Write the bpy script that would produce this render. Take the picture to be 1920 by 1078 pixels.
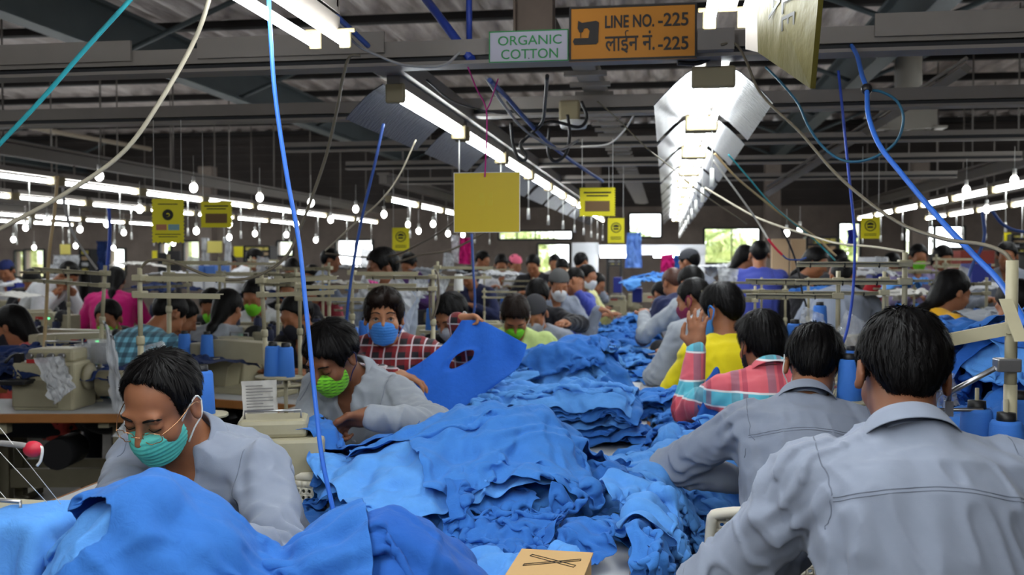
import bpy, bmesh, math, random
import numpy as np
from mathutils import Vector, Matrix
from mathutils.bvhtree import BVHTree

SC = bpy.context.scene
for _o in list(bpy.data.objects):
    bpy.data.objects.remove(_o)
COL = SC.collection
PI = math.pi
random.seed(7)
RNG = np.random.default_rng(11)

# ---------------------------------------------------------------- camera
FPX = 1867.0
CAM = Vector((0.0, 0.0, 1.52))
YAW, PITCH = math.radians(8.8), math.radians(-1.66)
cam_data = bpy.data.cameras.new('camera')
cam = bpy.data.objects.new('camera', cam_data)
COL.objects.link(cam)
cam.location = CAM
cam.rotation_euler = (PI / 2 + PITCH, 0, YAW)
cam_data.sensor_width = 36.0
cam_data.lens = 36.0 * FPX / 1920.0
cam_data.clip_start = 0.05
cam_data.clip_end = 200
cam_data.dof.use_dof = True
cam_data.dof.focus_distance = 2.35
cam_data.dof.aperture_fstop = 5.0
SC.camera = cam

# ---------------------------------------------------------------- world, exposure
world = bpy.data.worlds.new('daylight')
SC.world = world
world.use_nodes = True
_bg = world.node_tree.nodes['Background']
_bg.inputs[0].default_value = (0.93, 0.97, 1.0, 1)
_bg.inputs[1].default_value = 6.0
SC.view_settings.view_transform = 'Standard'
SC.view_settings.look = 'None'
SC.view_settings.gamma = 1.0
SC.view_settings.use_curve_mapping = False
SC.view_settings.exposure = -0.08
TUBE_STRENGTH = 40.0
try:
    SC.cycles.use_denoising = True
    SC.cycles.max_bounces = 5
    SC.cycles.diffuse_bounces = 3
    SC.cycles.glossy_bounces = 3
    SC.cycles.transmission_bounces = 6
    SC.cycles.transparent_max_bounces = 12
    SC.cycles.caustics_reflective = False
    SC.cycles.caustics_refractive = False
    SC.cycles.sample_clamp_indirect = 4.0
except Exception:
    pass

_R = cam.rotation_euler.to_matrix()
CRIGHT, CUP, CFWD = _R @ Vector((1, 0, 0)), _R @ Vector((0, 1, 0)), _R @ Vector((0, 0, -1))

def ray(px, py):
    return CFWD + CRIGHT * ((px - 960.0) / FPX) + CUP * ((539.0 - py) / FPX)
def at(px, py, d):
    "point seen at a pixel of the 1920 x 1078 frame, d metres in front of the camera"
    return CAM + ray(px, py) * d
def at_z(px, py, z):
    r = ray(px, py)
    return CAM + r * ((z - CAM.z) / r.z)
def at_y(px, py, y):
    r = ray(px, py)
    return CAM + r * (y / r.y)
def at_x(px, py, x):
    r = ray(px, py)
    return CAM + r * (x / r.x)
def pix(p):
    v = Vector(p) - CAM
    d = v.dot(CFWD)
    return (960 + FPX * v.dot(CRIGHT) / d, 539 - FPX * v.dot(CUP) / d, d)

# ---------------------------------------------------------------- materials
MATS = {}
def S(r, g, b):
    "sRGB 0..255 to linear"
    f = lambda c: (c / 255 / 12.92) if c / 255 <= 0.04045 else ((c / 255 + 0.055) / 1.055) ** 2.4
    return (f(r), f(g), f(b), 1.0)
def nd(nt, t, **kw):
    n = nt.nodes.new(t)
    for k, v in kw.items():
        if k in n.inputs: n.inputs[k].default_value = v
        else: setattr(n, k, v)
    return n
def mat(name, col, rough=0.6, metal=0.0, var=0.0, vscale=8.0, bump=0.0, bscale=60.0, spec=0.4, sheen=0.0, emit=None, estr=0.0, alpha=1.0, trans=0.0, bstretch=(1, 1, 1), coat=0.0, weave=0.0):
    if name in MATS: return MATS[name]
    m = bpy.data.materials.new(name)
    m.use_nodes = True
    nt = m.node_tree
    b = nt.nodes['Principled BSDF']
    b.inputs['Base Color'].default_value = col
    b.inputs['Roughness'].default_value = rough
    b.inputs['Metallic'].default_value = metal
    b.inputs['Specular IOR Level'].default_value = spec
    b.inputs['Sheen Weight'].default_value = sheen
    b.inputs['Coat Weight'].default_value = coat
    b.inputs['Alpha'].default_value = alpha
    b.inputs['Transmission Weight'].default_value = trans
    if emit is not None:
        b.inputs['Emission Color'].default_value = emit
        b.inputs['Emission Strength'].default_value = estr
    L = nt.links.new
    if var or bump or weave:
        tc = nd(nt, 'ShaderNodeTexCoord')
    if var:
        n = nd(nt, 'ShaderNodeTexNoise', Scale=vscale, Detail=5.0, Roughness=0.65)
        L(tc.outputs['Object'], n.inputs['Vector'])
        mx = nd(nt, 'ShaderNodeMix', data_type='RGBA')
        mx.inputs[6].default_value = [c * (1 - var) for c in col[:3]] + [1]
        mx.inputs[7].default_value = [min(1, c * (1 + var)) for c in col[:3]] + [1]
        L(n.outputs[0], mx.inputs[0]); L(mx.outputs[2], b.inputs['Base Color'])
    if bump or weave:
        mp = nd(nt, 'ShaderNodeMapping')
        mp.inputs['Scale'].default_value = bstretch
        L(tc.outputs['Object'], mp.inputs[0])
        n = nd(nt, 'ShaderNodeTexNoise', Scale=bscale, Detail=4.0)
        L(mp.outputs[0], n.inputs['Vector'])
        bp = nd(nt, 'ShaderNodeBump', Strength=bump if bump else weave, Distance=0.01 if bump else 0.002)
        L(n.outputs[0], bp.inputs['Height']); L(bp.outputs[0], b.inputs['Normal'])
    MATS[name] = m
    return m

# ---------------------------------------------------------------- objects and tags
def tag(o, label=None, cat=None, group=None, kind=None):
    if label: o['label'] = label
    if cat: o['category'] = cat
    if group: o['group'] = group
    if kind: o['kind'] = kind
    return o
def empty(name, loc=(0, 0, 0), rz=0.0, label=None, cat=None, group=None):
    o = bpy.data.objects.new(name, None)
    o.empty_display_size = 0.05
    o.location = loc
    o.rotation_euler = (0, 0, rz)
    COL.objects.link(o)
    return tag(o, label, cat, group)
KIDS = {}
def set_parent(c, p):
    c.parent = p
    KIDS.setdefault(p.name, []).append(c)
def copy_tree(o, parent=None, loc=None, rz=None, label=None, group=None, scale=None):
    c = o.copy()
    COL.objects.link(c)
    if parent is not None:
        set_parent(c, parent)
    if loc is not None: c.location = loc
    if rz is not None: c.rotation_euler = (0, 0, rz)
    if scale is not None: c.scale = (scale,) * 3
    if label: c['label'] = label
    if group: c['group'] = group
    for ch in KIDS.get(o.name, []):
        copy_tree(ch, c)
    return c
def mesh_obj(name, V, F, mats, parent=None, smooth=True, fmat=None):
    me = bpy.data.meshes.new(name)
    V = np.asarray(V, dtype=np.float64).reshape(-1, 3)
    if isinstance(F, np.ndarray) and F.ndim == 2:
        n, k = F.shape
        me.vertices.add(len(V)); me.vertices.foreach_set('co', V.astype(np.float32).ravel())
        me.loops.add(n * k); me.loops.foreach_set('vertex_index', F.astype(np.int32).ravel())
        me.polygons.add(n)
        me.polygons.foreach_set('loop_start', np.arange(0, n * k, k, dtype=np.int32))
        me.polygons.foreach_set('loop_total', np.full(n, k, dtype=np.int32))
        me.update(calc_edges=True)
    else:
        me.from_pydata([tuple(v) for v in V], [], [tuple(f) for f in F])
        me.update()
    if not isinstance(mats, (list, tuple)): mats = [mats]
    for m in mats: me.materials.append(m)
    if fmat is not None:
        me.polygons.foreach_set('material_index', np.asarray(fmat, dtype=np.int32))
    if smooth:
        me.polygons.foreach_set('use_smooth', np.ones(len(me.polygons), dtype=bool))
    o = bpy.data.objects.new(name, me)
    COL.objects.link(o)
    if parent is not None: set_parent(o, parent)
    return o
def frame_from(d):
    d = Vector(d).normalized()
    u = Vector((0, 0, 1)) if abs(d.z) < 0.95 else Vector((1, 0, 0))
    a = d.cross(u).normalized()
    return a, a.cross(d).normalized(), d

class MB:
    "collects shapes into one mesh"
    def __init__(s): s.v, s.f, s.m, s.sm = [], [], [], []
    def add(s, V, F, mi=0, smooth=False):
        k = len(s.v)
        s.v += [tuple(v) for v in V]
        s.f += [tuple(i + k for i in f) for f in F]
        s.m += [mi] * len(F); s.sm += [smooth] * len(F)
        return s
    def box(s, c, size, rot=None, mi=0, bev=0.0):
        x, y, z = (q / 2 for q in size)
        M = Matrix.Rotation(rot, 3, 'Z') if isinstance(rot, (int, float)) else (rot if rot is not None else Matrix.Identity(3))
        c = Vector(c)
        if bev <= 0:
            P = [(a, b, d) for d in (-z, z) for a, b in ((-x, -y), (x, -y), (x, y), (-x, y))]
            F = [(3, 2, 1, 0), (4, 5, 6, 7), (0, 1, 5, 4), (1, 2, 6, 5), (2, 3, 7, 6), (3, 0, 4, 7)]
        else:
            bm = bmesh.new()
            bmesh.ops.create_cube(bm, size=1.0)
            for v in bm.verts: v.co = Vector((v.co.x * 2 * x, v.co.y * 2 * y, v.co.z * 2 * z))
            bmesh.ops.bevel(bm, geom=bm.edges[:], offset=min(bev, x * .95, y * .95, z * .95), segments=2, profile=.5, affect='EDGES')
            bm.verts.index_update()
            P = [tuple(v.co) for v in bm.verts]; F = [[v.index for v in f.verts] for f in bm.faces]
            bm.free()
        return s.add([M @ Vector(p) + c for p in P], F, mi)
    def tube(s, pts, r, seg=8, mi=0, cap=True, smooth=True, flat=1.0):
        pts = [Vector(p) for p in pts]
        n = len(pts)
        R = r if isinstance(r, (list, tuple)) else [r] * n
        V, F = [], []
        t0 = (pts[1] - pts[0]).normalized()
        a, b, _ = frame_from(t0)
        for i, p in enumerate(pts):
            t = (pts[min(i + 1, n - 1)] - pts[max(i - 1, 0)])
            t = t.normalized() if t.length > 1e-9 else t0
            a = (a - t * a.dot(t)); a = a.normalized() if a.length > 1e-6 else frame_from(t)[0]
            b = t.cross(a)
            for k in range(seg):
                w = 2 * PI * k / seg
                V.append(p + a * (R[i] * math.cos(w)) + b * (R[i] * flat * math.sin(w)))
        for i in range(n - 1):
            for k in range(seg):
                q = (k + 1) % seg
                F.append((i * seg + k, i * seg + q, (i + 1) * seg + q, (i + 1) * seg + k))
        s.add(V, F, mi, smooth)
        if cap:
            k0 = len(s.v) - n * seg
            s.f += [tuple(k0 + k for k in reversed(range(seg))), tuple(k0 + (n - 1) * seg + k for k in range(seg))]
            s.m += [mi] * 2; s.sm += [False] * 2
        return s
    def cyl(s, a, b, r, r2=None, seg=16, mi=0, smooth=True):
        return s.tube([a, b], [r, r if r2 is None else r2], seg, mi, True, smooth)
    def lathe(s, prof, c=(0, 0, 0), axis=(0, 0, 1), seg=20, mi=0, smooth=True):
        "prof: (radius, height) pairs along the axis"
        a, b, d = frame_from(axis)
        c = Vector(c); V, F = [], []
        for r, h in prof:
            for k in range(seg):
                w = 2 * PI * k / seg
                V.append(c + d * h + a * (r * math.cos(w)) + b * (r * math.sin(w)))
        n = len(prof)
        for i in range(n - 1):
            for k in range(seg):
                q = (k + 1) % seg
                F.append((i * seg + k, (i + 1) * seg + k, (i + 1) * seg + q, i * seg + q))
        F.append(tuple(range(seg))); F.append(tuple((n - 1) * seg + k for k in reversed(range(seg))))
        return s.add(V, F, mi, smooth)
    def prism(s, poly, c, ax, ay, az, t, mi=0):
        "outline poly (x, y) in the ax/ay plane, thickness t along az"
        c, ax, ay, az = Vector(c), Vector(ax), Vector(ay), Vector(az)
        n = len(poly)
        V = [c + ax * x + ay * y - az * (t / 2) for x, y in poly] + [c + ax * x + ay * y + az * (t / 2) for x, y in poly]
        F = [tuple(reversed(range(n))), tuple(range(n, 2 * n))] + [(i, (i + 1) % n, n + (i + 1) % n, n + i) for i in range(n)]
        return s.add(V, F, mi)
    def ball(s, c, r, seg=12, rings=8, mi=0, sc=(1, 1, 1)):
        c = Vector(c); V, F = [], []
        for i in range(rings + 1):
            th = PI * i / rings
            for k in range(seg):
                w = 2 * PI * k / seg
                V.append(c + Vector((r * sc[0] * math.sin(th) * math.cos(w), r * sc[1] * math.sin(th) * math.sin(w), r * sc[2] * math.cos(th))))
        for i in range(rings):
            for k in range(seg):
                q = (k + 1) % seg
                F.append((i * seg + k, (i + 1) * seg + k, (i + 1) * seg + q, i * seg + q))
        return s.add(V, F, mi, True)
    def build(s, name, mats, parent=None):
        me = bpy.data.meshes.new(name)
        me.from_pydata(s.v, [], s.f)
        if not isinstance(mats, (list, tuple)): mats = [mats]
        for m in mats: me.materials.append(m)
        me.polygons.foreach_set('material_index', s.m)
        me.polygons.foreach_set('use_smooth', s.sm)
        me.update()
        o = bpy.data.objects.new(name, me)
        COL.objects.link(o)
        if parent is not None: set_parent(o, parent)
        return o
def spline(P, n=12):
    "Catmull-Rom through the points"
    P = [Vector(p) for p in P]
    if len(P) < 3: return P
    Q = [P[0] * 2 - P[1]] + P + [P[-1] * 2 - P[-2]]
    out = []
    for i in range(1, len(Q) - 2):
        a, b, c, d = Q[i - 1:i + 3]
        for k in range(n):
            t = k / n
            out.append(0.5 * ((2 * b) + (c - a) * t + (2 * a - 5 * b + 4 * c - d) * t * t + (3 * b - a - 3 * c + d) * t ** 3))
    out.append(P[-1])
    return out
ORD = ['first', 'second', 'third', 'fourth', 'fifth', 'sixth', 'seventh', 'eighth', 'ninth', 'tenth', 'eleventh', 'twelfth', 'thirteenth', 'fourteenth', 'fifteenth', 'sixteenth']

cream = mat('cream_paint', S(166, 159, 132), .45, var=.12, vscale=14)
cream_dark = mat('cream_paint_worn', S(142, 135, 112), .5, var=.2, vscale=18)
steel = mat('steel', S(170, 170, 172), .28, .9)
dark_metal = mat('dark_metal', S(38, 38, 40), .45, .5)
black_plastic = mat('black_plastic', S(18, 18, 20), .45)
white_plastic = mat('white_plastic', S(225, 225, 220), .4)
grey_paint = mat('grey_paint', S(120, 114, 108), .55, var=.15, vscale=5)
grey_trunk = mat('grey_trunking', S(128, 121, 114), .55, var=.15, vscale=5)
roof_steel = mat('roof_steel', S(74, 82, 84), .5, .3, var=.2, vscale=4)
dark_steel = mat('dark_roof_steel', S(34, 31, 30), .6, .2)
# ---------------------------------------------------------------- the hall
YB, XL, XR, YF, ZR = 18.0, -24.0, 13.0, -4.0, 3.9
def struct(o, kind='structure'):
    o['kind'] = kind
    return o
def noise_surface(name, c1, c2, scale, rough=.6, metal=0.0, bump=0.0, bscale=30, stretch=(1, 1, 1)):
    m = bpy.data.materials.new(name); m.use_nodes = True
    nt = m.node_tree; b = nt.nodes['Principled BSDF']; L = nt.links.new
    tc = nd(nt, 'ShaderNodeTexCoord'); mp = nd(nt, 'ShaderNodeMapping'); mp.inputs['Scale'].default_value = stretch
    L(tc.outputs['Object'], mp.inputs[0])
    n = nd(nt, 'ShaderNodeTexNoise', Scale=scale, Detail=6.0, Roughness=.7); L(mp.outputs[0], n.inputs['Vector'])
    r = nd(nt, 'ShaderNodeValToRGB'); r.color_ramp.elements[0].color = c1; r.color_ramp.elements[1].color = c2
    r.color_ramp.elements[0].position = .35; r.color_ramp.elements[1].position = .65
    L(n.outputs[0], r.inputs[0]); L(r.outputs[0], b.inputs['Base Color'])
    b.inputs['Roughness'].default_value = rough; b.inputs['Metallic'].default_value = metal
    if bump:
        n2 = nd(nt, 'ShaderNodeTexNoise', Scale=bscale, Detail=3.0); L(mp.outputs[0], n2.inputs['Vector'])
        bp = nd(nt, 'ShaderNodeBump', Strength=bump, Distance=.05); L(n2.outputs[0], bp.inputs['Height']); L(bp.outputs[0], b.inputs['Normal'])
    return m
floor_m = noise_surface('floor_terrazzo', S(78, 74, 70), S(98, 94, 88), 3.0, .45)
wall_m = noise_surface('wall_plaster', S(112, 100, 92), S(132, 120, 110), 2.0, .8)
wall_dark_m = noise_surface('upper_wall_shade', S(46, 40, 37), S(58, 50, 46), 2.0, .7)  # dark tone painted in for the unlit depth under the far roof
foil_m = noise_surface('roof_foil', S(176, 164, 160), S(222, 212, 206), 2.2, .45, .15, 1.0, 3.2, (5.0, .55, 1))

mb = MB(); mb.box(((XL + XR) / 2, (YF + YB) / 2, -.05), (XR - XL, YB - YF, .1))
struct(mb.build('floor', floor_m))
# corrugated foil-faced roof, ridges along the rows
nx = int((XR - XL) / .05)
xs = np.linspace(XL, XR, nx)
zz = ZR + .035 * np.sign(np.sin(xs * 2 * PI / .3)) * np.minimum(1, np.abs(np.sin(xs * 2 * PI / .3)) * 1.6)
ys = np.linspace(YF, YB, 3)
V = np.array([(x, y, z) for y in ys for x, z in zip(xs, zz)])
F = np.array([(j * nx + i, j * nx + i + 1, (j + 1) * nx + i + 1, (j + 1) * nx + i) for j in range(2) for i in range(nx - 1)])
F = F[:, ::-1]
struct(mesh_obj('ceiling', V, F, foil_m, smooth=False))
mb = MB(); mb.box((XL - .1, (YF + YB) / 2, ZR / 2), (.2, YB - YF, ZR)); struct(mb.build('wall_left', wall_m))
mb = MB(); mb.box((XR + .1, (YF + YB) / 2, ZR / 2), (.2, YB - YF, ZR)); struct(mb.build('wall_right', wall_m))
mb = MB(); mb.box(((XL + XR) / 2, YF - .1, 1.2), (XR - XL, .2, 2.4)).box(((XL + XR) / 2, YF - .1, ZR - .05), (XR - XL, .2, .1)).box(((XL + XR) / 2, YF - .1, 2.85), (XR - XL, .2, .9))  # high gap behind the camera, added so daylight grazes the roof
for k in range(9): mb.box((XL + (XR - XL) * k / 8, YF - .1, 3.1), (.3, .2, 1.4))
struct(mb.build('wall_front', wall_m))
# back wall with openings, cut from the photo's window outlines
OPEN = []
for (x0, y0, x1, y1) in [(28, 470, 46, 520), (46, 468, 84, 520), (205, 466, 236, 516), (300, 455, 322, 490), (345, 452, 378, 500), (520, 452, 550, 480),
                         (630, 450, 700, 502), (1008, 457, 1068, 545), (1320, 428, 1424, 494), (1573, 418, 1612, 492), (1697, 424, 1752, 478), (1752, 424, 1808, 465),
                         (1180, 400, 1240, 445), (935, 433, 1073, 449)]:
    a, b = at_y(x0, y0, YB), at_y(x1, y1, YB)
    OPEN.append((a.x, b.x, max(.25, b.z), a.z))
cx = sorted(set([XL, XR] + [v for o in OPEN for v in o[:2]])); cz = sorted(set([0, 2.45] + [v for o in OPEN for v in o[2:]]))
mb = MB()
for i in range(len(cx) - 1):
    z0 = None
    for j in range(len(cz) - 1):
        xm, zm = (cx[i] + cx[i + 1]) / 2, (cz[j] + cz[j + 1]) / 2
        hole = any(o[0] < xm < o[1] and o[2] < zm < o[3] for o in OPEN)
        if not hole:
            mb.box((xm, YB + .1, zm), (cx[i + 1] - cx[i], .2, cz[j + 1] - cz[j]))
struct(mb.build('wall_back', wall_m))
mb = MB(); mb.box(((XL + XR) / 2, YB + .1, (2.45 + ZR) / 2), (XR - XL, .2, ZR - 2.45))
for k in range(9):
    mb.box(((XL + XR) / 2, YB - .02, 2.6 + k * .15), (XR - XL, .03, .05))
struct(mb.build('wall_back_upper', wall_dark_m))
frame_m = mat('window_frame', S(45, 48, 46), .5)
glass_m = mat('window_glass', (1, 1, 1, 1), .05, trans=1.0, alpha=.25)
for i, (x0, x1, z0, z1) in enumerate(OPEN):
    w = MB(); t = .035
    w.box(((x0 + x1) / 2, YB, z0), (x1 - x0, .06, t)).box(((x0 + x1) / 2, YB, z1), (x1 - x0, .06, t))
    w.box((x0, YB, (z0 + z1) / 2), (t, .06, z1 - z0)).box((x1, YB, (z0 + z1) / 2), (t, .06, z1 - z0))
    nb = max(1, int((x1 - x0) / .33))
    for k in range(1, nb): w.box((x0 + (x1 - x0) * k / nb, YB + .01, (z0 + z1) / 2), (.018, .03, z1 - z0))
    o = struct(w.build('window_%d' % (i + 1), frame_m))
    g = MB(); g.box(((x0 + x1) / 2, YB + .05, (z0 + z1) / 2), (x1 - x0, .006, z1 - z0))
    g.build('pane', glass_m, o)
# what stands beyond the windows
ground_m = noise_surface('sunlit_ground', S(190, 175, 150), S(220, 208, 185), 1.5, .9)
mb = MB(); mb.box((-5, YB + 14, -.15), (70, 27, .1)); struct(mb.build('ground_outside', ground_m))
leaf_m = noise_surface('sunlit_leaves', S(150, 175, 100), S(215, 225, 170), 6.0, .8)
bark_m = mat('bark', S(110, 92, 70), .9)
wall_out = mat('outside_wall', S(225, 205, 180), .9)
mb = MB(); mb.box((-4, YB + 12, .6), (60, .25, 1.3)); tag(mb.build('boundary_wall', wall_out), 'pale sunlit boundary wall seen through the far windows', 'wall')
tr = np.random.default_rng(3)
TREES = [(-13.9, 3.6), (-10.6, 5), (-12.4, 7.4), (-15.5, 5.2), (-9.2, 4), (-18, 5), (-3.4, 4.6), (-1.2, 7.4), (4.8, 5.5), (3.3, 7), (1.2, 6.5)]
WTREE = ['by the left end of the far wall', 'seen beside the hanging white shirts', 'seen through the tall narrow window', 'seen through the leftmost pair of panes', 'behind the yellow pinned sheet',
         'at the far left edge', 'behind the dark framed glass door', 'beside the white inspection booth', 'seen through the split right-hand window', 'seen through the narrow window by the hanging pennant', 'seen through the wide barred window']
for i, (x, dy) in enumerate(TREES):
    r = empty('tree', (x, YB + dy, -.1), 0, 'sunlit green tree outdoors ' + WTREE[i], 'tree', 'trees outside the windows')
    MB().tube([(0, 0, 0), (.05, 0, .9), (0, .05, 1.8)], [.09, .07, .04]).build('trunk', bark_m, r)
    Vs, Fs = [], []
    n = 420
    C = tr.normal(0, 1, (n, 3)); C = C / np.linalg.norm(C, axis=1)[:, None] * (tr.random((n, 1)) ** .4) * np.array([.95, .8, .85]) + np.array([0, 0, 1.75])
    A = tr.normal(0, .09, (n, 3)); B = tr.normal(0, .09, (n, 3))
    V = np.stack([C - A, C - B, C + A, C + B], 1).reshape(-1, 3)
    F = np.arange(n * 4).reshape(-1, 4)
    mesh_obj('crown', V, F, leaf_m, r, smooth=False)

# roof purlins across the rows, rafters along them
for k in range(13):
    y = 1.2 + k * 1.35
    mb = MB(); mb.box(((XL + XR) / 2, y, ZR - .085), (XR - XL, .05, .075)); mb.box(((XL + XR) / 2, y + .03, ZR - .122), (XR - XL, .06, .01))
    struct(mb.build('ceiling_purlin', dark_steel))
for x in (-18.0, -11.2, -4.5, 1.8, 7.6):
    mb = MB()
    mb.box((x, 7, ZR - .34), (.16, 22, .03)).box((x, 7, ZR - .52), (.02, 22, .36)).box((x, 7, ZR - .7), (.16, 22, .03))
    struct(mb.build('ceiling_rafter', roof_steel))
    for k in range(9):
        y = -1.5 + k * 2.3
        mb = MB(); mb.tube([(x, y, ZR - .7), (x + 1.1, y, ZR - .26)], .022, 6); struct(mb.build('ceiling_brace', roof_steel))
        mb = MB(); mb.tube([(x, y, ZR - .7), (x - 1.1, y, ZR - .26)], .022, 6); struct(mb.build('ceiling_brace', roof_steel))
# columns
for (x, y) in [(-1.25, 17.2), (1.75, 17.2), (4.05, 17.0), (-8.3, 17.2), (-14.2, 17.2), (8.3, 17.2)]:
    mb = MB(); mb.box((x, y, (ZR - .7) / 2), (.26, .26, ZR - .7), bev=.015); struct(mb.build('column', wall_m))

# ---------------------------------------------------------------- suspended trunking that carries the lights
def trunk(name, a, b, w, h, m, label=None):
    mb = MB(); a, b = Vector(a), Vector(b); c = (a + b) / 2
    if abs(a.x - b.x) > abs(a.y - b.y):
        L_ = abs(a.x - b.x)
        mb.box(c, (L_, w, h)); mb.box(c - Vector((0, 0, h / 2 + .028)), (L_, w * 1.5, .012)); mb.box(c - Vector((0, 0, h / 2 + .012)), (L_, w * .5, .03), mi=1)
    else:
        L_ = abs(a.y - b.y)
        mb.box(c, (w, L_, h)); mb.box(c - Vector((0, 0, h / 2 + .01)), (w * 1.3, L_, .012))
    o = mb.build(name, [m, dark_metal]); o['kind'] = 'structure'
    return o
YA = 3.5
trunk('ceiling_trunking', (-9, YA, 2.265), (7.5, YA, 2.265), .07, .055, grey_trunk)
for (x0, x1) in ((0, 245), (370, 720), (1640, 1920)):
    a, b = at_y(x0, 140, YA - .05), at_y(x1, 130, YA - .05)
    mb = MB(); mb.box(((a.x + b.x) / 2, YA - .045, 2.29), (b.x - a.x, .012, .075)); struct(mb.build('trim_plate', grey_trunk))
trunk('ceiling_trunking', (-9, 5.0, 2.30), (7.5, 5.0, 2.30), .07, .06, grey_trunk)
trunk('ceiling_trunking', (-2.5, 7.6, 2.27), (2.5, 7.6, 2.27), .05, .03, grey_trunk)
trunk('ceiling_trunking', (-2.5, 9.2, 2.27), (2.5, 9.2, 2.27), .05, .03, grey_trunk)
trunk('ceiling_trunking', (-2.5, 6.3, 2.27), (2.5, 6.3, 2.27), .04, .03, grey_trunk)
# perforated cable tray running away between the two light rows
mb = MB(); mb.box((-.36, 9.5, 2.36), (.10, 11.6, .012)); mb.box((-.41, 9.5, 2.385), (.008, 11.6, .05)).box((-.31, 9.5, 2.385), (.008, 11.6, .05))
for k in range(40): mb.box((-.36, 3.9 + k * .28, 2.345), (.19, .035, .02))
tag(mb.build('cable_tray', grey_paint), 'grey ladder cable tray running away between the two rows of lights', 'cable tray')
# long beige pipe under the roof on the left
P0, P1 = at_z(0, 228, 3.3), at_z(640, 345, 3.3)
mb = MB(); mb.tube([P0 + (P0 - P1) * .6, P0, P0.lerp(P1, .3)], .035, 8)
tag(mb.build('conduit_pipe', mat('beige_pipe', S(140, 128, 112), .5)), 'long beige conduit pipe running under the dark roof at left', 'pipe')
# diagonal strut at right
a, b = at(1440, 362, 7.5), at(1812, 128, 5.0)
mb = MB(); mb.tube([a, b], .03, 4, smooth=False); mb.tube([a + Vector((0, 0, .05)), b + Vector((0, 0, .05))], .012, 4)
tag(mb.build('angle_strut', grey_paint), 'grey steel strut rising diagonally to the trunking under the right roof', 'strut')
# hangers
blue_rod = mat('blue_rod', S(38, 62, 150), .4)
def rod(name, a, b, r, m, label, cat):
    mb = MB(); mb.tube([a, b], r, 8); return tag(mb.build(name, m), label, cat)
rod('hanger_rod', at(770, -40, 3.9), at(884, 112, YA), .016, blue_rod, 'blue sloping hanger rod reaching the trunking left of the signs', 'rod')
rod('hanger_rod', at_y(879, -60, YA), at_y(880, 95, YA), .011, blue_rod, 'blue upright hanger rod above the trunking left of the signs', 'rod')
a = at_y(1005, 52, 3.62)
mb = MB(); mb.box((a.x, 3.62, 3.02), (.13, .09, 1.4)); mb.box((a.x - .07, 3.62, 3.02), (.008, .13, 1.4))
tag(mb.build('hanger_post', mat('rusty_post', S(98, 84, 74), .6, var=.25, vscale=10)), 'brown upright hanger post behind the two signs', 'post')
# air vent high on the right
c = at(1702, 222, 9.0)
mb = MB()
for s in (-1, 1):
    mb.box(c + Vector((s * .2, 0, 0)), (.03, .3, .22)); mb.box(c + Vector((0, s * .14, 0)), (.42, .03, .22))
mb.box(c, (.02, .3, .22))
for s in (-1, 1): mb.box(c + Vector((s * .24, 0, -.1)), (.12, .34, .02))
mb.cyl(c + Vector((0, 0, .1)), c + Vector((0, 0, 1.0)), .12)
tag(mb.build('air_vent', mat('vent_grey', S(128, 122, 112), .5)), 'grey boxed air vent hanging under the dark roof at upper right', 'vent')
# ---------------------------------------------------------------- fluorescent lights
tube_m = mat('tube_light', (1, 1, 1, 1), .4, emit=(.93, .98, 1, 1), estr=TUBE_STRENGTH)
bulb_m = mat('bulb_light', (1, 1, 1, 1), .4, emit=(1, .98, .94, 1), estr=14.0)
holder_m = mat('lamp_holder', S(140, 128, 98), .45)
reflector_m = mat('foil_reflector', S(60, 62, 69), .32, .8, bump=.5, bscale=22, bstretch=(1, 3, 1))
ZT = 2.14
def make_fixture(tubes, refl, name='fluorescent_light', Ln=1.2, amber=True):
    "origin at the near end, runs along +Y"
    r = empty(name)
    mb = MB(); mb.box((0, Ln / 2, .055), (.05, Ln, .04)); mb.build('channel', grey_trunk, r)
    xs = [0.0] if tubes == 1 else [-.045, .045]
    for y in (.012, Ln - .012):
        if tubes == 1 or refl:
            mb = MB(); mb.box((0, y, .012), (.075 if tubes == 1 else .15, .028, .075), bev=.008); mb.build('end_holder', holder_m, r)
        else:
            mb = MB(); mb.box((0, y, .034), (.15, .012, .012), bev=.003)
            for x in xs: mb.box((x, y, .008), (.036, .012, .052), bev=.005)
            mb.build('end_holder', holder_m, r)
    for x in xs:
        mb = MB(); mb.tube([(x, .026, 0), (x, Ln - .026, 0)], .0145, 10, cap=True); mb.build('tube', tube_m, r)
    for s in refl:
        mb = MB(); w = .15
        for k in range(4):
            x0, x1 = .055 + w * k / 4, .055 + w * (k + 1) / 4
            z0, z1 = .05 - (k / 4) ** 1.3 * .13, .05 - ((k + 1) / 4) ** 1.3 * .13
            V = [(s * x0, .03, z0), (s * x1, .03, z1), (s * x1, Ln - .06, z1), (s * x0, Ln - .06, z0)]
            mb.add(V + [(a, b, c + .004) for a, b, c in V], [(0, 1, 2, 3), (7, 6, 5, 4), (0, 4, 5, 1), (1, 5, 6, 2), (2, 6, 7, 3), (3, 7, 4, 0)])
        mb.build('reflector', reflector_m, r)
    return r
def add_pull(r, L_=.22, y=1.2, x=.0):
    mb = MB(); mb.tube([(x, y, 0), (x, y, -L_)], .0035, 5); p = mb.build('pull_cord', white_plastic, r)
    mb = MB(); mb.cyl((x, y, -L_ - .085), (x, y, -L_), .013, .010, 8); mb.build('pull_weight', white_plastic, p)
def row(x, y0, n, proto, desc, pitch=1.3, z=ZT, group=None, bulbs=False, pull=True, start=0):
    for i in range(n):
        c = copy_tree(proto, None, (x, y0 + i * pitch, z), 0, 'fluorescent light %s, %s from the camera' % (desc, ORD[min(i + start, 15)]), group)
        c['category'] = 'light'
FA = make_fixture(2, [], Ln=1.22)
FB = make_fixture(1, [-1]); add_pull(FB, .24)
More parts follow.
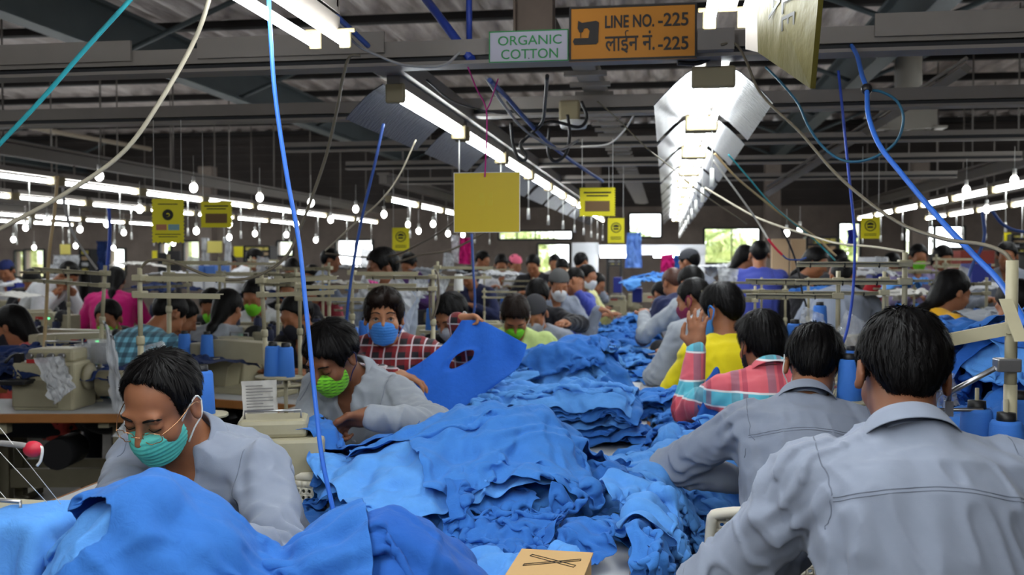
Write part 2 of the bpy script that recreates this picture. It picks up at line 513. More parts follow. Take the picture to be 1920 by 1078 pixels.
FC = make_fixture(2, [-1, 1]); add_pull(FC, .2, 1.2, .05)
FD = make_fixture(1, []); add_pull(FD, .3, .9)
xl = at_z(740, 180, ZT); xr = at_z(1338, 150, ZT)
fe = at_z(622, 82, ZT); ge = at_z(1362, 44, ZT)
X0, X1 = fe.x, ge.x
row(X0, fe.y - 1.22, 1, FA, 'with two bare tubes over the left row')
row(X0, fe.y - 1.22 - 1.3, 3, FA, 'with bare tubes over the left row, behind', -1.3)
row(X1, ge.y - 1.22, 1, FA, 'with bare tubes beside the wrapped board')
row(X1, ge.y - 1.22 - 1.3, 3, FA, 'with bare tubes over the right row, behind', -1.3)
row(xl.x, xl.y, 10, FB, 'with one foil reflector over the left row', 1.27, group='lights over the left row')
row(xr.x, xr.y, 10, FC, 'with two foil reflectors over the right row', 1.27, group='lights over the right row')
for x, y in ((xl.x, xl.y), (xr.x, xr.y)):
    mb = MB(); mb.box((x, y + 6.3, ZT + .11), (.12, 12.9, .07)); mb.box((x, y - .0, ZT + .09), (.05, .04, .09)); struct(mb.build('ceiling_trunking', grey_paint))
for x, y in ((X0, fe.y), (X1, ge.y)):
    mb = MB(); mb.box((x, y - 2.6, ZT + .11), (.05, 5.2, .05)); mb.box((x, y - .02, ZT + .2), (.05, .012, .2)); struct(mb.build('ceiling_trunking', grey_paint))
# rows of the other sewing lines
OTHER = [(-4.9, 3.6, 10, 'over the nearest row of the left hall'), (-6.5, 6.6, 8, 'over the second row of the left hall'), (-9.2, 8.2, 7, 'over the third row of the left hall'),
         (-10.8, 9.2, 6, 'over the fourth row of the left hall'), (-13.6, 11.0, 5, 'over the fifth row of the left hall'), (-15.4, 12.2, 4, 'over the last row of the left hall'),
         (2.97, 4.6, 9, 'over the near row of the right hall'), (4.0, 6.0, 8, 'over the second row of the right hall'), (7.2, 11.2, 4, 'over the far row of the right hall'),
         (-2.9, 10.2, 5, 'over the short row left of the middle table')]
for j, (x, y, n, d) in enumerate(OTHER):
    row(x, y, n, FD, d, 1.3, ZT, group='lights ' + d)
    mb = MB(); mb.box((x, y + n * .65, ZT + .2), (.08, n * 1.3 + .4, .09)); mb.box((x, y + n * .65, ZT + .26), (.13, n * 1.3 + .4, .02))
    for k in range(n): mb.cyl((x, y + k * 1.3 + .2, ZT + .06), (x, y + k * 1.3 + .2, ZT + .2), .01, seg=5)
    for k in range(n): mb.cyl((x, y + k * 1.3 + .6, ZT + .2), (x, y + k * 1.3 + .6, ZR - .2), .008, seg=5)
    struct(mb.build('ceiling_trunking', grey_paint))
for o in (FA, FB, FC, FD):
    for ch in list(KIDS.get(o.name, [])):
        for g in KIDS.get(ch.name, []): bpy.data.objects.remove(g)
        bpy.data.objects.remove(ch)
    bpy.data.objects.remove(o)
# small round bulbs hanging among the left and right rows
rb = np.random.default_rng(5)
br = empty('light_bulb', (0, 0, 0))
MB().ball((0, 0, 0), .027, 10, 6, sc=(1, 1, 1.25)).build('glass', bulb_m, br)
MB().cyl((0, 0, .025), (0, 0, .075), .013, seg=8).cyl((0, 0, .07), (0, 0, .22), .0016, seg=4).build('cap', white_plastic, br)
k = 0
BULBS = [(186, 330, 6.5), (363, 352, 6.8), (487, 370, 7.5), (583, 380, 8), (667, 392, 9), (88, 415, 9), (262, 392, 8), (48, 427, 10), (150, 430, 10), (232, 436, 11), (200, 420, 10), (430, 420, 9), (368, 433, 9), (430, 445, 10.5), (478, 438, 11),
         (537, 440, 11.5), (555, 420, 10), (620, 412, 9.5), (720, 402, 9), (785, 433, 10.5), (812, 420, 10), (840, 438, 11), (868, 440, 12), (1475, 437, 9), (1812, 357, 7), (1902, 338, 6.5), (1850, 392, 8), (1500, 430, 9.5), (25, 449, 11.5), (64, 464, 13),
         (142, 461, 12), (213, 465, 13), (325, 456, 12), (592, 450, 12), (765, 421, 11)]
for i, (px, py, d) in enumerate(BULBS):
    c = copy_tree(br, None, at(px, py, d), 0, 'small round glowing bulb hanging among the lamp rows above the distant workers', 'round bulbs among the lamp rows')
    c['category'] = 'bulb'
for ch in KIDS[br.name]: bpy.data.objects.remove(ch)
bpy.data.objects.remove(br)
# ---------------------------------------------------------------- distance fields meshed into continuous bodies
_T = np.random.default_rng(21).random((32, 32, 32)) * 2 - 1
def vnoise(P):
    i = np.floor(P).astype(np.int64); f = P - i
    f = f * f * (3 - 2 * f)
    x0, y0, z0 = i[:, 0] & 31, i[:, 1] & 31, i[:, 2] & 31
    x1, y1, z1 = (x0 + 1) & 31, (y0 + 1) & 31, (z0 + 1) & 31
    fx, fy, fz = f[:, 0], f[:, 1], f[:, 2]
    a = _T[x0, y0, z0] * (1 - fx) + _T[x1, y0, z0] * fx
    b = _T[x0, y1, z0] * (1 - fx) + _T[x1, y1, z0] * fx
    c = _T[x0, y0, z1] * (1 - fx) + _T[x1, y0, z1] * fx
    d = _T[x0, y1, z1] * (1 - fx) + _T[x1, y1, z1] * fx
    a = a * (1 - fy) + b * fy; c = c * (1 - fy) + d * fy
    return a * (1 - fz) + c * fz
def smin(a, b, k):
    h = np.clip(.5 + .5 * (b - a) / k, 0, 1)
    return b * (1 - h) + a * h - k * h * (1 - h)
class Prim:
    "one rounded shape: op '+' smooth union, '-' smooth cut"
    def __init__(s, fn, c, r, k=.02, op='+'): s.fn, s.c, s.r, s.k, s.op = fn, np.array(c, float), float(r), k, op
def rcone(a, b, ra, rb, k=.02, op='+'):
    a, b = np.array(a, float), np.array(b, float); ba = b - a; L2 = max(1e-9, ba @ ba)
    def fn(P):
        t = np.clip(((P - a) @ ba) / L2, 0, 1)
        return np.linalg.norm(P - a - t[:, None] * ba, axis=1) - (ra + (rb - ra) * t)
    return Prim(fn, (a + b) / 2, math.sqrt(L2) / 2 + max(ra, rb), k, op)
def ell(c, M, rad, k=.02, op='+'):
    "M: rows are the axes"
    c, M, rad = np.array(c, float), np.array(M, float), np.array(rad, float)
    def fn(P):
        q = (P - c) @ M.T
        k0 = np.linalg.norm(q / rad, axis=1); k1 = np.linalg.norm(q / (rad * rad), axis=1)
        return k0 * (k0 - 1) / np.maximum(k1, 1e-6)
    return Prim(fn, c, rad.max(), k, op)
class Field:
    def __init__(s, prims, post=None): s.p, s.post = prims, post
    def __call__(s, P, centre=None, hd=None):
        d = np.full(len(P), 9.0)
        for q in s.p:
            if centre is not None and np.linalg.norm(centre - q.c) > q.r + hd + .06: continue
            if q.op == '+': d = smin(d, q.fn(P), q.k)
            else: d = -smin(-d, q.fn(P), q.k)
        return s.post(P, d) if s.post is not None else d
def surface(field, lo, hi, h, B=14):
    "surface nets over sparse blocks; returns vertices and quads"
    lo, hi = np.array(lo), np.array(hi)
    nb = np.ceil((hi - lo) / (h * B)).astype(int)
    hd = h * B * .87
    idx = np.stack(np.meshgrid(*[np.arange(n) for n in nb], indexing='ij'), -1).reshape(-1, 3)
    cen = lo + (idx + .5) * h * B
    dc = field(cen)
    act = idx[np.abs(dc) < hd * 1.5 + .03]
    N = B + 2
    g = np.stack(np.meshgrid(*[np.arange(N)] * 3, indexing='ij'), -1).reshape(-1, 3)
    big = (nb * B + 4)
    GV, GI, GQ = [], [], []
    for b in act:
        base = b * B - 1
        P = lo + (base + g) * h
        s = field(P, lo + (b + .5) * B * h, hd + 2 * h).reshape(N, N, N)
        if s.min() > 0 or s.max() < 0: continue
        c = [s[i:N - 1 + i, j:N - 1 + j, k:N - 1 + k] for i in (0, 1) for j in (0, 1) for k in (0, 1)]
        C = np.stack(c, -1)
        neg = C < 0
        cross = neg.any(-1) & ~neg.all(-1)
        ci = np.argwhere(cross)
        if len(ci) == 0: continue
        Cv = C[cross]
        acc = np.zeros((len(ci), 3)); cnt = np.zeros(len(ci))
        off = [(i, j, k) for i in (0, 1) for j in (0, 1) for k in (0, 1)]
        for u in range(8):
            for ax in range(3):
                if off[u][ax] == 0:
                    w = u + (4, 2, 1)[ax]
                    a_, b_ = Cv[:, u], Cv[:, w]
                    m = (a_ < 0) != (b_ < 0)
                    t = np.where(m, a_ / np.where(m, a_ - b_, 1), 0)
                    p = np.tile(np.array(off[u], float), (len(ci), 1)); p[:, ax] += t
                    acc += p * m[:, None]; cnt += m
        gc = ci + base + 1
        gid = (gc[:, 0] * big[1] + gc[:, 1]) * big[2] + gc[:, 2]
        GV.append(lo + (ci + base + acc / cnt[:, None]) * h); GI.append(gid)
        ng = s < 0
        for ax in range(3):
            sl0 = [slice(1, N - 1)] * 3; sl1 = [slice(1, N - 1)] * 3
            sl1[ax] = slice(2, N)
            a_, b_ = ng[tuple(sl0)], ng[tuple(sl1)]
            e = np.argwhere(a_ != b_)
            if len(e) == 0: continue
            flip = a_[tuple(e.T)]
            e = e + 1 + base + 1
            o1, o2 = (ax + 1) % 3, (ax + 2) % 3
            q = []
            for d1, d2 in ((1, 1), (0, 1), (0, 0), (1, 0)):
                cc = e.copy(); cc[:, o1] -= d1; cc[:, o2] -= d2
                q.append((cc[:, 0] * big[1] + cc[:, 1]) * big[2] + cc[:, 2])
            q = np.stack(q, 1)
            q[~flip] = q[~flip][:, ::-1]
            GQ.append(q)
    if not GV: return np.zeros((0, 3)), np.zeros((0, 4), int)
    V, I, Q = np.concatenate(GV), np.concatenate(GI), np.concatenate(GQ)
    u, first = np.unique(I, return_index=True)
    V = V[first]
    pos = np.searchsorted(u, Q); pos = np.minimum(pos, len(u) - 1)
    ok = (u[pos] == Q).all(1)
    return V, pos[ok]
def relax(V, Q, it=1, w=.5):
    n = len(V)
    E = np.concatenate([Q[:, [0, 1]], Q[:, [1, 2]], Q[:, [2, 3]], Q[:, [3, 0]]])
    deg = np.bincount(E.ravel(), minlength=n)
    for _ in range(it):
        A = np.stack([np.bincount(E[:, 0], V[E[:, 1], k], n) + np.bincount(E[:, 1], V[E[:, 0], k], n) for k in range(3)], 1)
        V = V * (1 - w) + w * A / np.maximum(deg, 1)[:, None]
    return V
# ---------------------------------------------------------------- people
def skin_mat(name, c):
    m = mat(name, S(*c), .5, var=.18, vscale=25, spec=.35)
    m.node_tree.nodes['Principled BSDF'].inputs['Subsurface Weight'].default_value = .06
    return m
SKIN = skin_mat('skin_brown', (150, 98, 68)); SKIN_D = skin_mat('skin_dark_brown', (122, 78, 54)); SKIN_L = skin_mat('skin_tan', (172, 118, 84))
hair_m = mat('black_hair', S(13, 11, 11), .5, spec=.14); hair_b = mat('dark_brown_hair', S(30, 20, 15), .5, spec=.14)
def cloth_mat(name, c, **kw):
    return mat(name, S(*c), kw.pop('rough', .85), var=kw.pop('var', .07), vscale=kw.pop('vscale', 30), weave=kw.pop('weave', .25), bscale=kw.pop('bscale', 900), sheen=.15, spec=.2, **kw)
shirt_grey = cloth_mat('blue_grey_shirt_cloth', (134, 142, 158)); shirt_grey2 = cloth_mat('pale_grey_shirt_cloth', (150, 156, 164))
trouser_m = cloth_mat('dark_trouser_cloth', (40, 42, 50))
iris_m = mat('iris', S(30, 18, 12), .2); eye_m = mat('eye_white', S(205, 198, 190), .3); lip_m = None
shoe_m = mat('shoe_leather', S(30, 26, 24), .4)
def plaid_mat(name, base, bands, rot=0.0, axis2='Z', rough=.85):
    "bands: (axis 0/2, period, offset, width, colour, strength)"
    if name in MATS: return MATS[name]
    m = bpy.data.materials.new(name); m.use_nodes = True; nt = m.node_tree; L = nt.links.new
    b = nt.nodes['Principled BSDF']; b.inputs['Roughness'].default_value = rough; b.inputs['Sheen Weight'].default_value = .15
    tc = nd(nt, 'ShaderNodeTexCoord'); mp = nd(nt, 'ShaderNodeMapping'); mp.inputs['Rotation'].default_value = (0, 0, rot)
    L(tc.outputs['Object'], mp.inputs[0]); sp = nd(nt, 'ShaderNodeSeparateXYZ'); L(mp.outputs[0], sp.inputs[0])
    cur = nd(nt, 'ShaderNodeRGB'); cur.outputs[0].default_value = S(*base); out = cur.outputs[0]
    for ax, per, off, wid, col, st in bands:
        a = nd(nt, 'ShaderNodeMath', operation='ADD'); a.inputs[1].default_value = off + 10 * per; L(sp.outputs[ax], a.inputs[0])
        d = nd(nt, 'ShaderNodeMath', operation='MODULO'); d.inputs[1].default_value = per; L(a.outputs[0], d.inputs[0])
        c = nd(nt, 'ShaderNodeMath', operation='LESS_THAN'); c.inputs[1].default_value = wid; L(d.outputs[0], c.inputs[0])
        e = nd(nt, 'ShaderNodeMath', operation='MULTIPLY'); e.inputs[1].default_value = st; L(c.outputs[0], e.inputs[0])
        mx = nd(nt, 'ShaderNodeMix', data_type='RGBA'); mx.inputs[7].default_value = S(*col)
        L(e.outputs[0], mx.inputs[0]); L(out, mx.inputs[6]); out = mx.outputs[2]
    L(out, b.inputs['Base Color']); MATS[name] = m
    return m
def hand_prims(w, d, n, side, curl=.6, spread=.0, s=1.0, thumb_in=.5):
    "w wrist, d pointing direction, n palm normal (fingers curl towards it), side +1 thumb on d x n side"
    w, d, n = Vector(w), Vector(d).normalized(), Vector(n)
    n = (n - d * n.dot(d)).normalized(); a = d.cross(n) * side
    out = [ell(w + d * .045 * s, [a, d, n], (.041 * s, .055 * s, .017 * s), .02), rcone(w, w + d * .03, .0265 * s, .027 * s, .02)]
    for i, (o, ln, r) in enumerate(((.030, .080, .0092), (.010, .092, .0096), (-.011, .086, .0092), (-.030, .066, .0082))):
        p = w + d * (.088 - (i == 3) * .008) * s + a * o * s
        ang = 0.0; q = (d + a * spread * (o / .03)).normalized()
        for seg, fr in ((0, .46), (1, .30), (2, .24)):
            ang += curl * (.75 if seg == 0 else 1.0) * (1 + .08 * i)
            dd = (q * math.cos(ang) + n * math.sin(ang))
            e = p + dd * ln * fr * s
            out.append(rcone(p, e, r * s * (1 - .1 * seg), r * s * (.9 - .1 * seg), .005 if seg else .012))
            p = e
    t0 = w + d * .025 * s + a * .03 * s
    t1 = t0 + (d * .7 + a * .75 + n * .25 * thumb_in).normalized() * .042 * s
    t2 = t1 + (d * .9 + a * (.25 - .5 * thumb_in) + n * .6 * thumb_in).normalized() * .034 * s
    t3 = t2 + (d * .9 - a * .4 * thumb_in + n * .5 * thumb_in).normalized() * .026 * s
    out += [rcone(t0, t1, .0145 * s, .0115 * s, .014), rcone(t1, t2, .011 * s, .0105 * s, .005), rcone(t2, t3, .0102 * s, .0082 * s, .005)]
    return out
def ik(a, b, l1, l2, pole):
    a, b, pole = Vector(a), Vector(b), Vector(pole)
    v = b - a; L_ = min(v.length, (l1 + l2) * .995); u = v.normalized()
    b = a + u * L_
    x = (l1 * l1 - l2 * l2 + L_ * L_) / (2 * L_)
    h = math.sqrt(max(0, l1 * l1 - x * x))
    p = pole - u * pole.dot(u)
    return a + u * x + p.normalized() * h, b
HAIRLINE = {  # (forward, lowest hair height) pairs in the head's frame
    'short': [(-.12, -.066), (-.075, -.060), (-.035, -.036), (-.016, .004), (.012, .012), (.026, -.012), (.04, .0), (.048, .045), (.07, .068), (.09, .076), (.13, .085)],
    'receding': [(-.12, -.066), (-.075, -.060), (-.035, -.036), (-.016, .004), (.012, .010), (.022, -.010), (.030, .03), (.036, .085), (.045, .105), (.06, .12), (.13, .16)],
    'full': [(-.12, -.085), (-.075, -.080), (-.035, -.055), (-.01, -.02), (.012, -.015), (.03, -.02), (.045, .0), (.055, .035), (.08, .050), (.10, .055), (.14, .06)],
    'woman': [(-.12, -.12), (-.06, -.10), (-.03, -.07), (-.01, -.02), (.02, .0), (.04, .02), (.055, .05), (.08, .075), (.13, .085)]}
PEOPLE = {}
def person(label, head, face=180, lean=20, pitch=20, yaw=0, roll=0, neck=None, hands=None, hdir=None, palm=None, curl=.7, shirt=None, skin=None, hair='short', hairm=None,
           mask=None, mask_edge=None, strap=None, seated=True, vox=.010, sc=1.0, sleeve=1.0, collar=None, group=None, wrinkle=.010, strands=0, headh=1.0, brow=True, extra_folds=(),
           shoulder_shift=(0, 0), key=None, collar_open=True, eyes=False, seam=False, hair_vol=0.0, poles=None, cap=None, scarf=None, trousers=None, vneck=True, twist=0.0, pocket=False):
    shirt, skin, hairm = shirt or shirt_grey, skin or SKIN, hairm or hair_m
    fa = math.radians(face); F = Vector((math.sin(fa), math.cos(fa), 0)); Z = Vector((0, 0, 1)); R = F.cross(Z)
    H = Vector(head); s = sc; ln = math.radians(lean)
    nk = math.radians(lean * .8 + 22 if neck is None else neck)
    nd_ = (Z * math.cos(nk) + F * math.sin(nk)).normalized()
    C = H - nd_ * .155 * s + R * shoulder_shift[0] + F * shoulder_shift[1]
    A = (Z * math.cos(ln) + F * math.sin(ln)).normalized()
    Lt = .49 * s
    P = C - A * Lt
    if seated and P.z < .5: P.z = .5; A = (C - P).normalized(); Lt = (C - P).length
    R2 = (R * math.cos(math.radians(twist)) + F * math.sin(math.radians(twist))).normalized()
    D = R2.cross(A) * -1; D = D.normalized()
    if D.dot(F) < 0: D = -D
    base = Vector((P.x, P.y, 0))
    loc = lambda v: np.array(v - base)
    c0, p0 = loc(C), loc(P); a_, r_, d_ = np.array(A), np.array(R2), np.array(D)
    TT = np.array([-.2, 0, .25, .55, .78, .90, .97, 1.06]); AA = np.array([.15, .172, .158, .172, .186, .172, .105, .05]) * s; BB = np.array([.11, .122, .110, .120, .122, .100, .068, .045]) * s
    bend = .045 * math.sin(ln)
    def torso(grow, k=.03):
        def fn(Q):
            v = Q - p0; t = v @ a_ / Lt
            aw = np.interp(t, TT, AA) + grow; bw = np.interp(t, TT, BB) + grow
            off = -bend * np.sin(np.clip(t, 0, 1) * PI)
            x = v @ r_ / aw; y = ((v @ d_) - off) / bw
            q = np.sqrt(x * x + y * y)
            d1 = (q - 1) * np.minimum(aw, bw) * np.where(q > 1, 1.0, 1)
            top = (t - 1.03) * Lt; bot = (-.12 - t) * Lt
            return -smin(-smin(d1 * -1, np.full_like(d1, 9), .01) * 1 if False else d1 * -1, -np.maximum(top, bot), .04) * 1.0 if False else np.maximum(d1, np.maximum(top, bot))
        return Prim(fn, (c0 + p0) / 2, Lt * .62 + .12, k)
    # arms
    l1, l2 = .285 * s, .255 * s
    SH, EL, WR = [], [], []
    hands = hands or (None, None)
    for i, sg in enumerate((-1, 1)):       # person's left, right
        sh = C - A * .062 * s + R2 * sg * .172 * s + D * .012
        hd = hands[i]
        w = Vector(hd) if hd is not None else P + F * .40 + Z * .24 + R * sg * .13
        pole = Vector(poles[i]) if poles and poles[i] is not None else (-Z * .7 + R * sg * .75 - F * .35)
        e, w = ik(sh, w, l1, l2, pole)
        SH.append(sh); EL.append(e); WR.append(w)
    # head frame
    ya, pa, ra = math.radians(yaw), math.radians(pitch), math.radians(roll)
    hf0 = (F * math.cos(ya) + R * math.sin(ya)).normalized(); hr = hf0.cross(Z).normalized()
    hf = hf0 * math.cos(pa) - Z * math.sin(pa); hu = hr.cross(hf).normalized()
    hr, hu = hr * math.cos(ra) + hu * math.sin(ra), hu * math.cos(ra) - hr * math.sin(ra)
    M3 = np.array([hr, hf, hu]); h0 = loc(H); hs = s * headh
    hp = lambda r, f, u: h0 + (M3.T @ np.array([r, f, u])) * hs
    he = lambda c, rad, k=.02, op='+': ell(hp(*c), M3, np.array(rad) * hs, k * hs, op)
    hc = lambda a, b, ra_, rb_, k=.01, op='+': rcone(hp(*a), hp(*b), ra_ * hs, rb_ * hs, k * hs, op)
    fine = vox < .0085
    headp = [he((0, -.012, .030), (.073, .094, .081)), he((0, .022, -.045), (.057, .068, .076), .03), he((0, .055, -.098), (.026, .024, .02), .02)]
    headp += [he((x * .040, .056, -.032), (.024, .026, .026), .02) for x in (-1, 1)]
    headp += [hc((-.036, .079, .024), (.036, .079, .024), .011, .011, .016)]
    headp += [he((x * .032, .094, .003), (.017, .012, .010), .010, '-') for x in (-1, 1)]
    headp += [he((x * .032, .0765, .003), (.0155, .0125, .0105), .003) for x in (-1, 1)]
    headp += [hc((0, .086, .018), (0, .110, -.026), .007, .0115, .012)] + [he((x * .012, .096, -.031), (.009, .011, .008), .007) for x in (-1, 1)]
    headp += [he((0, .088, -.063), (.024, .010, .0055), .006), he((0, .087, -.074), (.021, .010, .006), .006)]
    for x in (-1, 1):
        headp += [he((x * .080, -.010, -.008), (.009, .020, .031), .006), he((x * .083, -.006, -.030), (.007, .009, .010), .006)]
        if fine: headp += [he((x * .089, -.006, -.004), (.006, .010, .017), .006, '-')]
    neckp = [rcone(loc(C - A * .02), hp(0, -.018, -.06), .060 * s, .052 * s, .03)]
    bp = [torso(-.006)] + neckp + headp
    for i, sg in enumerate((-1, 1)):
        bp += [rcone(loc(SH[i]), loc(EL[i]), .050 * s, .040 * s, .03), rcone(loc(EL[i]), loc(WR[i]), .040 * s, .026 * s, .012)]
        dr = Vector(hdir[i]) if hdir and hdir[i] is not None else (WR[i] - EL[i]).normalized()
        pn = Vector(palm[i]) if palm and palm[i] is not None else Vector((0, 0, -1))
        cu = curl[i] if isinstance(curl, (tuple, list)) else curl
        bp += hand_prims(loc(WR[i]), dr, pn, -sg if True else sg, cu, .15, s)
    allp = np.array([loc(v) for v in SH + EL + WR + [C, P, H]])
    lo, hi = allp.min(0) - .26, allp.max(0) + .26
    V, Q = surface(Field(bp), lo, hi, vox)
    body = mesh_obj('person', V, Q, skin)
    body.location = base
    tag(body, label, 'person', group)
    # shirt
    g = .012
    sp = [torso(g)]
    for i, sg in enumerate((-1, 1)):
        sp += [rcone(loc(C - A * .03 * s + R2 * sg * .05), loc(SH[i] + A * .005), .058 * s, .060 * s, .05), rcone(loc(SH[i]), loc(EL[i]), .065 * s, .054 * s, .035)]
        if sleeve > .5:
            e2 = EL[i] + (WR[i] - EL[i]) * (sleeve if isinstance(sleeve, float) else 1.0) * .97
            sp += [rcone(loc(EL[i]), loc(e2), .054 * s, .040 * s, .02)]
            if sleeve < .95: sp += [rcone(loc(e2 - (e2 - EL[i]).normalized() * .05), loc(e2), .058 * s, .056 * s, .01)]
    for fa_, fb_, fr in extra_folds: sp.append(rcone(loc(Vector(fa_)), loc(Vector(fb_)), fr, fr * .5, .02))
    sp.append(rcone(loc(C + nd_ * .045), loc(C + nd_ * .2), .062 * s, .075 * s, .012, '-'))
    if vneck: sp.append(rcone(loc(C + D * .06 + A * .02), loc(C - A * .16 + D * .135), .050 * s, .012, .012, '-'))
    es = [np.array(loc(e)) for e in EL]; ads = [np.array((WR[i] - SH[i]).normalized()) for i in (0, 1)]
    sd = (abs(hash(label)) % 97) if False else sum(map(ord, label)) % 97
    shs = [np.array(loc(x)) for x in SH]
    def post(Q_, d):
        m = np.abs(d) < .05
        if not m.any(): return d
        q = Q_[m]; v = q - c0
        x, y, z = v @ r_, v @ d_, v @ a_
        w = np.stack([x * 11, y * 11, z * 3.6], 1) + sd
        n = vnoise(w + 1.1 * vnoise(w * .6 + 7)[:, None])
        n2 = vnoise(np.stack([x * 26 + z * 9, y * 24, z * 11], 1) + sd + 3)
        rg = np.clip(1 - np.abs(n) * 2.6, -.6, 1)
        dd = wrinkle * .62 * rg * (1 + .5 * n2) + wrinkle * .30 * np.clip(1 - 3 * np.abs(n2), -.5, 1)
        for i in (0, 1):
            ve = q - es[i]; r2 = (ve * ve).sum(1)
            al = ve @ ads[i]
            dd = dd + wrinkle * .9 * np.exp(-r2 / .009) * np.sin(al * 150 + 5 * vnoise(q * 14 + sd))
            vs = q - shs[i]; rr = (vs * vs).sum(1)
            dd = dd + wrinkle * .55 * np.exp(-rr / .014) * np.sin((vs @ a_) * 90 + (vs @ r_) * 60 * (1 if i else -1) + 4 * vnoise(q * 11 + sd))
        dd = np.maximum(dd, -.007)
        d = d.copy(); d[m] -= dd
        return d
    V, Q = surface(Field(sp, post), lo, hi, vox)
    so = mesh_obj('shirt', V, Q, shirt, body)
    if fine: V2 = V
    # collar
    if collar:
        cb = []
        nth, prof = 36, 6
        up = nd_; fw = (F - up * F.dot(up)).normalized(); rt = fw.cross(up)
        cc = C + up * .004 - fw * .004
        amax = 150 if collar_open else 172
        for i in range(nth + 1):
            th = math.radians(-amax + 2 * amax * i / nth); fr = abs(th) / math.radians(amax)
            dirv = -fw * math.cos(th) + rt * math.sin(th)
            op = .012 * fr ** 4 if collar_open else 0
            drop = -.045 * fr ** 3 - (.02 if collar_open else 0.0) * fr ** 6
            for k, (rr, hh) in enumerate(((.060, .0), (.0615, .028), (.066, .044), (.074, .036), (.083, .014), (.093, -.008))):
                fl = 1.0 + (.16 * fr ** 4 if k >= 4 else 0)
                cb.append(cc + dirv * (rr * fl + op) * s + up * (hh + drop * (1.0 if k < 3 else 1.15)) * s)
        FQ = [(i * prof + k, i * prof + k + 1, (i + 1) * prof + k + 1, (i + 1) * prof + k) for i in range(nth) for k in range(prof - 1)]
        co = mesh_obj('collar', [loc(v) for v in cb], FQ, shirt, body)
        md = co.modifiers.new('s', 'SOLIDIFY'); md.thickness = .003
        md = co.modifiers.new('u', 'SUBSURF'); md.levels = md.render_levels = 1
    # trousers and shoes
    tp = [torso(.008)]
    tp[0] = ell(p0 + np.array([0, 0, .0]), np.array([R, F, Z]), (.175 * s, .125 * s, .12 * s), .03)
    feet = []
    for sg in (-1, 1):
        hip = P + R * sg * .09
        if seated:
            kn = hip + F * .42 * s + Z * .02; an = Vector((kn.x, kn.y, .09)) - F * .03
        else:
            an = Vector((hip.x, hip.y, .09)) - F * (.08 if lean > 10 else .0); kn = (hip + an) / 2 + F * .03
        tp += [rcone(loc(hip), loc(kn), .088 * s, .066 * s, .03), rcone(loc(kn), loc(an), .066 * s, .05 * s, .02)]
        feet.append(an)
    tl = np.array([loc(v) for v in feet + [P]] + [loc(feet[0] + F * .1)])
    V, Q = surface(Field(tp), tl.min(0) - .22, tl.max(0) + .22, max(vox, .016))
    mesh_obj('trousers', V, Q, trousers or trouser_m, body)
    for an in feet:
        mb = MB(); mb.ball((0, 0, 0), 1, 10, 6, sc=(.045, .13, .045))
        o = mb.build('shoe', shoe_m, body); o.location = loc(Vector((an.x, an.y, .045)) + F * .06); o.rotation_euler = (0, 0, -fa)
    # hair
    hv = .007 + hair_vol * .8
    hl = np.array(HAIRLINE[hair if hair in HAIRLINE else 'short'])
    vol = {'full': .012, 'woman': .004}.get(hair, 0)
    hprims = [he((0, -.014, .034), (.0745 + hv * .8 + vol * .5, .095 + hv * .8, .082 + hv + vol), .02), he((0, -.045, -.005), (.060 + hv * .6, .062 + hv * .6, .072), .03)]
    if hair == 'full': hprims += [he((x * .030, .045, .078), (.042, .052, .030), .014) for x in (-1, 1)]
    if hair == 'woman':
        hprims += [he((0, -.085, -.055), (.06, .045, .075), .03), rcone(hp(0, -.085, -.075), loc(C - D * .095 - A * .01), .034 * s, .030 * s, .03), rcone(loc(C - D * .095 - A * .01), loc(C - D * .135 - A * .26), .030 * s, .016 * s, .02)]
    crown = np.array([0, -.03, .11])
    def hpost(Q_, d):
        m = np.abs(d) < .04
        if not m.any(): return d
        q = ((Q_[m] - h0) @ M3.T) / hs
        cut = (np.interp(q[:, 1], hl[:, 0], hl[:, 1]) - q[:, 2]) * .75 * hs
        if hair == 'woman': cut = np.where(q[:, 1] < -.03, -1, cut)
        else: cut = cut + np.where(q[:, 1] < -.02, .040 * np.clip(np.abs(q[:, 0]) / .06, 0, 1.2) ** 2 - .010, 0) * .75 * hs
        v = q - crown; ph = np.arctan2(v[:, 1], v[:, 0]); rr = np.linalg.norm(v, axis=1)
        n = vnoise(np.stack([ph * 16, rr * 16, v[:, 2] * 10], 1)) + .6 * vnoise(np.stack([ph * 44, rr * 24, q[:, 0] * 30], 1))
        cut = cut + .009 * vnoise(np.stack([q[:, 0] * 130, q[:, 1] * 110, q[:, 2] * 20], 1)) * hs
        tp = .011 * np.clip((.03 - q[:, 2]) / .09, 0, 1) * hs if hair in ('short', 'receding') else 0
        d = d.copy(); d[m] = np.maximum(d[m] + tp - .003 * n * hs, cut)
        return d
    hlo, hhi = h0 - .2 * hs - (.25 if hair == 'woman' else 0), h0 + .2 * hs
    if cap is None:
        V, Q = surface(Field(hprims, hpost), hlo, hhi, max(.004, vox * .7))
        ho = mesh_obj('hair', V, Q, hairm, body)
        if strands and len(V):
            ho2 = strands_on(V, Q, hp(*crown), np.array(hf), np.array(hu), h0, strands, hs)
            k = len(V)
            bpy.data.objects.remove(ho); KIDS[body.name].remove(ho) if False else None
            KIDS[body.name] = [c for c in KIDS[body.name] if not _dead(c)]
            V3 = np.concatenate([V, ho2[0]]); Q3 = np.concatenate([Q, ho2[1] + k])
            ho = mesh_obj('hair', V3, Q3, hairm, body)
    else:
        cp = [he((0, -.012, .04), (.083, .104, .088), .02)]
        cut = lambda Q_, d: np.maximum(d, ((.03 + .25 * (((Q_ - h0) @ M3.T)[:, 1] / hs).clip(-.2, .2)) * hs - ((Q_ - h0) @ M3.T)[:, 2]))
        V, Q = surface(Field(cp, cut), hlo, hhi, max(.004, vox * .7)); mesh_obj('cap', V, Q, cap, body)
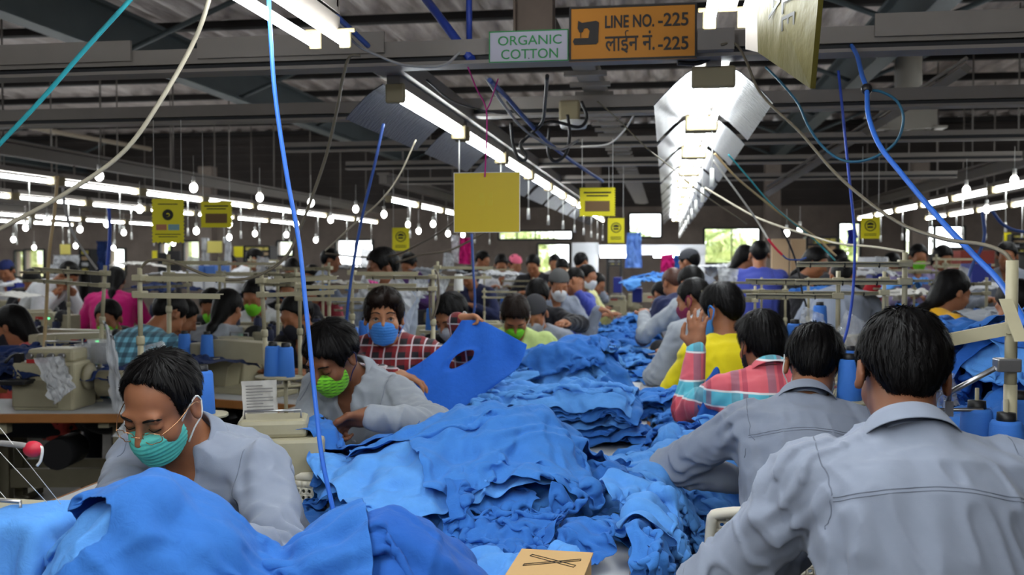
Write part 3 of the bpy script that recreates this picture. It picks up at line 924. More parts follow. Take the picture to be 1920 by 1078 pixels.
        V, Q = surface(Field(hprims, hpost), hlo, hhi, max(.004, vox * .8)); mesh_obj('hair', V, Q, hairm, body)
    # mask
    if mask is not None:
        mp_ = [he((0, .030, -.048), (.064, .080, .074), .02), he((0, .085, -.04), (.026, .034, .032), .03), he((0, .062, -.095), (.036, .036, .028), .03)]
        def mpost(Q_, d):
            q = ((Q_ - h0) @ M3.T) / hs
            top = -.012 - .06 * (np.abs(q[:, 0]) / .06) ** 2 * .35
            cutt = np.maximum(np.maximum((q[:, 2] - top), (-.118 + .25 * np.abs(q[:, 0]) - q[:, 2])), (.022 - q[:, 1]))
            pl = .0012 * np.sin(q[:, 2] * 520) if fine else 0
            return np.maximum(d - pl, cutt * .9 * hs)
        V, Q = surface(Field(mp_, mpost), h0 - .16 * hs, h0 + .16 * hs, max(.0035, vox * .6))
        mo = mesh_obj('face_mask', V, Q, mask, body)
        if fine or strap is not None:
            for x in (-1, 1):
                mb = MB()
                for uu, ue in ((-.022, .022), (-.085, -.032)):
                    pts = [hp(x * .062, .028, uu), hp(x * .076, .012, (uu + ue) / 2 + .004), hp(x * .088, -.012, ue), hp(x * .086, -.028, -.002)]
                    mb.tube(spline(pts, 5), .0022 if strap is None or fine else .004, 5)
                mb.build('ear_loop', strap or white_plastic, body)
    # brows, eyes
    if brow and (fine or eyes):
        for x in (-1, 1):
            mb = MB(); mb.tube(spline([hp(x * .013, .0925, .0225), hp(x * .030, .0915, .029), hp(x * .052, .076, .023)], 4), [.0022] + [.0036] * 7 + [.0012], 5, flat=.8)
            mb.build('eyebrow', hairm, body)
            mb = MB(); mb.tube(spline([hp(x * .0175, .0865, -.001), hp(x * .032, .0905, -.0045 if not eyes else .0085), hp(x * .0465, .083, 0)], 4), .0012, 4); mb.build('eyelashes', hairm, body)
            if eyes:
                mb = MB(); mb.ball(hp(x * .032, .0765, -.0005), .0118 * hs, 14, 10); e = mb.build('eye', eye_m, body)
                c = Vector(hp(x * .032, .0765, -.0005)); cd = (Vector(CAM) - base - c).normalized()
                mb = MB(); mb.ball(c + cd * .0062 * hs, .0076 * hs, 12, 8); mb.build('iris', iris_m, e)
    PEOPLE[key or label] = dict(body=body, shirt=so, H=H, C=C, P=P, A=A, D=D, R=R2, F=F, EL=EL, WR=WR, SH=SH, hp=lambda r, f, u: Vector(hp(r, f, u)) + base, base=base, hf=hf, hu=hu, hr=hr, shm=shirt)
    return body
def _dead(o):
    try: o.name; return False
    except ReferenceError: return True
def strands_on(V, Q, crown, hf, hu, h0, n, hs):
    "short tapering locks lying along the hair, flowing from the crown"
    rg = np.random.default_rng(n)
    N = np.zeros_like(V)
    fn = np.cross(V[Q[:, 2]] - V[Q[:, 0]], V[Q[:, 3]] - V[Q[:, 1]])
    for k in range(4): np.add.at(N, Q[:, k], fn)
    N /= np.maximum(np.linalg.norm(N, axis=1), 1e-9)[:, None]
    ok = np.where(((V - h0) * N).sum(1) > 0)[0]
    i = rg.choice(ok, n); p = V[i].copy(); nn = N[i]
    tree = BVHTree.FromPolygons([tuple(v) for v in V], [tuple(q) for q in Q])
    PT = [p]; NN = [nn]
    ln = (.010 + .016 * rg.random(n))[:, None] * hs
    lift = (.002 + .0055 * rg.random(n))[:, None]
    jit = rg.normal(0, .22, (n, 3))
    for st in range(3):
        d = p - crown; d = d + np.array([0, 0, -.012]) + jit * .03
        d = d - nn * (d * nn).sum(1)[:, None]; d /= np.maximum(np.linalg.norm(d, axis=1), 1e-9)[:, None]
        p = p + d * ln / 3 * 2
        q, m = [], []
        for a in p:
            r = tree.find_nearest(Vector(a)); q.append(r[0]); m.append(r[1])
        p = np.array(q); nn = np.array(m)
        PT.append(p + nn * lift * (st + 1) / 2.2); NN.append(nn)
    wv = (.0008 + .0007 * rg.random(n))[:, None] * hs
    Vs = []
    for k in range(4):
        a = PT[min(k + 1, 3)] - PT[max(k - 1, 0)]
        sd = np.cross(a, NN[k]); sd /= np.maximum(np.linalg.norm(sd, axis=1), 1e-9)[:, None]
        w = wv * (1, 1.0, .8, .15)[k]
        Vs += [PT[k] - sd * w, PT[k] + sd * w]
    Vs = np.stack(Vs, 1).reshape(-1, 3)
    b = np.arange(n)[:, None] * 8
    F = np.concatenate([b + np.array([[2 * k, 2 * k + 1, 2 * k + 3, 2 * k + 2]]) for k in range(3)])
    return Vs, F
# ---------------------------------------------------------------- the cast, placed by where each head is
mask_teal = mat('teal_mask_cloth', S(84, 190, 178), .7, var=.08, vscale=60); mask_blue = mat('blue_mask_cloth', S(62, 132, 214), .8)
mask_white = mat('white_mask_cloth', S(205, 208, 212), .8); mask_green = mat('green_mask_cloth', S(112, 200, 36), .8); mask_grey = mat('grey_mask_cloth', S(150, 152, 158), .8)
mask_magenta = mat('magenta_mask_cloth', S(120, 30, 70), .8); mask_black = mat('black_mask_cloth', S(25, 25, 34), .8)
navy_edge = mat('navy_edging', S(28, 30, 80), .8)
black_cloth = cloth_mat('black_cloth', (28, 27, 32)); yellow_cloth = cloth_mat('yellow_cloth', (226, 206, 24)); lime_cloth = cloth_mat('pale_lime_cloth', (186, 205, 130)); navy_cloth2 = cloth_mat('navy_wool', (38, 44, 78))
blue_cloth2 = cloth_mat('blue_shirt_cloth', (70, 82, 170)); maroon = cloth_mat('maroon_cloth', (110, 30, 40)); magenta_c = cloth_mat('magenta_cloth', (190, 24, 110)); white_c = cloth_mat('white_cloth', (214, 216, 220))
coral_c = cloth_mat('coral_cloth', (222, 92, 84)); purple_c = cloth_mat('purple_cloth', (90, 60, 120)); paleyellow_c = cloth_mat('pale_yellow_cloth', (222, 220, 160)); orange_yellow = cloth_mat('mustard_cloth', (228, 170, 20)); pink_c = cloth_mat('pink_cloth', (226, 90, 120))
slate_c = cloth_mat('slate_cloth', (128, 134, 146))
plaid_red = plaid_mat('red_black_plaid', (26, 22, 30), [(0, .056, 0, .026, (150, 24, 34), .6), (2, .056, .01, .026, (156, 26, 34), .45), (0, .056, .038, .006, (225, 220, 225), .75), (2, .056, .041, .006, (225, 220, 225), .65)])
stripe_pink = plaid_mat('pink_cyan_stripe', (222, 96, 108), [(2, .17, .055, .06, (96, 196, 214), 1), (0, .13, .02, .018, (160, 40, 70), .6), (0, .13, .06, .03, (90, 110, 130), .5), (2, .17, .055, .007, (240, 236, 236), 1), (2, .17, -.004, .007, (240, 236, 236), 1)], rough=.8)
check_blue = plaid_mat('blue_check', (120, 190, 214), [(0, .05, 0, .025, (28, 40, 60), .6), (2, .05, 0, .025, (28, 40, 60), .6)])
print_green = plaid_mat('green_printed_mask', (118, 205, 40), [(2, .012, 0, .003, (30, 60, 20), .8), (0, .02, 0, .008, (118, 205, 40), .6)])
W = lambda px, py, d: at(px, py, d)
# right row, backs to the camera
person('person in blue-grey shirt seated nearest the camera, seen from behind, thick black hair', W(1691, 700, 1.95), face=-4, lean=22, pitch=20, yaw=3, neck=42, roll=-4, vox=.005, hair='short', strands=9000, sc=1.05, headh=.96, hair_vol=.003,
       shoulder_shift=(-.02, 0), collar=1, collar_open=False, vneck=False, key='R1', skin=SKIN_D, wrinkle=.016, shirt=shirt_grey, poles=((-.9, -.1, -.8), (.9, -.1, -.8)))
person('person in blue-grey shirt with left elbow raised out, seated second in the right row', W(1526, 685, 2.98), face=2, lean=24, pitch=26, yaw=6, neck=46, roll=-4, shoulder_shift=(-.035, 0), vox=.006, hair='short', strands=4500, hair_vol=.006, headh=.98, collar=1, collar_open=False, vneck=False, key='R2',
       hands=(W(1405, 905, 3.08), None), poles=((-1, -.1, .05), None), mask=mask_white, strap=white_plastic, shirt=shirt_grey)
person('person in pink and cyan striped shirt raising left hand beside forehead', W(1428, 645, 3.9), face=-12, lean=22, pitch=14, yaw=-10, neck=44, vox=.0065, hair='full', strands=4000, hair_vol=-.002, collar=1, collar_open=False, vneck=False, key='R3', shirt=stripe_pink,
       hands=(W(1306, 655, 4.1), None), poles=((-.5, .4, -.9), None), hdir=((.0, .15, 1), None), palm=((.3, 1, 0), None), curl=(.25, .6), mask=mask_black, strap=mask_black, headh=1.03)
person('person in yellow top with blue mask turned left in the right row', W(1352, 582, 4.85), face=-25, lean=24, pitch=18, yaw=-25, neck=18, vox=.0085, hair='short', strands=2500, hair_vol=.010, headh=1.06, key='R4', shirt=yellow_cloth, mask=mask_blue, strap=mask_blue, vneck=False)
person('person in grey shirt with magenta mask facing left beyond the yellow top', W(1300, 562, 5.8), face=-35, lean=24, pitch=18, yaw=-30, vox=.009, shirt=shirt_grey2, mask=mask_magenta, strap=mask_magenta, key='R5', collar=1, vneck=False, hair_vol=.006)
person('person in pale grey shirt reaching a sleeve left over the blue heap', W(1296, 533, 6.8), face=-30, lean=32, pitch=30, yaw=-8, vox=.010, shirt=shirt_grey2, key='R6', hands=(W(1208, 592, 6.9), None), vneck=False, hair_vol=.006)
person('person with reddish brown hair in navy pullover bent over the far right row', W(1262, 532, 7.8), face=-30, lean=30, pitch=30, vox=.011, shirt=navy_cloth2, key='R7', hairm=mat('reddish_hair', S(70, 38, 26), .5), vneck=False)
person('person in grey shirt and grey cap standing beyond the right row', W(1292, 492, 9.0), face=-55, lean=12, pitch=18, vox=.011, shirt=slate_c, key='R8', seated=False, cap=mat('grey_cap', S(60, 62, 68), .9), vneck=False)
person('person in pale shirt low beside the far end of the blue heap', W(1240, 553, 9.0), face=-40, lean=34, pitch=35, vox=.012, shirt=white_c, key='R9', vneck=False)
# left row, faces to the camera
person('person in teal mask and glasses leaning over blue cloth at the front left', W(303, 756, 2.3), face=190, lean=36, pitch=32, yaw=-3, roll=4, neck=42, vox=.0048, hair='receding', strands=7000, headh=1.0, hair_vol=-.003, collar=1, key='L1', skin=SKIN, sleeve=.62, wrinkle=.012,
       hands=(W(388, 1030, 1.95), W(255, 1000, 2.0)), poles=((.35, -.7, -.35), (-.8, .3, -.6)), mask=mask_teal, strap=white_plastic, sc=1.0)
person('person in printed green mask gripping blue cloth, second in the left row', W(622, 668, 3.45), face=200, lean=30, pitch=36, yaw=2, roll=2, neck=54, vox=.0055, hair='short', strands=6000, hair_vol=.010, headh=.98, collar=1, key='L2', skin=SKIN_D,
       hands=(W(694, 780, 3.10), W(590, 880, 3.2)), poles=((1, .1, -.35), (-.8, .3, -.6)), hdir=((-.95, -.1, -.25), None), palm=((0, -.5, -1), None), curl=(1.05, .8), mask=print_green, mask_edge=navy_edge, strap=navy_edge, shirt=shirt_grey2)
person('person in red plaid shirt and blue mask holding up a blue shirt panel', W(720, 594, 4.35), face=170, lean=4, pitch=3, yaw=-4, neck=46, vox=.0065, hair='full', strands=3500, hairm=hair_b, collar=1, key='L3', skin=SKIN_L, shirt=plaid_red, mask=mask_blue, strap=mask_blue, eyes=True, seated=False,
       hands=(W(856, 602, 4.15), W(738, 705, 4.0)), vneck=False, poles=((.5, .2, -.8), (-.9, .3, -.5)), hdir=((.85, 0, .12), (.9, -.1, -.05)), palm=((0, -.6, -1), (0, 0, -1)), curl=(.9, .45), wrinkle=.008)
person('person in black top with grey mask behind the raised blue panel', W(846, 592, 5.3), face=200, lean=24, pitch=34, yaw=6, vox=.008, shirt=black_cloth, mask=mask_grey, hair_vol=.004, key='L4', strands=1500)
person('person in pale lime polo and green mask looking straight down', W(966, 592, 5.8), face=170, lean=26, pitch=48, vox=.008, shirt=lime_cloth, mask=mask_green, hair_vol=.006, key='L5', collar=1, strands=1500, hairm=hair_b)
person('person in grey beanie half hidden behind the lime polo', W(1003, 588, 6.6), face=185, lean=24, pitch=34, vox=.010, shirt=slate_c, mask=mask_grey, key='L6', cap=mat('dark_beanie', S(50, 50, 54), .95))
person('person in black pullover and white mask leaning right with bent sleeve', W(1008, 556, 7.2), face=165, lean=34, pitch=34, yaw=8, vox=.009, shirt=black_cloth, mask=mask_white, key='L7', hair_vol=.008, hands=(W(1060, 606, 6.9), None), poles=((1, -.1, -.2), None), strands=1200)
person('person in grey beanie and white mask stretching an arm over the heap', W(1048, 533, 8.0), face=150, lean=26, pitch=24, yaw=12, vox=.010, shirt=shirt_grey, mask=mask_white, key='L8', cap=mat('grey_beanie', S(84, 84, 84), .95), hands=(W(1120, 580, 7.9), None), poles=((.3, 0, -1), None), hdir=((.95, 0, -.1), None))
person('person pressing a hand to the face beyond the stretched arm', W(1078, 527, 8.9), face=150, lean=20, pitch=24, vox=.011, shirt=blue_cloth2, key='L9', hands=(W(1083, 548, 8.65), None), hdir=((0, 0, 1), None), palm=((-.3, 1, 0), None))
person('person in pale yellow top and white mask facing right by the heap', W(1101, 519, 9.8), face=120, lean=12, pitch=14, vox=.011, shirt=paleyellow_c, mask=mask_white, key='L10')
person('person in grey shirt bent forward beside the pale yellow top', W(1118, 532, 10.7), face=110, lean=30, pitch=30, vox=.012, shirt=slate_c, key='L11')
person('person in grey shirt standing with back turned by the white booth', W(1090, 492, 11.8), face=30, lean=8, pitch=16, vox=.012, shirt=slate_c, key='L12', seated=False, vneck=False)
person('person in grey shirt standing behind the plaid shirt, looking left', W(716, 502, 6.3), face=215, lean=3, pitch=14, yaw=18, vox=.009, shirt=shirt_grey, key='N1', seated=False, skin=SKIN_D, hair_vol=.012, collar=1)
# left hall
LEFT = [
    ('person in black vest and coral sleeves at the left edge, facing left', (22, 612, 5.9), dict(face=240, lean=20, pitch=16, yaw=25, shirt=coral_c, hair='woman', mask=mask_black)),
    ('person in white shirt bending far over a table at left', (128, 515, 9.3), dict(face=100, lean=44, pitch=50, shirt=white_c, seated=False)),
    ('person in magenta shawl with long dark hair sitting with back turned', (217, 526, 9.0), dict(face=-20, lean=20, pitch=20, shirt=magenta_c, hair='woman')),
    ('person in dark top and green mask beside the leaning stand pole', (203, 597, 6.6), dict(face=170, lean=30, pitch=20, shirt=black_cloth, mask=mask_green)),
    ('person in blue checked shirt with dark yoke, back turned at left', (318, 590, 5.6), dict(face=25, lean=36, pitch=40, shirt=check_blue)),
    ('person in red scarf half hidden beside the checked shirt', (340, 596, 6.3), dict(face=60, lean=26, pitch=30, shirt=maroon, hair='woman')),
    ('person in black with green mask bent over beside the long braid', (396, 572, 7.4), dict(face=170, lean=30, pitch=34, shirt=black_cloth, mask=mask_green)),
    ('person with long black braid and grey top, back turned', (428, 578, 6.5), dict(face=10, lean=14, pitch=16, shirt=shirt_grey2, hair='woman', hair_vol=.006)),
    ('person in white shirt and green mask sewing, facing the camera at left', (476, 556, 7.2), dict(face=178, lean=18, pitch=26, shirt=white_c, mask=mask_green, collar=1)),
    ('person in dark clothes and dark mask behind the bright blue cable', (556, 592, 5.7), dict(face=195, lean=24, pitch=24, yaw=10, shirt=black_cloth, mask=mask_black)),
    ('person in black hijab low behind the dark clothed sewer', (540, 545, 7.4), dict(face=160, lean=24, pitch=26, shirt=black_cloth, hair='woman')),
    ('person in white shirt standing with back turned in the left distance', (478, 486, 11.5), dict(face=60, lean=24, pitch=20, shirt=white_c, seated=False)),
    ('person in pale vest over blue sleeves standing in profile', (621, 488, 10.5), dict(face=70, lean=6, pitch=10, shirt=shirt_grey, seated=False)),
    ('person in white top bending near the standing vest', (548, 505, 11.0), dict(face=140, lean=40, pitch=40, shirt=white_c, seated=False)),
    ('person in pink top working left of the standing vest', (586, 517, 11.5), dict(face=200, lean=26, pitch=30, shirt=pink_c, hair='woman')),
    ('person in rust red top far off by the tall dark panel', (432, 496, 13.0), dict(face=120, lean=16, pitch=20, shirt=cloth_mat('rust_cloth', (150, 56, 36)))),
    ('person in purple top with head lowered behind the standing grey shirt', (767, 496, 10.5), dict(face=200, lean=24, pitch=36, shirt=purple_c)),
    ('person in white and blue at the far left edge', (12, 508, 11.0), dict(face=170, lean=18, pitch=24, shirt=white_c, cap=mat('navy_scarf', S(30, 40, 90), .9))),
    ('person in black lying head down over work at far left', (60, 528, 9.6), dict(face=160, lean=44, pitch=44, shirt=black_cloth)),
    ('person in dark red top behind the checked shirt table', (575, 548, 8.5), dict(face=190, lean=30, pitch=40, shirt=maroon, hair='woman')),
    ('person in grey shirt far behind the yellow board, nearest the glass door', (1000, 497, 11.5), dict(face=185, lean=22, pitch=30, shirt=black_cloth)),
    ('person in white shirt leaning in the distance under the yellow board', (940, 496, 12.0), dict(face=170, lean=30, pitch=30, shirt=white_c)),
    ('person in pink cap in the distance left of the glass door', (966, 496, 12.3), dict(face=150, lean=20, pitch=24, shirt=slate_c, cap=mat('pink_cap', S(230, 110, 140), .9))),
    ('person in white top in front of the glass door', (1040, 494, 13.5), dict(face=180, lean=16, pitch=20, shirt=white_c)),
    ('person in bright green top by the glass door', (1054, 503, 12.6), dict(face=170, lean=24, pitch=36, shirt=cloth_mat('bright_green_cloth', (100, 190, 50)))),
    ('person in dark blue by the pink hanging garment', (905, 488, 13.0), dict(face=110, lean=18, pitch=20, shirt=navy_cloth2)),
    ('person in dark top between the poly bags at centre left', (880, 520, 10.8), dict(face=200, lean=26, pitch=30, shirt=navy_cloth2)),
    ('person in royal blue shirt standing with back turned on the right', (1424, 478, 8.6), dict(face=4, lean=6, pitch=10, shirt=blue_cloth2, seated=False, vneck=False)),
    ('person with black hair low in front of the royal blue shirt', (1398, 484, 9.6), dict(face=60, lean=14, pitch=20, shirt=black_cloth, hair='woman', seated=False)),
    ('person in black with long hair beside the cardboard coloured partition', (1530, 492, 8.4), dict(face=120, lean=20, pitch=24, shirt=black_cloth, hair='woman', seated=False)),
    ('person in grey shirt bending with back turned on the right', (1581, 520, 6.9), dict(face=15, lean=34, pitch=30, shirt=shirt_grey, vneck=False)),
    ('person in black standing behind the bending grey shirt', (1572, 492, 9.2), dict(face=40, lean=8, pitch=12, shirt=black_cloth, seated=False)),
    ('person in mustard shawl with dark ponytail in profile', (1786, 548, 5.6), dict(face=70, lean=20, pitch=18, shirt=orange_yellow, hair='woman', sleeve=.2)),
    ('person in grey shirt at the right edge behind the tall pole', (1906, 572, 4.9), dict(face=-35, lean=22, pitch=24, shirt=shirt_grey)),
    ('person in lilac shirt and green mask far right, facing the camera', (1722, 482, 9.6), dict(face=176, lean=10, pitch=16, shirt=cloth_mat('lilac_cloth', (140, 130, 170)), mask=mask_green)),
    ('person in pale pink top right of the lilac shirt', (1768, 484, 9.8), dict(face=160, lean=24, pitch=28, shirt=cloth_mat('pale_pink_cloth', (205, 160, 170)), hair='woman')),
    ('person in red and blue in the right distance', (1672, 498, 9.8), dict(face=200, lean=26, pitch=26, shirt=cloth_mat('red_cloth', (180, 40, 50)), hair='woman')),
    ('person in dark top under the far right lamps', (1888, 480, 8.6), dict(face=200, lean=10, pitch=14, shirt=slate_c)),
]
for lb, (px, py, d), kw in LEFT:
    kw.setdefault('hair_vol', .006)
    person(lb, W(px, py, d), vox=.0115 if d < 8 else .0145, **kw)
# details on the four people in front
def seam_on(key, pts, name, m, r=.0012, lift=.0004, cast=None):
    "stitched seam laid on the shirt through the given points"
    p = PEOPLE[key]; me = p['shirt'].data
    t = BVHTree.FromPolygons([v.co.copy() for v in me.vertices], [tuple(q.vertices) for q in me.polygons])
    out = []
    for v in spline(pts, 10):
        if cast is not None:
            co, n, i, dd = t.ray_cast(v - p['base'] - cast * .5, cast)
            if co is not None: out.append(co - cast * lift)
            continue
        co, n, i, dd = t.find_nearest(v - p['base'])
        if co is not None: out.append(co + n * lift)
    MB().tube(out, r, 5).build(name, m, p['shirt'])
seam_m = cloth_mat('shirt_seam', (112, 119, 134))
def back_seams(key, drop=.13):
    p = PEOPLE[key]; C, A, R, D, SH = p['C'], p['A'], p['R'], p['D'], p['SH']
    b = lambda r, a: C + R * r - A * a - D * .16
    seam_on(key, [b(-.165, drop - .017), b(-.12, drop - .02), b(0, drop - .03), b(.12, drop - .02), b(.165, drop - .017)], 'yoke_seam', seam_m, cast=D)
    seam_on(key, [b(-.165, drop - .010), b(-.12, drop - .013), b(0, drop - .023), b(.12, drop - .013), b(.165, drop - .010)], 'yoke_seam', seam_m, .001, cast=D)
    for i, sg in enumerate((-1, 1)):
        s_ = SH[i]
        seam_on(key, [s_ + A * .09 - R * sg * .01, s_ - D * .08 + A * .02 - R * sg * .005, s_ - D * .09 - A * .05 - R * sg * .02, s_ - D * .06 - A * .11 - R * sg * .035], 'armhole_seam', seam_m, .0013)
back_seams('R1'); back_seams('R2')
for key in ('L1', 'L2'):
    p = PEOPLE[key]; C, A, R, D, SH = p['C'], p['A'], p['R'], p['D'], p['SH']
    f = lambda r, a: C + R * r - A * a + D * .17
    for i, sg in enumerate((-1, 1)):
        s_ = SH[i]
        seam_on(key, [s_ + A * .09 - R * sg * .01, s_ + D * .08 + A * .02 - R * sg * .01, s_ + D * .09 - A * .06 - R * sg * .03], 'armhole_seam', seam_m, .0013)
    seam_on(key, [f(.012, .17), f(.012, .28), f(.012, .40)], 'placket_edge', seam_m, .0013, cast=-D)
    me = p['shirt'].data; t = BVHTree.FromPolygons([v.co.copy() for v in me.vertices], [tuple(q.vertices) for q in me.polygons])
    for a in (.19, .27, .35):
        co, n, i, dd = t.find_nearest(f(0, a) - p['base'])
        MB().cyl(co, co + n * .004, .0058, seg=10).build('button', mat('grey_button', S(150, 155, 170), .3), p['shirt'])
p = PEOPLE['L1']; f = lambda r, a: p['C'] + p['R'] * r - p['A'] * a + p['D'] * .3
seam_on('L1', [f(-.05, .21), f(-.055, .29), f(-.09, .305), f(-.125, .29), f(-.13, .21), f(-.05, .21)], 'pocket', seam_m, .0013, cast=-p['D'])
# wire glasses
gold = mat('gold_wire', S(200, 150, 110), .25, .9)
gr = MB(); lens_m = mat('lens_glass', (1, 1, 1, 1), .02, alpha=.12, trans=.8)
hp = lambda r, f_, u: p['hp'](r, f_, u) - p['base']
lens = MB()
for x in (-1, 1):
    ring = [hp(x * (.034 + .023 * math.cos(t_) * (1 - .08 * math.sin(t_))), .112 - .006 * abs(math.cos(t_)) ** 2 - (.006 if math.cos(t_) > 0 else 0), -.008 + .014 * math.copysign(abs(math.sin(t_)) ** .7, math.sin(t_))) for t_ in [2 * PI * k / 20 for k in range(21)]]
    gr.tube(ring, .0011, 6, cap=False)
    lens.add(ring[:20], [tuple(range(20))])
    gr.tube(spline([hp(x * .056, .102, -.002), hp(x * .075, .06, .004), hp(x * .084, .0, .010), hp(x * .086, -.022, -.006)], 6), .0012, 6)
gr.tube(spline([hp(-.012, .114, -.004), hp(0, .118, .0), hp(.012, .114, -.004)], 5), .0011, 6)
go = gr.build('glasses', gold, p['body']); lo_ = lens.build('lens', lens_m, go)

IDS = ['coral sleeved person', 'white shirt bending at left', 'magenta shawl person', 'dark top by the leaning stand', 'blue checked shirt person', 'red scarf person', 'black top with bent head', 'long braid person', 'white shirt sewer at left', 'dark clothed sewer', 'black hijab person', '', '', '', 'pink top person', '', 'purple top person', 'white and blue person', 'black top at far left', 'dark red top person', 'black top by glass door', '', '', '', '', '', 'navy top between the bags', '', '', 'black long haired person', 'bending grey shirt at right', '', 'mustard shawl person', 'grey shirt at right edge', 'lilac shirt person', 'pale pink top person', 'red and blue person', 'dark top at far right']
# ---------------------------------------------------------------- tables, machines, thread stands, chairs
table_white = mat('white_laminate', S(206, 208, 210), .35, var=.05, vscale=6)
wood_edge = mat('brown_wood_edge', S(158, 104, 54), .5, var=.25, vscale=12, bstretch=(1, 1, 1))
thread_blue = mat('blue_thread', S(52, 112, 196), .7, bump=.25, bscale=40, bstretch=(1, 1, 30)); thread_navy = mat('navy_thread', S(40, 46, 74), .7, bump=.25, bscale=40, bstretch=(1, 1, 30)); thread_white = mat('white_thread', S(222, 222, 220), .7)
led_g = mat('green_indicator', S(40, 220, 90), .4, emit=(.1, 1, .3, 1), estr=6.0); led_r = mat('red_indicator', S(220, 40, 40), .4, emit=(1, .1, .1, 1), estr=3.0)
clear_m = mat('clear_film', S(225, 228, 232), .12, alpha=.30, spec=.9, bump=.8, bscale=16)
haze_m = mat('hazy_film', S(215, 218, 222), .22, alpha=.62, spec=.8, bump=.8, bscale=18)
paper_m = mat('paper', S(214, 212, 206), .8)
def make_table(w, d, z=.8, name='sewing_table', legs=True):
    "centre of the top at the origin's x, y; wood edged white top on cream T legs"
    r = empty(name)
    MB().box((0, 0, z - .014), (w - .03, d - .03, .030)).build('table_top', table_white, r)
    mb = MB()
    for s in (-1, 1): mb.box((0, s * (d / 2 - .0075), z - .02), (w, .016, .042), bev=.004); mb.box((s * (w / 2 - .0075), 0, z - .02), (.016, d - .03, .042), bev=.004)
    mb.build('edge_band', wood_edge, r)
    for s in (-1, 1):
        x = s * (w / 2 - .16)
        mb = MB(); mb.box((x, 0, z / 2 - .02), (.055, .075, z - .08), bev=.006).box((x, 0, z - .055), (.05, d * .8, .035)).box((x, 0, .03), (.06, d * .95, .05), bev=.008); mb.build('leg', cream_dark, r)
    mb = MB(); mb.box((0, 0, .22), (w - .34, .03, .11)); mb.build('stretcher', cream_dark, r)
    mb = MB(); mb.box((-w * .12, -d / 2 + .09, z - .075), (.13, .06, .055), bev=.005); b = mb.build('switch_box', cream, r)
    mb = MB(); mb.box((-w * .12 - .03, -d / 2 + .059, z - .075), (.02, .006, .02)); mb.build('stop_button', led_r_off, b)
    mb = MB(); mb.box((-w * .12 + .01, -d / 2 + .059, z - .075), (.02, .006, .02)); mb.build('start_button', led_g_off, b)
    mb = MB(); mb.cyl((.12, -.1, z - .22), (.12, .1, z - .22), .075); mb.build('motor', dark_metal, r)
    return r
led_r_off = mat('red_button', S(170, 40, 40), .4); led_g_off = mat('green_button', S(50, 120, 60), .4)
def make_lockstitch():
    "operator sits on the -Y side; origin on the table under the bed centre"
    r = empty('sewing_machine')
    mb = MB(); mb.box((0, 0, .018), (.50, .18, .036), bev=.008); mb.build('bed', cream, r)
    mb = MB(); mb.prism([(.12, .03), (.235, .03), (.235, .25), (.20, .285), (-.17, .275), (-.215, .25), (-.215, .15), (-.15, .13), (-.12, .17), (.05, .175), (.10, .14)], (0, 0, 0), (1, 0, 0), (0, 0, 1), (0, 1, 0), .11)
    mb.build('arm', cream, r)
    mb = MB(); mb.box((-.20, 0, .19), (.06, .125, .17), bev=.012); mb.build('head', cream, r)
    mb = MB(); mb.cyl((-.20, 0, .045), (-.20, 0, .12), .005, seg=8).box((-.20, -.01, .045), (.022, .04, .006)).cyl((-.185, 0, .06), (-.185, 0, .12), .004, seg=6); mb.build('needle_bar', steel, r)
    mb = MB(); mb.lathe([(.02, 0), (.065, .004), (.07, .015), (.068, .03), (.03, .034), (.028, .045)], (.238, 0, .235), (1, 0, 0)); mb.build('hand_wheel', dark_metal, r)
    mb = MB(); mb.cyl((-.12, -.056, .21), (-.12, -.075, .21), .018).cyl((-.06, -.056, .235), (-.06, -.07, .235), .012).cyl((.17, -.056, .15), (.17, -.078, .15), .028); mb.build('tension_knob', steel, r)
    mb = MB(); mb.box((.29, .05, .20), (.10, .13, .13), bev=.01); mb.build('motor_cover', cream_dark, r)
    mb = MB(); mb.box((.06, -.0565, .235), (.09, .003, .022)); mb.build('name_plate', led_r_off, r)
    mb = MB(); mb.box((.17, -.0565, .235), (.02, .004, .006)); mb.build('indicator', led_g, r)
    return r
def make_overlock():
    r = empty('overlock_machine')
    mb = MB(); mb.box((0, .02, .10), (.26, .20, .20), bev=.012); mb.build('body', cream, r)
    mb = MB(); mb.box((.02, .02, .225), (.20, .15, .055), bev=.014); mb.build('top_cover', cream, r)
    mb = MB(); mb.box((-.03, -.083, .07), (.19, .02, .11), bev=.006); mb.build('front_cover', cream_dark, r)
    mb = MB(); mb.box((-.085, -.12, .125), (.11, .10, .018), bev=.004); mb.build('cloth_plate', dark_metal, r)
    mb = MB(); mb.box((-.11, -.06, .185), (.03, .03, .10)).cyl((-.11, -.06, .13), (-.11, -.06, .2), .005, seg=6).tube([(-.11, -.06, .235), (-.13, -.085, .225), (-.14, -.11, .2)], .006, 6); mb.build('needle_bar', dark_metal, r)
    mb = MB(); mb.lathe([(.02, 0), (.055, .004), (.058, .02), (.03, .028)], (.13, .03, .13), (1, 0, 0)); mb.build('hand_wheel', cream_dark, r)
    mb = MB()
    for k in range(4): mb.cyl((-.06 + k * .045, -.058, .225), (-.06 + k * .045, -.078, .225), .013, seg=10)
    mb.build('tension_knob', steel, r)
    mb = MB(); mb.tube([(-.06, .06, .25), (-.06, .06, .275), (.10, .06, .275), (.10, .06, .25)], .004, 6); mb.build('thread_guide', steel, r)
    mb = MB(); mb.cyl((.18, .05, .10), (.30, .05, .10), .055).cyl((.30, .05, .10), (.33, .05, .10), .03); mb.build('motor', cream_dark, r)
    mb = MB(); mb.box((-.02, -.082, .205), (.09, .004, .016)); mb.build('name_plate', led_r_off, r)
    return r
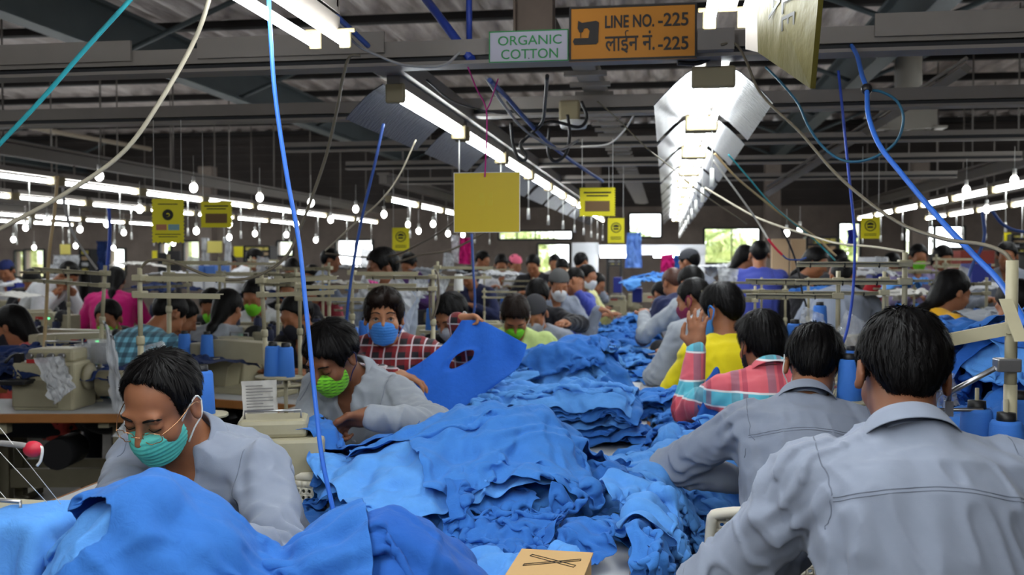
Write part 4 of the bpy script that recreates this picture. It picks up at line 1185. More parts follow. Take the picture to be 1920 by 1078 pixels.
def make_stand(h=.78, lean=0.0):
    "foot at the origin on the table; arms reach to -X"
    r = empty('thread_stand')
    mb = MB(); mb.cyl((0, 0, 0), (0, 0, h * .62), .0125).cyl((0, 0, h * .58), (0, 0, h), .0105).lathe([(.03, 0), (.03, .012), (.016, .02)], (0, 0, 0)).lathe([(.015, -.02), (.018, -.012), (.018, .012), (.015, .02)], (0, 0, h * .60)); mb.build('pole', cream, r)
    for z, dy in ((h * .86, .05), (h * .95, -.05)):
        mb = MB(); mb.box((-.20, dy * .4, z), (.42, .028, .004)).box((-.20, dy * .4 + .013, z - .009), (.42, .003, .02)); mb.box((0, 0, z - .004), (.05, .05, .028), bev=.004)
        a = mb.build('guide_arm', cream, r)
        mb = MB()
        for k in range(3): mb.tube(spline([(-.10 - k * .13, dy * .4, z), (-.10 - k * .13, dy * .4 - .012, z - .012), (-.10 - k * .13, dy * .4, z - .022), (-.10 - k * .13, dy * .4 + .008, z - .014)], 3), .0022, 4)
        mb.build('thread_hook', dark_metal, a)
    mb = MB(); mb.tube([(.03, 0, h * .24), (-.34, 0, h * .24)], .006, 6).box((0, 0, h * .24), (.045, .04, .03), bev=.004); mb.build('cross_rod', steel, r)
    for x in (-.11, -.27):
        mb = MB(); mb.lathe([(.075, 0), (.078, .006), (.07, .012), (.02, .012), (.02, .03), (.006, .032), (.004, .16)], (x, 0, h * .24 + .004)); mb.build('cone_plate', cream, r)
    return r
def make_cone(m, name='thread_cone'):
    r = empty(name)
    mb = MB(); mb.lathe([(.034, 0), (.036, .006), (.030, .115), (.026, .122)]); mb.build('thread', m, r)
    mb = MB(); mb.lathe([(.016, .118), (.018, .122), (.017, .138), (.006, .139)]); mb.build('core', black_plastic, r)
    return r
chair_m = mat('cream_chair_shell', S(214, 208, 190), .4)
def make_chair():
    "sits facing +Y"
    r = empty('chair')
    def perforated(name, P, w, h, nx, ny, curve):
        V, F = [], []
        cw, ch = w / nx, h / ny
        for i in range(nx):
            for j in range(ny):
                cx_, cy_ = -w / 2 + (i + .5) * cw, (j + .5) * ch
                k0 = len(V)
                sq = [(-.5, -.5), (0, -.5), (.5, -.5), (.5, 0), (.5, .5), (0, .5), (-.5, .5), (-.5, 0)]
                edge = i in (0, nx - 1) or j in (0, ny - 1)
                for a, b in sq: V.append(P(cx_ + a * cw, cy_ + b * ch))
                if edge: F.append(tuple(range(k0, k0 + 8)))
                else:
                    for a, b in sq:
                        n_ = math.hypot(a, b); V.append(P(cx_ + a / n_ * .30 * cw, cy_ + b / n_ * .30 * ch))
                    for q in range(8): F.append((k0 + q, k0 + (q + 1) % 8, k0 + 8 + (q + 1) % 8, k0 + 8 + q))
        o = mesh_obj(name, V, F, chair_m, r)
        md = o.modifiers.new('s', 'SOLIDIFY'); md.thickness = .006
    perforated('backrest', lambda x, y: (x, -.20 - y * .12 + .25 * x * x, .58 + y), .40, .30, 22, 16, 0)
    perforated('seat', lambda x, y: (x, y - .2, .455 + .2 * x * x), .40, .40, 20, 20, 0)
    rim = [(-.2, -.19, .50), (-.2, -.20, .6), (-.2, -.225, .84), (-.17, -.237, .885), (0, -.245, .89), (.17, -.237, .885), (.2, -.225, .84), (.2, -.20, .6), (.2, -.19, .50)]
    MB().tube(spline(rim, 5), .014, 8).build('back_rim', chair_m, r)
    for sx in (-1, 1):
        for sy in (-1, 1): MB().tube([(sx * .16, sy * .16, .45), (sx * .2, sy * .2, 0)], .012, 8).build('leg', steel, r)
    return r
PT1 = make_table(1.1, .52); PT2 = make_table(.82, 1.16, name='work_table')
PM1, PM2, PS, PC1, PC2, PC3, PCH = make_lockstitch(), make_overlock(), make_stand(), make_cone(thread_blue), make_cone(thread_navy), make_cone(thread_white), make_chair()
PROTOS = [PT1, PT2, PM1, PM2, PS, PC1, PC2, PC3, PCH]
CATS = {'sewing_table': 'table', 'work_table': 'table', 'sewing_machine': 'sewing machine', 'overlock_machine': 'sewing machine', 'thread_stand': 'thread stand', 'thread_cone': 'thread cone', 'chair': 'chair'}
def put(proto, loc, rz, label, group=None, scale=None):
    c = copy_tree(proto, None, loc, rz, label, group, scale)
    c['category'] = CATS[proto.name.split('.')[0]]
    return c
# middle strip of work tables
y = 1.58
k = 0
TABLES = []
while y < 11:
    put(PT2, (-.475, y + .58, 0), 0, 'white topped work table, %s from the camera in the middle strip' % ORD[k], 'work tables of the middle strip')
    TABLES.append((-.885, -.065, y, y + 1.16)); y += 1.19; k += 1
# stations of the two rows, in front of each seated person
def station(p, side, machine, desc, stand=True, table=True, dx=.12, gap=.33, cones=2, cone=None, stand_h=1.0, tab_w=1.0):
    F, R, P, H = p['F'], p['R'], p['P'], p['H']
    rz = math.atan2(F.y, F.x) - PI / 2
    c = Vector((H.x, H.y, 0)) + F * gap + R * dx
    T = lambda r, f, z: Vector((c.x, c.y, 0)) + R * r + F * f + Vector((0, 0, z))
    if table: put(PT1, T(0, .2, 0), rz, 'wood edged sewing table ' + desc, None, None)
    if machine is not None: put(machine, T(0, .2, .8), rz, 'cream sewing machine ' + desc)
    if stand:
        put(PS, T(.46, .36, .8), rz, 'cream thread stand ' + desc, None, stand_h)
        for q in range(cones):
            put(cone or PC1, T(.46 - (.11, .27)[q] * stand_h, .36, .8 + (.78 * .24 + .018) * stand_h), rz, '%s thread cone on the stand %s, %s' % ('navy' if cone is PC2 else 'white' if cone is PC3 else 'blue', desc, ('by pole', 'by rod end')[q]), None, stand_h)
    return T
STN = {}
for key, side, mc, desc in [('L2', 'l', None, 'of the sewer in printed green mask'), ('L4', 'l', PM1, 'of the sewer in black top'), ('L5', 'l', None, 'of the sewer in lime polo'), ('L7', 'l', PM1, 'of the sewer in black pullover'),
                            ('R2', 'r', PM2, 'of the second right sewer'), ('R3', 'r', PM2, 'of the sewer in striped shirt'), ('R4', 'r', PM1, 'of the sewer in yellow'), ('R5', 'r', PM2, 'of the sewer in magenta mask'), ('R6', 'r', PM1, 'of the sewer reaching left'), ('L9', 'l', PM1, 'far down the left row')]:
    p = PEOPLE[key]
    F0, R0 = p['F'], p['R']
    p['F'] = Vector((0, -1, 0)) if side == 'l' else Vector((0, 1, 0)); p['R'] = p['F'].cross(Vector((0, 0, 1)))
    STN[key] = station(p, side, mc, desc, stand=key not in ('L2', 'L5', 'R2', 'R4', 'R6', 'L9'), stand_h={'R3': .85, 'R5': .7, 'L4': .8, 'L7': .9}.get(key, 1.0), dx=.12 if side == 'l' else .14)
    p['F'], p['R'] = F0, R0
def chair_for(key, desc, back=.0):
    p = PEOPLE[key]; F, P = p['F'], p['P']
    put(PCH, (P.x - F.x * back, P.y - F.y * back, 0), math.atan2(F.y, F.x) - PI / 2, 'cream perforated chair under ' + desc)
for key, desc in (('L2', 'the sewer in printed green mask'), ('R1', 'the nearest sewer on the right'), ('R3', 'the sewer in striped shirt'), ('R4', 'the sewer in yellow')): chair_for(key, desc, -.02)
put(PCH, (-1.13, 2.50, 0), PI - .10, 'cream perforated chair under the sewer in teal mask and glasses')
put(PCH, (PEOPLE['R2']['P'].x - .09, PEOPLE['R2']['P'].y, 0), .05, 'cream perforated chair under the second sewer on the right')
# machine in front of the first sewer, and the green-masked sewer's machine
put(PT1, (-1.28, 1.72, 0), 0, 'wood edged sewing table at the front left under the blue cloth')
put(PM2, at(30, 1010, 1.95) * 1.0 - Vector((0, 0, at(30, 1010, 1.95).z - .8)), PI * .98, 'cream sewing machine peeking out at the lower left corner', None, .95)
mL2 = at(528, 850, 2.98); put(PM2, (mL2.x, mL2.y, .80), PI * 1.1, 'cream boxy sewing machine between the teal and green masked sewers', None, 1.0)
# left hall: table with flat-bed machine, close by
c = at(95, 776, 4.75)
put(PT1, (c.x - .12, c.y + .1, 0), .16, 'wood edged sewing table with cream leg at the far left, near the front'); cm = at(80, 760, 4.72)
put(PM2, (cm.x, cm.y + .08, .80), .1, 'cream flat-bed sewing machine with red plate at the far left', None, 1.15)
# stands that show clearly, placed by their poles
def stand_at(px, py_top, d, desc, h=None, rz=0.0, cones=(), lean=0.0, scale=None, foot=.8):
    t = at(px, py_top, d); h = t.z - foot
    c = put(PS, (t.x, t.y, foot), rz, 'cream thread stand ' + desc, None, h / .78)
    if lean: c.rotation_euler = (0, lean, rz)
    for q in cones:
        x = -(.11, .27)[q] * h / .78
        put(PC1 if d < 4 or px > 600 else PC2, (t.x + x * math.cos(rz), t.y + x * math.sin(rz), foot + (.78 * .24 + .018) * h / .78), rz, 'thread cone on the stand %s, %s' % (desc, ('near pole', 'near rod end')[q]), None, h / .78)
    return c
stand_at(262, 502, 3.75, 'with two arms behind the teal masked sewer', rz=PI * .96)
stand_at(503, 510, 4.3, 'with wrapped pole left of the bright blue cable', rz=PI * .97, lean=.05)
stand_at(128, 500, 7.0, 'with shelf plates in the left hall', rz=.1, cones=(0, 1))
stand_at(360, 508, 6.6, 'behind the long braid', rz=.2, lean=-.05)
stand_at(180, 497, 5.0, 'leaning to the right at far left', rz=.1, lean=.07)
stand_at(660, 498, 5.3, 'right of the dark blue cable', rz=PI, cones=(0, 1))
stand_at(812, 505, 5.0, 'with cable loop behind the plaid shirt', rz=0, cones=(0, 1))
stand_at(860, 510, 7.4, 'in front of the white cone', rz=0, cones=(0, 1))
stand_at(605, 496, 8.4, 'beside the standing vest', rz=0)
stand_at(700, 560, 6.0, 'behind the head of the plaid shirt', rz=0, cones=(0,))
stand_at(908, 540, 7.8, 'far behind the raised panel', rz=PI, cones=(1,))
stand_at(1000, 520, 9.0, 'behind the grey beanie', rz=0)
stand_at(1428, 520, 6.6, 'in front of the royal blue back', rz=.0, cones=(0, 1))
stand_at(1416, 536, 5.6, 'over a green light', rz=.0, cones=(0,))
stand_at(1572, 508, 3.9, 'before the bending grey shirt', rz=-.12, cones=(0, 1))
stand_at(1516, 520, 5.8, 'with poly bag hanging near its top', rz=-.1, cones=(0,))
stand_at(1697, 473, 3.7, 'with arms both ways behind the nearest head', rz=.0)
stand_at(1388, 545, 7.6, 'low behind the yellow top', rz=0, cones=(0,))
stand_at(1800, 500, 7.0, 'with white bag behind the mustard shawl', rz=0)
stand_at(1850, 520, 5.6, 'behind the tall right pole', rz=.1)
# the tall near stand at the right edge, built to the photo's arms
def near_stand():
    p0 = at(1898, 488, 1.95); r = empty('thread_stand', (p0.x, p0.y, .80)); tag(r, 'cream thread stand with tall pole at the right edge by the nearest sewer', 'thread stand')
    o = Vector(r.location); L_ = lambda px, py, d: at(px, py, d) - o
    h = p0.z - .8
    mb = MB(); mb.cyl((0, 0, 0), (0, 0, h * .66), .0125).cyl((0, 0, h * .62), (0, 0, h), .0115).lathe([(.014, -.04), (.0165, -.03), (.0165, .03), (.014, .04)], (0, 0, h * .40)); mb.build('pole', cream, r)
    a, b = L_(1893, 616, 1.95), L_(1690, 655, 2.05)
    mb = MB(); d = (b - a); u = d.normalized(); n = u.cross(Vector((0, 0, 1)))
    M = Matrix((u, n, u.cross(n) * -1)).transposed()
    mb.box((a + b) / 2, (d.length, .004, .026), M).box((a + b) / 2 + n * .012 + Vector((0, 0, .012)), (d.length, .024, .003), M); mb.cyl(a + n * -.012, a + n * .012, .010); arm = mb.build('guide_arm', cream, r)
    e = a + u * .13; MB().cyl(e - n * .006, e + n * .004, .008, seg=12).cyl(e - n * .008, e - n * .006, .004, seg=8).build('thread_eyelet', black_plastic, arm)
    a2, b2 = L_(1885, 560, 1.94), L_(1915, 640, 1.86)
    mb = MB(); d = (b2 - a2); u2 = d.normalized(); n2 = u2.cross(Vector((0, 1, 0))).normalized(); M2 = Matrix((u2, Vector((0, 1, 0)), n2)).transposed()
    mb.box((a2 + b2) / 2, (d.length, .004, .024), M2); mb.build('upper_bracket', cream, r)
    mb = MB(); c = L_(1888, 684, 1.95); mb.box(c, (.045, .035, .026), bev=.003); mb.tube([c + Vector((-.01, 0, 0)), L_(1782, 735, 2.0), L_(1776, 760, 2.0)], .0055, 8); mb.build('cross_rod', steel, r)
    mb = MB(); mb.tube([L_(1740, 768, 2.0), L_(1842, 768, 2.0), L_(1846, 776, 2.0)], .004, 6).box(L_(1778, 766, 2.0), (.016, .016, .03)); mb.build('rod_end', steel, r)
    for (px, py, d) in ((1830, 878, 2.02), (1885, 905, 1.95)):
        mb = MB(); mb.lathe([(.07, 0), (.075, .006), (.07, .01), (.01, .012), (.004, .014), (.004, .17)], L_(px, py + 6, d)); mb.build('cone_plate', cream_dark, r)
    return o
near_stand()
for (px, py, d, lb) in ((1830, 878, 2.02, 'blue thread cone with black core right of the nearest shoulder'), (1885, 905, 1.95, 'blue thread cone at the right edge in front of the tall pole'), (1908, 860, 2.02, 'blue thread cone at the right edge half behind the tall pole')):
    q = at(px, py, d); put(PC1, q, 0, lb)
q = at(1930, 950, 1.72); big = put(PC1, (q.x, q.y, .88), 0, 'wide blue thread cone at the lower right edge', None, 1.0); big.scale = (1.5, 1.5, .9)
big['label'] = 'wide squat blue thread cone at the lower right edge'
for (px, py, d, lb) in ((512, 706, 3.95, 'small blue thread cone under the wrapped pole'), (536, 708, 3.95, 'large blue thread cone right of the small one under the wrapped pole'), (379, 778, 2.75, 'blue thread cone behind the ear of the teal masked sewer'), (1596, 720, 3.6, 'blue thread cone left of the nearest head'), (1592, 752, 2.9, 'blue thread cone by the ear of the nearest sewer'),
                        (1490, 665, 3.9, 'tall blue thread cone right of the striped shirt'), (1537, 622, 4.6, 'short blue thread cone beside the poly bag'), (660, 662, 4.7, 'blue thread cone left of the plaid sleeve'), (685, 648, 4.8, 'blue thread cone close to the plaid collar'), (810, 620, 5.4, 'blue thread cone left of the black top')):
    q = at(px, py, d); c = put(PC1, q, 0, lb)
    stalk = MB(); stalk.cyl((0, 0, -.004), (0, 0, .004), .07).cyl((0, 0, -max(.02, q.z - .81)), (0, 0, 0), .008, seg=8)
    o = stalk.build('cone_stand', cream); o.location = q; tag(o, 'cream stand holding the ' + ' '.join(lb.split()[:12]), 'cone stand')
# stations of everyone in the side halls
SIDE = np.random.default_rng(9)
for i, (lb, (px, py, d), kw) in enumerate(LEFT):
    if kw.get('seated', True) is False or d > 11.8: continue
    p = PEOPLE[lb]; short = IDS[i] or ' '.join(lb.split()[2:6])
    rz = math.atan2(p['F'].y, p['F'].x) - PI / 2
    c = p['H'] + p['F'] * .42
    put(PT1, (c.x, c.y, 0), rz, 'wood edged sewing table of the %s' % short)
    put(PM1 if i % 2 else PM2, (c.x, c.y, .8), rz, 'cream sewing machine of the %s' % short)
    if i % 5 in (1, 3): continue
    k_ = SIDE.uniform(.66, .98); s = Vector((c.x, c.y, .8)) + p['R'] * .44 + p['F'] * .12
    put(PS, s, rz, 'cream thread stand of the %s' % short, None, k_)
    for q in (0, 1):
        a = s - p['R'] * (.11, .27)[q] * k_
        put(PC2 if px < 620 and i % 3 else PC1, (a.x, a.y, .8 + .205 * k_), rz, 'thread cone %s on the stand of the %s' % (('near the pole', 'at the rod end')[q], short), None)
# ---------------------------------------------------------------- loose garments, settled on the tables one after another
def cloth_dye(name, c, dark=False):
    m = bpy.data.materials.new(name); m.use_nodes = True; nt = m.node_tree; b = nt.nodes['Principled BSDF']; L = nt.links.new
    tc = nd(nt, 'ShaderNodeTexCoord')
    n = nd(nt, 'ShaderNodeTexNoise', Scale=26.0, Detail=6.0, Roughness=.7); L(tc.outputs['Object'], n.inputs['Vector'])
    mx = nd(nt, 'ShaderNodeMix', data_type='RGBA')
    mx.inputs[6].default_value = [q * .86 for q in S(*c)[:3]] + [1]; mx.inputs[7].default_value = [min(1, q * 1.14) for q in S(*c)[:3]] + [1]
    L(n.outputs[0], mx.inputs[0]); L(mx.outputs[2], b.inputs['Base Color'])
    b.inputs['Roughness'].default_value = .88; b.inputs['Sheen Weight'].default_value = .06; b.inputs['Sheen Roughness'].default_value = .4; b.inputs['Specular IOR Level'].default_value = .15
    n2 = nd(nt, 'ShaderNodeTexNoise', Scale=38.0, Detail=5.0, Roughness=.6, Distortion=1.2); L(tc.outputs['Object'], n2.inputs['Vector'])
    n3 = nd(nt, 'ShaderNodeTexNoise', Scale=700.0, Detail=2.0); L(tc.outputs['Object'], n3.inputs['Vector'])
    ad = nd(nt, 'ShaderNodeMath', operation='MULTIPLY_ADD'); ad.inputs[1].default_value = .06; L(n3.outputs[0], ad.inputs[0]); L(n2.outputs[0], ad.inputs[2])
    bp = nd(nt, 'ShaderNodeBump', Strength=.35, Distance=.008); L(ad.outputs[0], bp.inputs['Height']); L(bp.outputs[0], b.inputs['Normal'])
    MATS[name] = m
    return m
BLUE = [cloth_dye('blue_jersey', (64, 124, 200)), cloth_dye('bright_lit_blue_jersey', (90, 152, 224)), cloth_dye('mid_blue_jersey', (54, 111, 188))]  # bright one lifted to carry the stronger light at front left
DEEP = cloth_dye('deep_blue_jersey', (40, 92, 174)); NAVY = [cloth_dye('navy_jersey', (36, 52, 96)), cloth_dye('dark_navy_jersey', (28, 42, 80))]
HX0, HY0, HR = -2.3, .9, .0125
HNX, HNY = int(4.7 / HR), int(11.6 / HR)
HM = np.zeros((HNX, HNY))
def hm_rect(x0, x1, y0, y1, z):
    i0, i1 = max(0, int((x0 - HX0) / HR)), int((x1 - HX0) / HR); j0, j1 = max(0, int((y0 - HY0) / HR)), int((y1 - HY0) / HR)
    HM[i0:i1, j0:j1] = np.maximum(HM[i0:i1, j0:j1], z)
def hm_blob(x, y, rx, ry, z):
    gx = HX0 + (np.arange(HNX) + .5) * HR; gy = HY0 + (np.arange(HNY) + .5) * HR
    d = ((gx[:, None] - x) / rx) ** 2 + ((gy[None, :] - y) / ry) ** 2
    np.maximum(HM, np.where(d < 1, z * np.sqrt(np.clip(1 - d, 0, 1)) + .0, 0), out=HM)
def hm_at(X, Y):
    fx = np.clip((X - HX0) / HR - .5, 0, HNX - 1.001); fy = np.clip((Y - HY0) / HR - .5, 0, HNY - 1.001)
    i, j = fx.astype(int), fy.astype(int); u, v = fx - i, fy - j
    return (HM[i, j] * (1 - u) + HM[i + 1, j] * u) * (1 - v) + (HM[i, j + 1] * (1 - u) + HM[i + 1, j + 1] * u) * v
def hm_add(P, th=.005):
    "raise the height map under a settled sheet"
    A = P
    for ax in (0, 1):
        for _ in range(1):
            n = A.shape[ax]; m = (np.take(A, range(n - 1), ax) + np.take(A, range(1, n), ax)) / 2
            sh = list(A.shape); sh[ax] = 2 * n - 1; B = np.empty(sh)
            s0 = [slice(None)] * 3; s1 = [slice(None)] * 3; s0[ax] = slice(0, None, 2); s1[ax] = slice(1, None, 2)
            B[tuple(s0)] = A; B[tuple(s1)] = m; A = B
    q = A.reshape(-1, 3)
    i = ((q[:, 0] - HX0) / HR).astype(int); j = ((q[:, 1] - HY0) / HR).astype(int)
    ok = (i >= 1) & (i < HNX - 1) & (j >= 1) & (j < HNY - 1)
    T = np.zeros_like(HM); np.maximum.at(T, (i[ok], j[ok]), q[ok, 2] + th)
    M = T.copy()
    for a, b in ((1, 0), (-1, 0), (0, 1), (0, -1)): M = np.maximum(M, np.where(T > 0, 0, np.roll(np.roll(T, a, 0), b, 1)))
    m = M > HM
    HM[m] = M[m]
    i0, i1, j0, j1 = max(1, i[ok].min() - 2), min(HNX - 1, i[ok].max() + 2), max(1, j[ok].min() - 2), min(HNY - 1, j[ok].max() + 2)
    W_ = HM[i0:i1, j0:j1]
    sm = (HM[i0 - 1:i1 - 1, j0:j1] + HM[i0 + 1:i1 + 1, j0:j1] + HM[i0:i1, j0 - 1:j1 - 1] + HM[i0:i1, j0 + 1:j1 + 1]) / 4
    mk = m[i0:i1, j0:j1]
    W_[mk] = .5 * W_[mk] + .5 * np.maximum(sm[mk], W_[mk] - .01)
def settle(X, s, steps=64, iters=7, pins=None, bend=.06, fr=.25, grav=9.0, hfun=None):
    X = X.copy(); Vv = np.zeros_like(X); dt = 1 / 55
    hf = hfun or hm_at
    def pair(a, b, rest, k, both=True):
        d = b - a; L_ = np.sqrt((d * d).sum(-1)) + 1e-9
        e = (L_ - rest) / L_
        if not both: e = np.minimum(e, 0)
        c = d * (.5 * k * e)[..., None]
        a += c; b -= c
    r2 = s * 1.41421
    for st in range(steps):
        Vv[..., 2] -= grav * dt
        O = X.copy(); X += Vv * dt
        for it in range(iters):
            for o in (0, 1):
                n = (X.shape[1] - o) // 2 * 2
                pair(X[:, o:o + n:2], X[:, o + 1:o + n:2], s, 1.0)
                n = (X.shape[0] - o) // 2 * 2
                pair(X[o:o + n:2], X[o + 1:o + n:2], s, 1.0)
            if it % 2 == 0:
                for o in (0, 1):
                    n = (X.shape[0] - o) // 2 * 2
                    A, B = X[o:o + n:2], X[o + 1:o + n:2]
                    pair(A[:, :-1], B[:, 1:], r2, .35); pair(A[:, 1:], B[:, :-1], r2, .35)
                for o in (0, 1, 2, 3):
                    a, b = X[:, o:-2:4], X[:, o + 2::4]; k = min(a.shape[1], b.shape[1]); pair(a[:, :k], b[:, :k], 2 * s, bend, False)
                    a, b = X[o:-2:4], X[o + 2::4]; k = min(a.shape[0], b.shape[0]); pair(a[:k], b[:k], 2 * s, bend, False)
            h = hf(X[..., 0], X[..., 1]) + .003
            pen = X[..., 2] < h
            X[..., 2] = np.where(pen, h, X[..., 2])
            if pins is not None: X[pins[0]] = pins[1]
        Vv = (X - O) / dt * .955
        Vv[pen] *= np.array([fr, fr, .2])
        sp = np.linalg.norm(Vv, axis=-1, keepdims=True); Vv *= np.minimum(1, 2.2 / np.maximum(sp, 1e-6))
    return X
def shirt_mask(nx, ny, w, l, kind):
    x = (np.arange(nx) + .5) / nx * w - w / 2; y = (np.arange(ny) + .5) / ny * l
    m = np.ones((nx, ny), bool)
    if kind == 'shirt':
        hw = w * .30
        m &= ~((np.abs(x)[:, None] > hw + (y[None, :] < l * .62) * 0) & (y[None, :] < l * .64))
        m &= ~((np.abs(x)[:, None] > hw) & (y[None, :] > l * .97 - 0 * x[:, None]))
        m &= ~(np.hypot(x[:, None] / .085, (y[None, :] - l) / .10) < 1)
    return m
def crinkle(X, s, amp, up=2):
    "finer grid with sharp small folds across the cloth"
    A = X
    for ax in (0, 1):
        n = A.shape[ax]; t = np.linspace(0, n - 1, (n - 1) * up + 1); i = np.minimum(t.astype(int), n - 2); f = t - i
        g = lambda k: np.take(A, np.clip(i + k, 0, n - 1), ax)
        f = f[:, None, None] if ax == 0 else f[None, :, None]
        a, b, c, d = g(-1), g(0), g(1), g(2)
        A = .5 * (2 * b + (c - a) * f + (2 * a - 5 * b + 4 * c - d) * f * f + (3 * b - a - 3 * c + d) * f ** 3)
    du = np.gradient(A, axis=0); dv = np.gradient(A, axis=1)
    N = np.cross(du, dv); N /= np.maximum(np.linalg.norm(N, axis=-1, keepdims=True), 1e-9)
    N = np.where(N[..., 2:3] < -.2, -N, N)
    h = s / up; u, v = np.meshgrid(np.arange(A.shape[0]) * h, np.arange(A.shape[1]) * h, indexing='ij')
    th = CR.random() * PI; ca, sa = math.cos(th), math.sin(th); sd = CR.random(3) * 30
    a_, b_ = (u * ca + v * sa).ravel(), (v * ca - u * sa).ravel()
    w = vnoise(np.stack([a_ * 5, b_ * 5, 0 * a_], 1) + sd) * .9
    w2 = vnoise(np.stack([a_ * 4, b_ * 4, 0 * a_], 1) + sd + 9)
    n1 = vnoise(np.stack([b_ * 19 + w * 2.2, a_ * 3.2 + w2, 0 * a_], 1) + sd + 3)
    c2, s2 = math.cos(.75), math.sin(.75); a2, b2 = a_ * c2 + b_ * s2, b_ * c2 - a_ * s2
    n2 = vnoise(np.stack([b2 * 27 + w2 * 2.4, a2 * 6 + w, 0 * a_], 1) + sd + 17)
    n3 = vnoise(np.stack([a_ * 52, b_ * 58, 0 * a_], 1) + sd + 5)
    d = np.clip(1 - 2.8 * np.abs(n1), -.75, 1) * 1.0 + np.clip(1 - 2.8 * np.abs(n2), -.6, 1) * .55 + n3 * .14
    env = np.clip(.75 + .8 * w2, .15, 1.4)
    return A + N * (d * env * amp + amp * .3).reshape(u.shape)[..., None]
def cloth_obj(name, X, mask, m, label, group, sub=1, thick=.0022, cat='garment'):
    nx, ny = X.shape[:2]
    i, j = np.nonzero(mask)
    F = np.stack([i * ny + j, (i + 1) * ny + j, (i + 1) * ny + j + 1, i * ny + j + 1], 1)
    V = X.reshape(-1, 3)
    used = np.unique(F); mp_ = np.full(len(V), -1); mp_[used] = np.arange(len(used))
    c = V[used].mean(0); c[2] = V[used][:, 2].min()
    o = mesh_obj(name, V[used] - c, mp_[F], m)
    o.location = c
    if thick:
        md = o.modifiers.new('s', 'SOLIDIFY'); md.thickness = thick; md.offset = 0
    md = o.modifiers.new('u', 'SUBSURF'); md.levels = 1; md.render_levels = sub if X.size < 15000 else 1
    return tag(o, label, cat, group)
CR = np.random.default_rng(77)
def sheet(cx, cy, w, l, rot=0.0, s=.024, sq=(.8, .8), amp=.05, freq=7.0, gap=.06, tilt=0.0):
    nx, ny = int(w / s) + 1, int(l / s) + 1
    u, v = np.meshgrid((np.arange(nx) - (nx - 1) / 2) * s, (np.arange(ny) - (ny - 1) / 2) * s, indexing='ij')
    sd = CR.random(3) * 30
    q = np.stack([u.ravel() * freq * (1 if sq[0] < .95 else .4), v.ravel() * freq * (1 if sq[1] < .95 else .4), np.zeros(u.size)], 1) + sd
    n = vnoise(q) + .5 * vnoise(q * 2.1 + 5)
    nxy = np.stack([vnoise(q * .8 + 11), vnoise(q * .8 + 23)], 1).reshape(nx, ny, 2)
    a, b = u * sq[0] + nxy[..., 0] * amp * .6, v * sq[1] + nxy[..., 1] * amp * .6
    c_, s_ = math.cos(rot), math.sin(rot)
    X = np.empty((nx, ny, 3)); X[..., 0] = cx + a * c_ - b * s_; X[..., 1] = cy + a * s_ + b * c_
    h = hm_at(X[..., 0], X[..., 1])
    X[..., 2] = h * .6 + h.max() * .4 + gap + n.reshape(nx, ny) * amp + .02
    return X
WHERE = {}
def garment(cx, cy, where, group, w=.84, l=.68, rot=0.0, s=.024, sq=(.8, .8), amp=.05, m=None, kind='shirt', sub=1, steps=60, freq=7.0, bend=.06, name='blue_shirt', word='blue shirt', iters=7, lab=None, cr=.013):
    X = sheet(cx, cy, w, l, rot, s, sq, amp, freq)
    X = settle(X, s, steps, iters, bend=bend)
    if cr: X = crinkle(X, s, cr)
    hm_add(X)
    nx, ny = X.shape[0] - 1, X.shape[1] - 1
    k = WHERE.setdefault(group, [0]); k[0] += 1
    lb = lab or 'crumpled %s %s' % (word, where)
    return cloth_obj(name, X, shirt_mask(nx, ny, w, l, kind), m or BLUE[int(CR.integers(3))], lb, group, sub)
# ---------------------------------------------------------------- heaps on the middle strip, front to back
for t in TABLES: hm_rect(*t, .802)
hm_rect(-.9, -.05, 11, 12.4, .802)
for key in ('R2', 'R3', 'R4', 'R5', 'R6'):
    p = PEOPLE[key]; yy = p['H'].y + .53; xx = p['H'].x + .14; hm_rect(xx - .55, xx + .55, yy - .26, yy + .26, .802)
for key in ('L2', 'L4', 'L5', 'L7'):
    p = PEOPLE[key]; yy = p['H'].y - .53; xx = p['H'].x - .12; hm_rect(xx - .55, xx + .55, yy - .26, yy + .26, .802)
hm_rect(-1.83, -.73, 1.46, 1.98, .802)                                # front left table
q = at(30, 1010, 1.95); hm_rect(q.x - .14, q.x + .14, q.y - .12, q.y + .12, 1.03)
hm_rect(mL2.x - .14, mL2.x + .13, mL2.y - .12, mL2.y + .10, 1.02)
PX = lambda px, py, d: at(px, py, d)
def heap(px, py, d, n, where, group, sx=.08, sy=.08, **kw):
    c = at(px, py, d)
    for k in range(n):
        kk = dict(kw)
        if 'rot' not in kk: kk['rot'] = CR.random() * 6.28
        elif kk['rot'] is not None and 'rj' in kk: kk['rot'] = kk['rot'] + CR.normal() * kk.pop('rj')
        kk.pop('rj', None)
        garment(c.x + CR.normal() * sx, c.y + CR.normal() * sy, '%s layer from the bottom of %s' % (ORD[k], where) if k < n - 1 else 'topmost of ' + where, group, **kk)
N_ = dict(s=.017, sub=1, steps=58, amp=.055, freq=8)
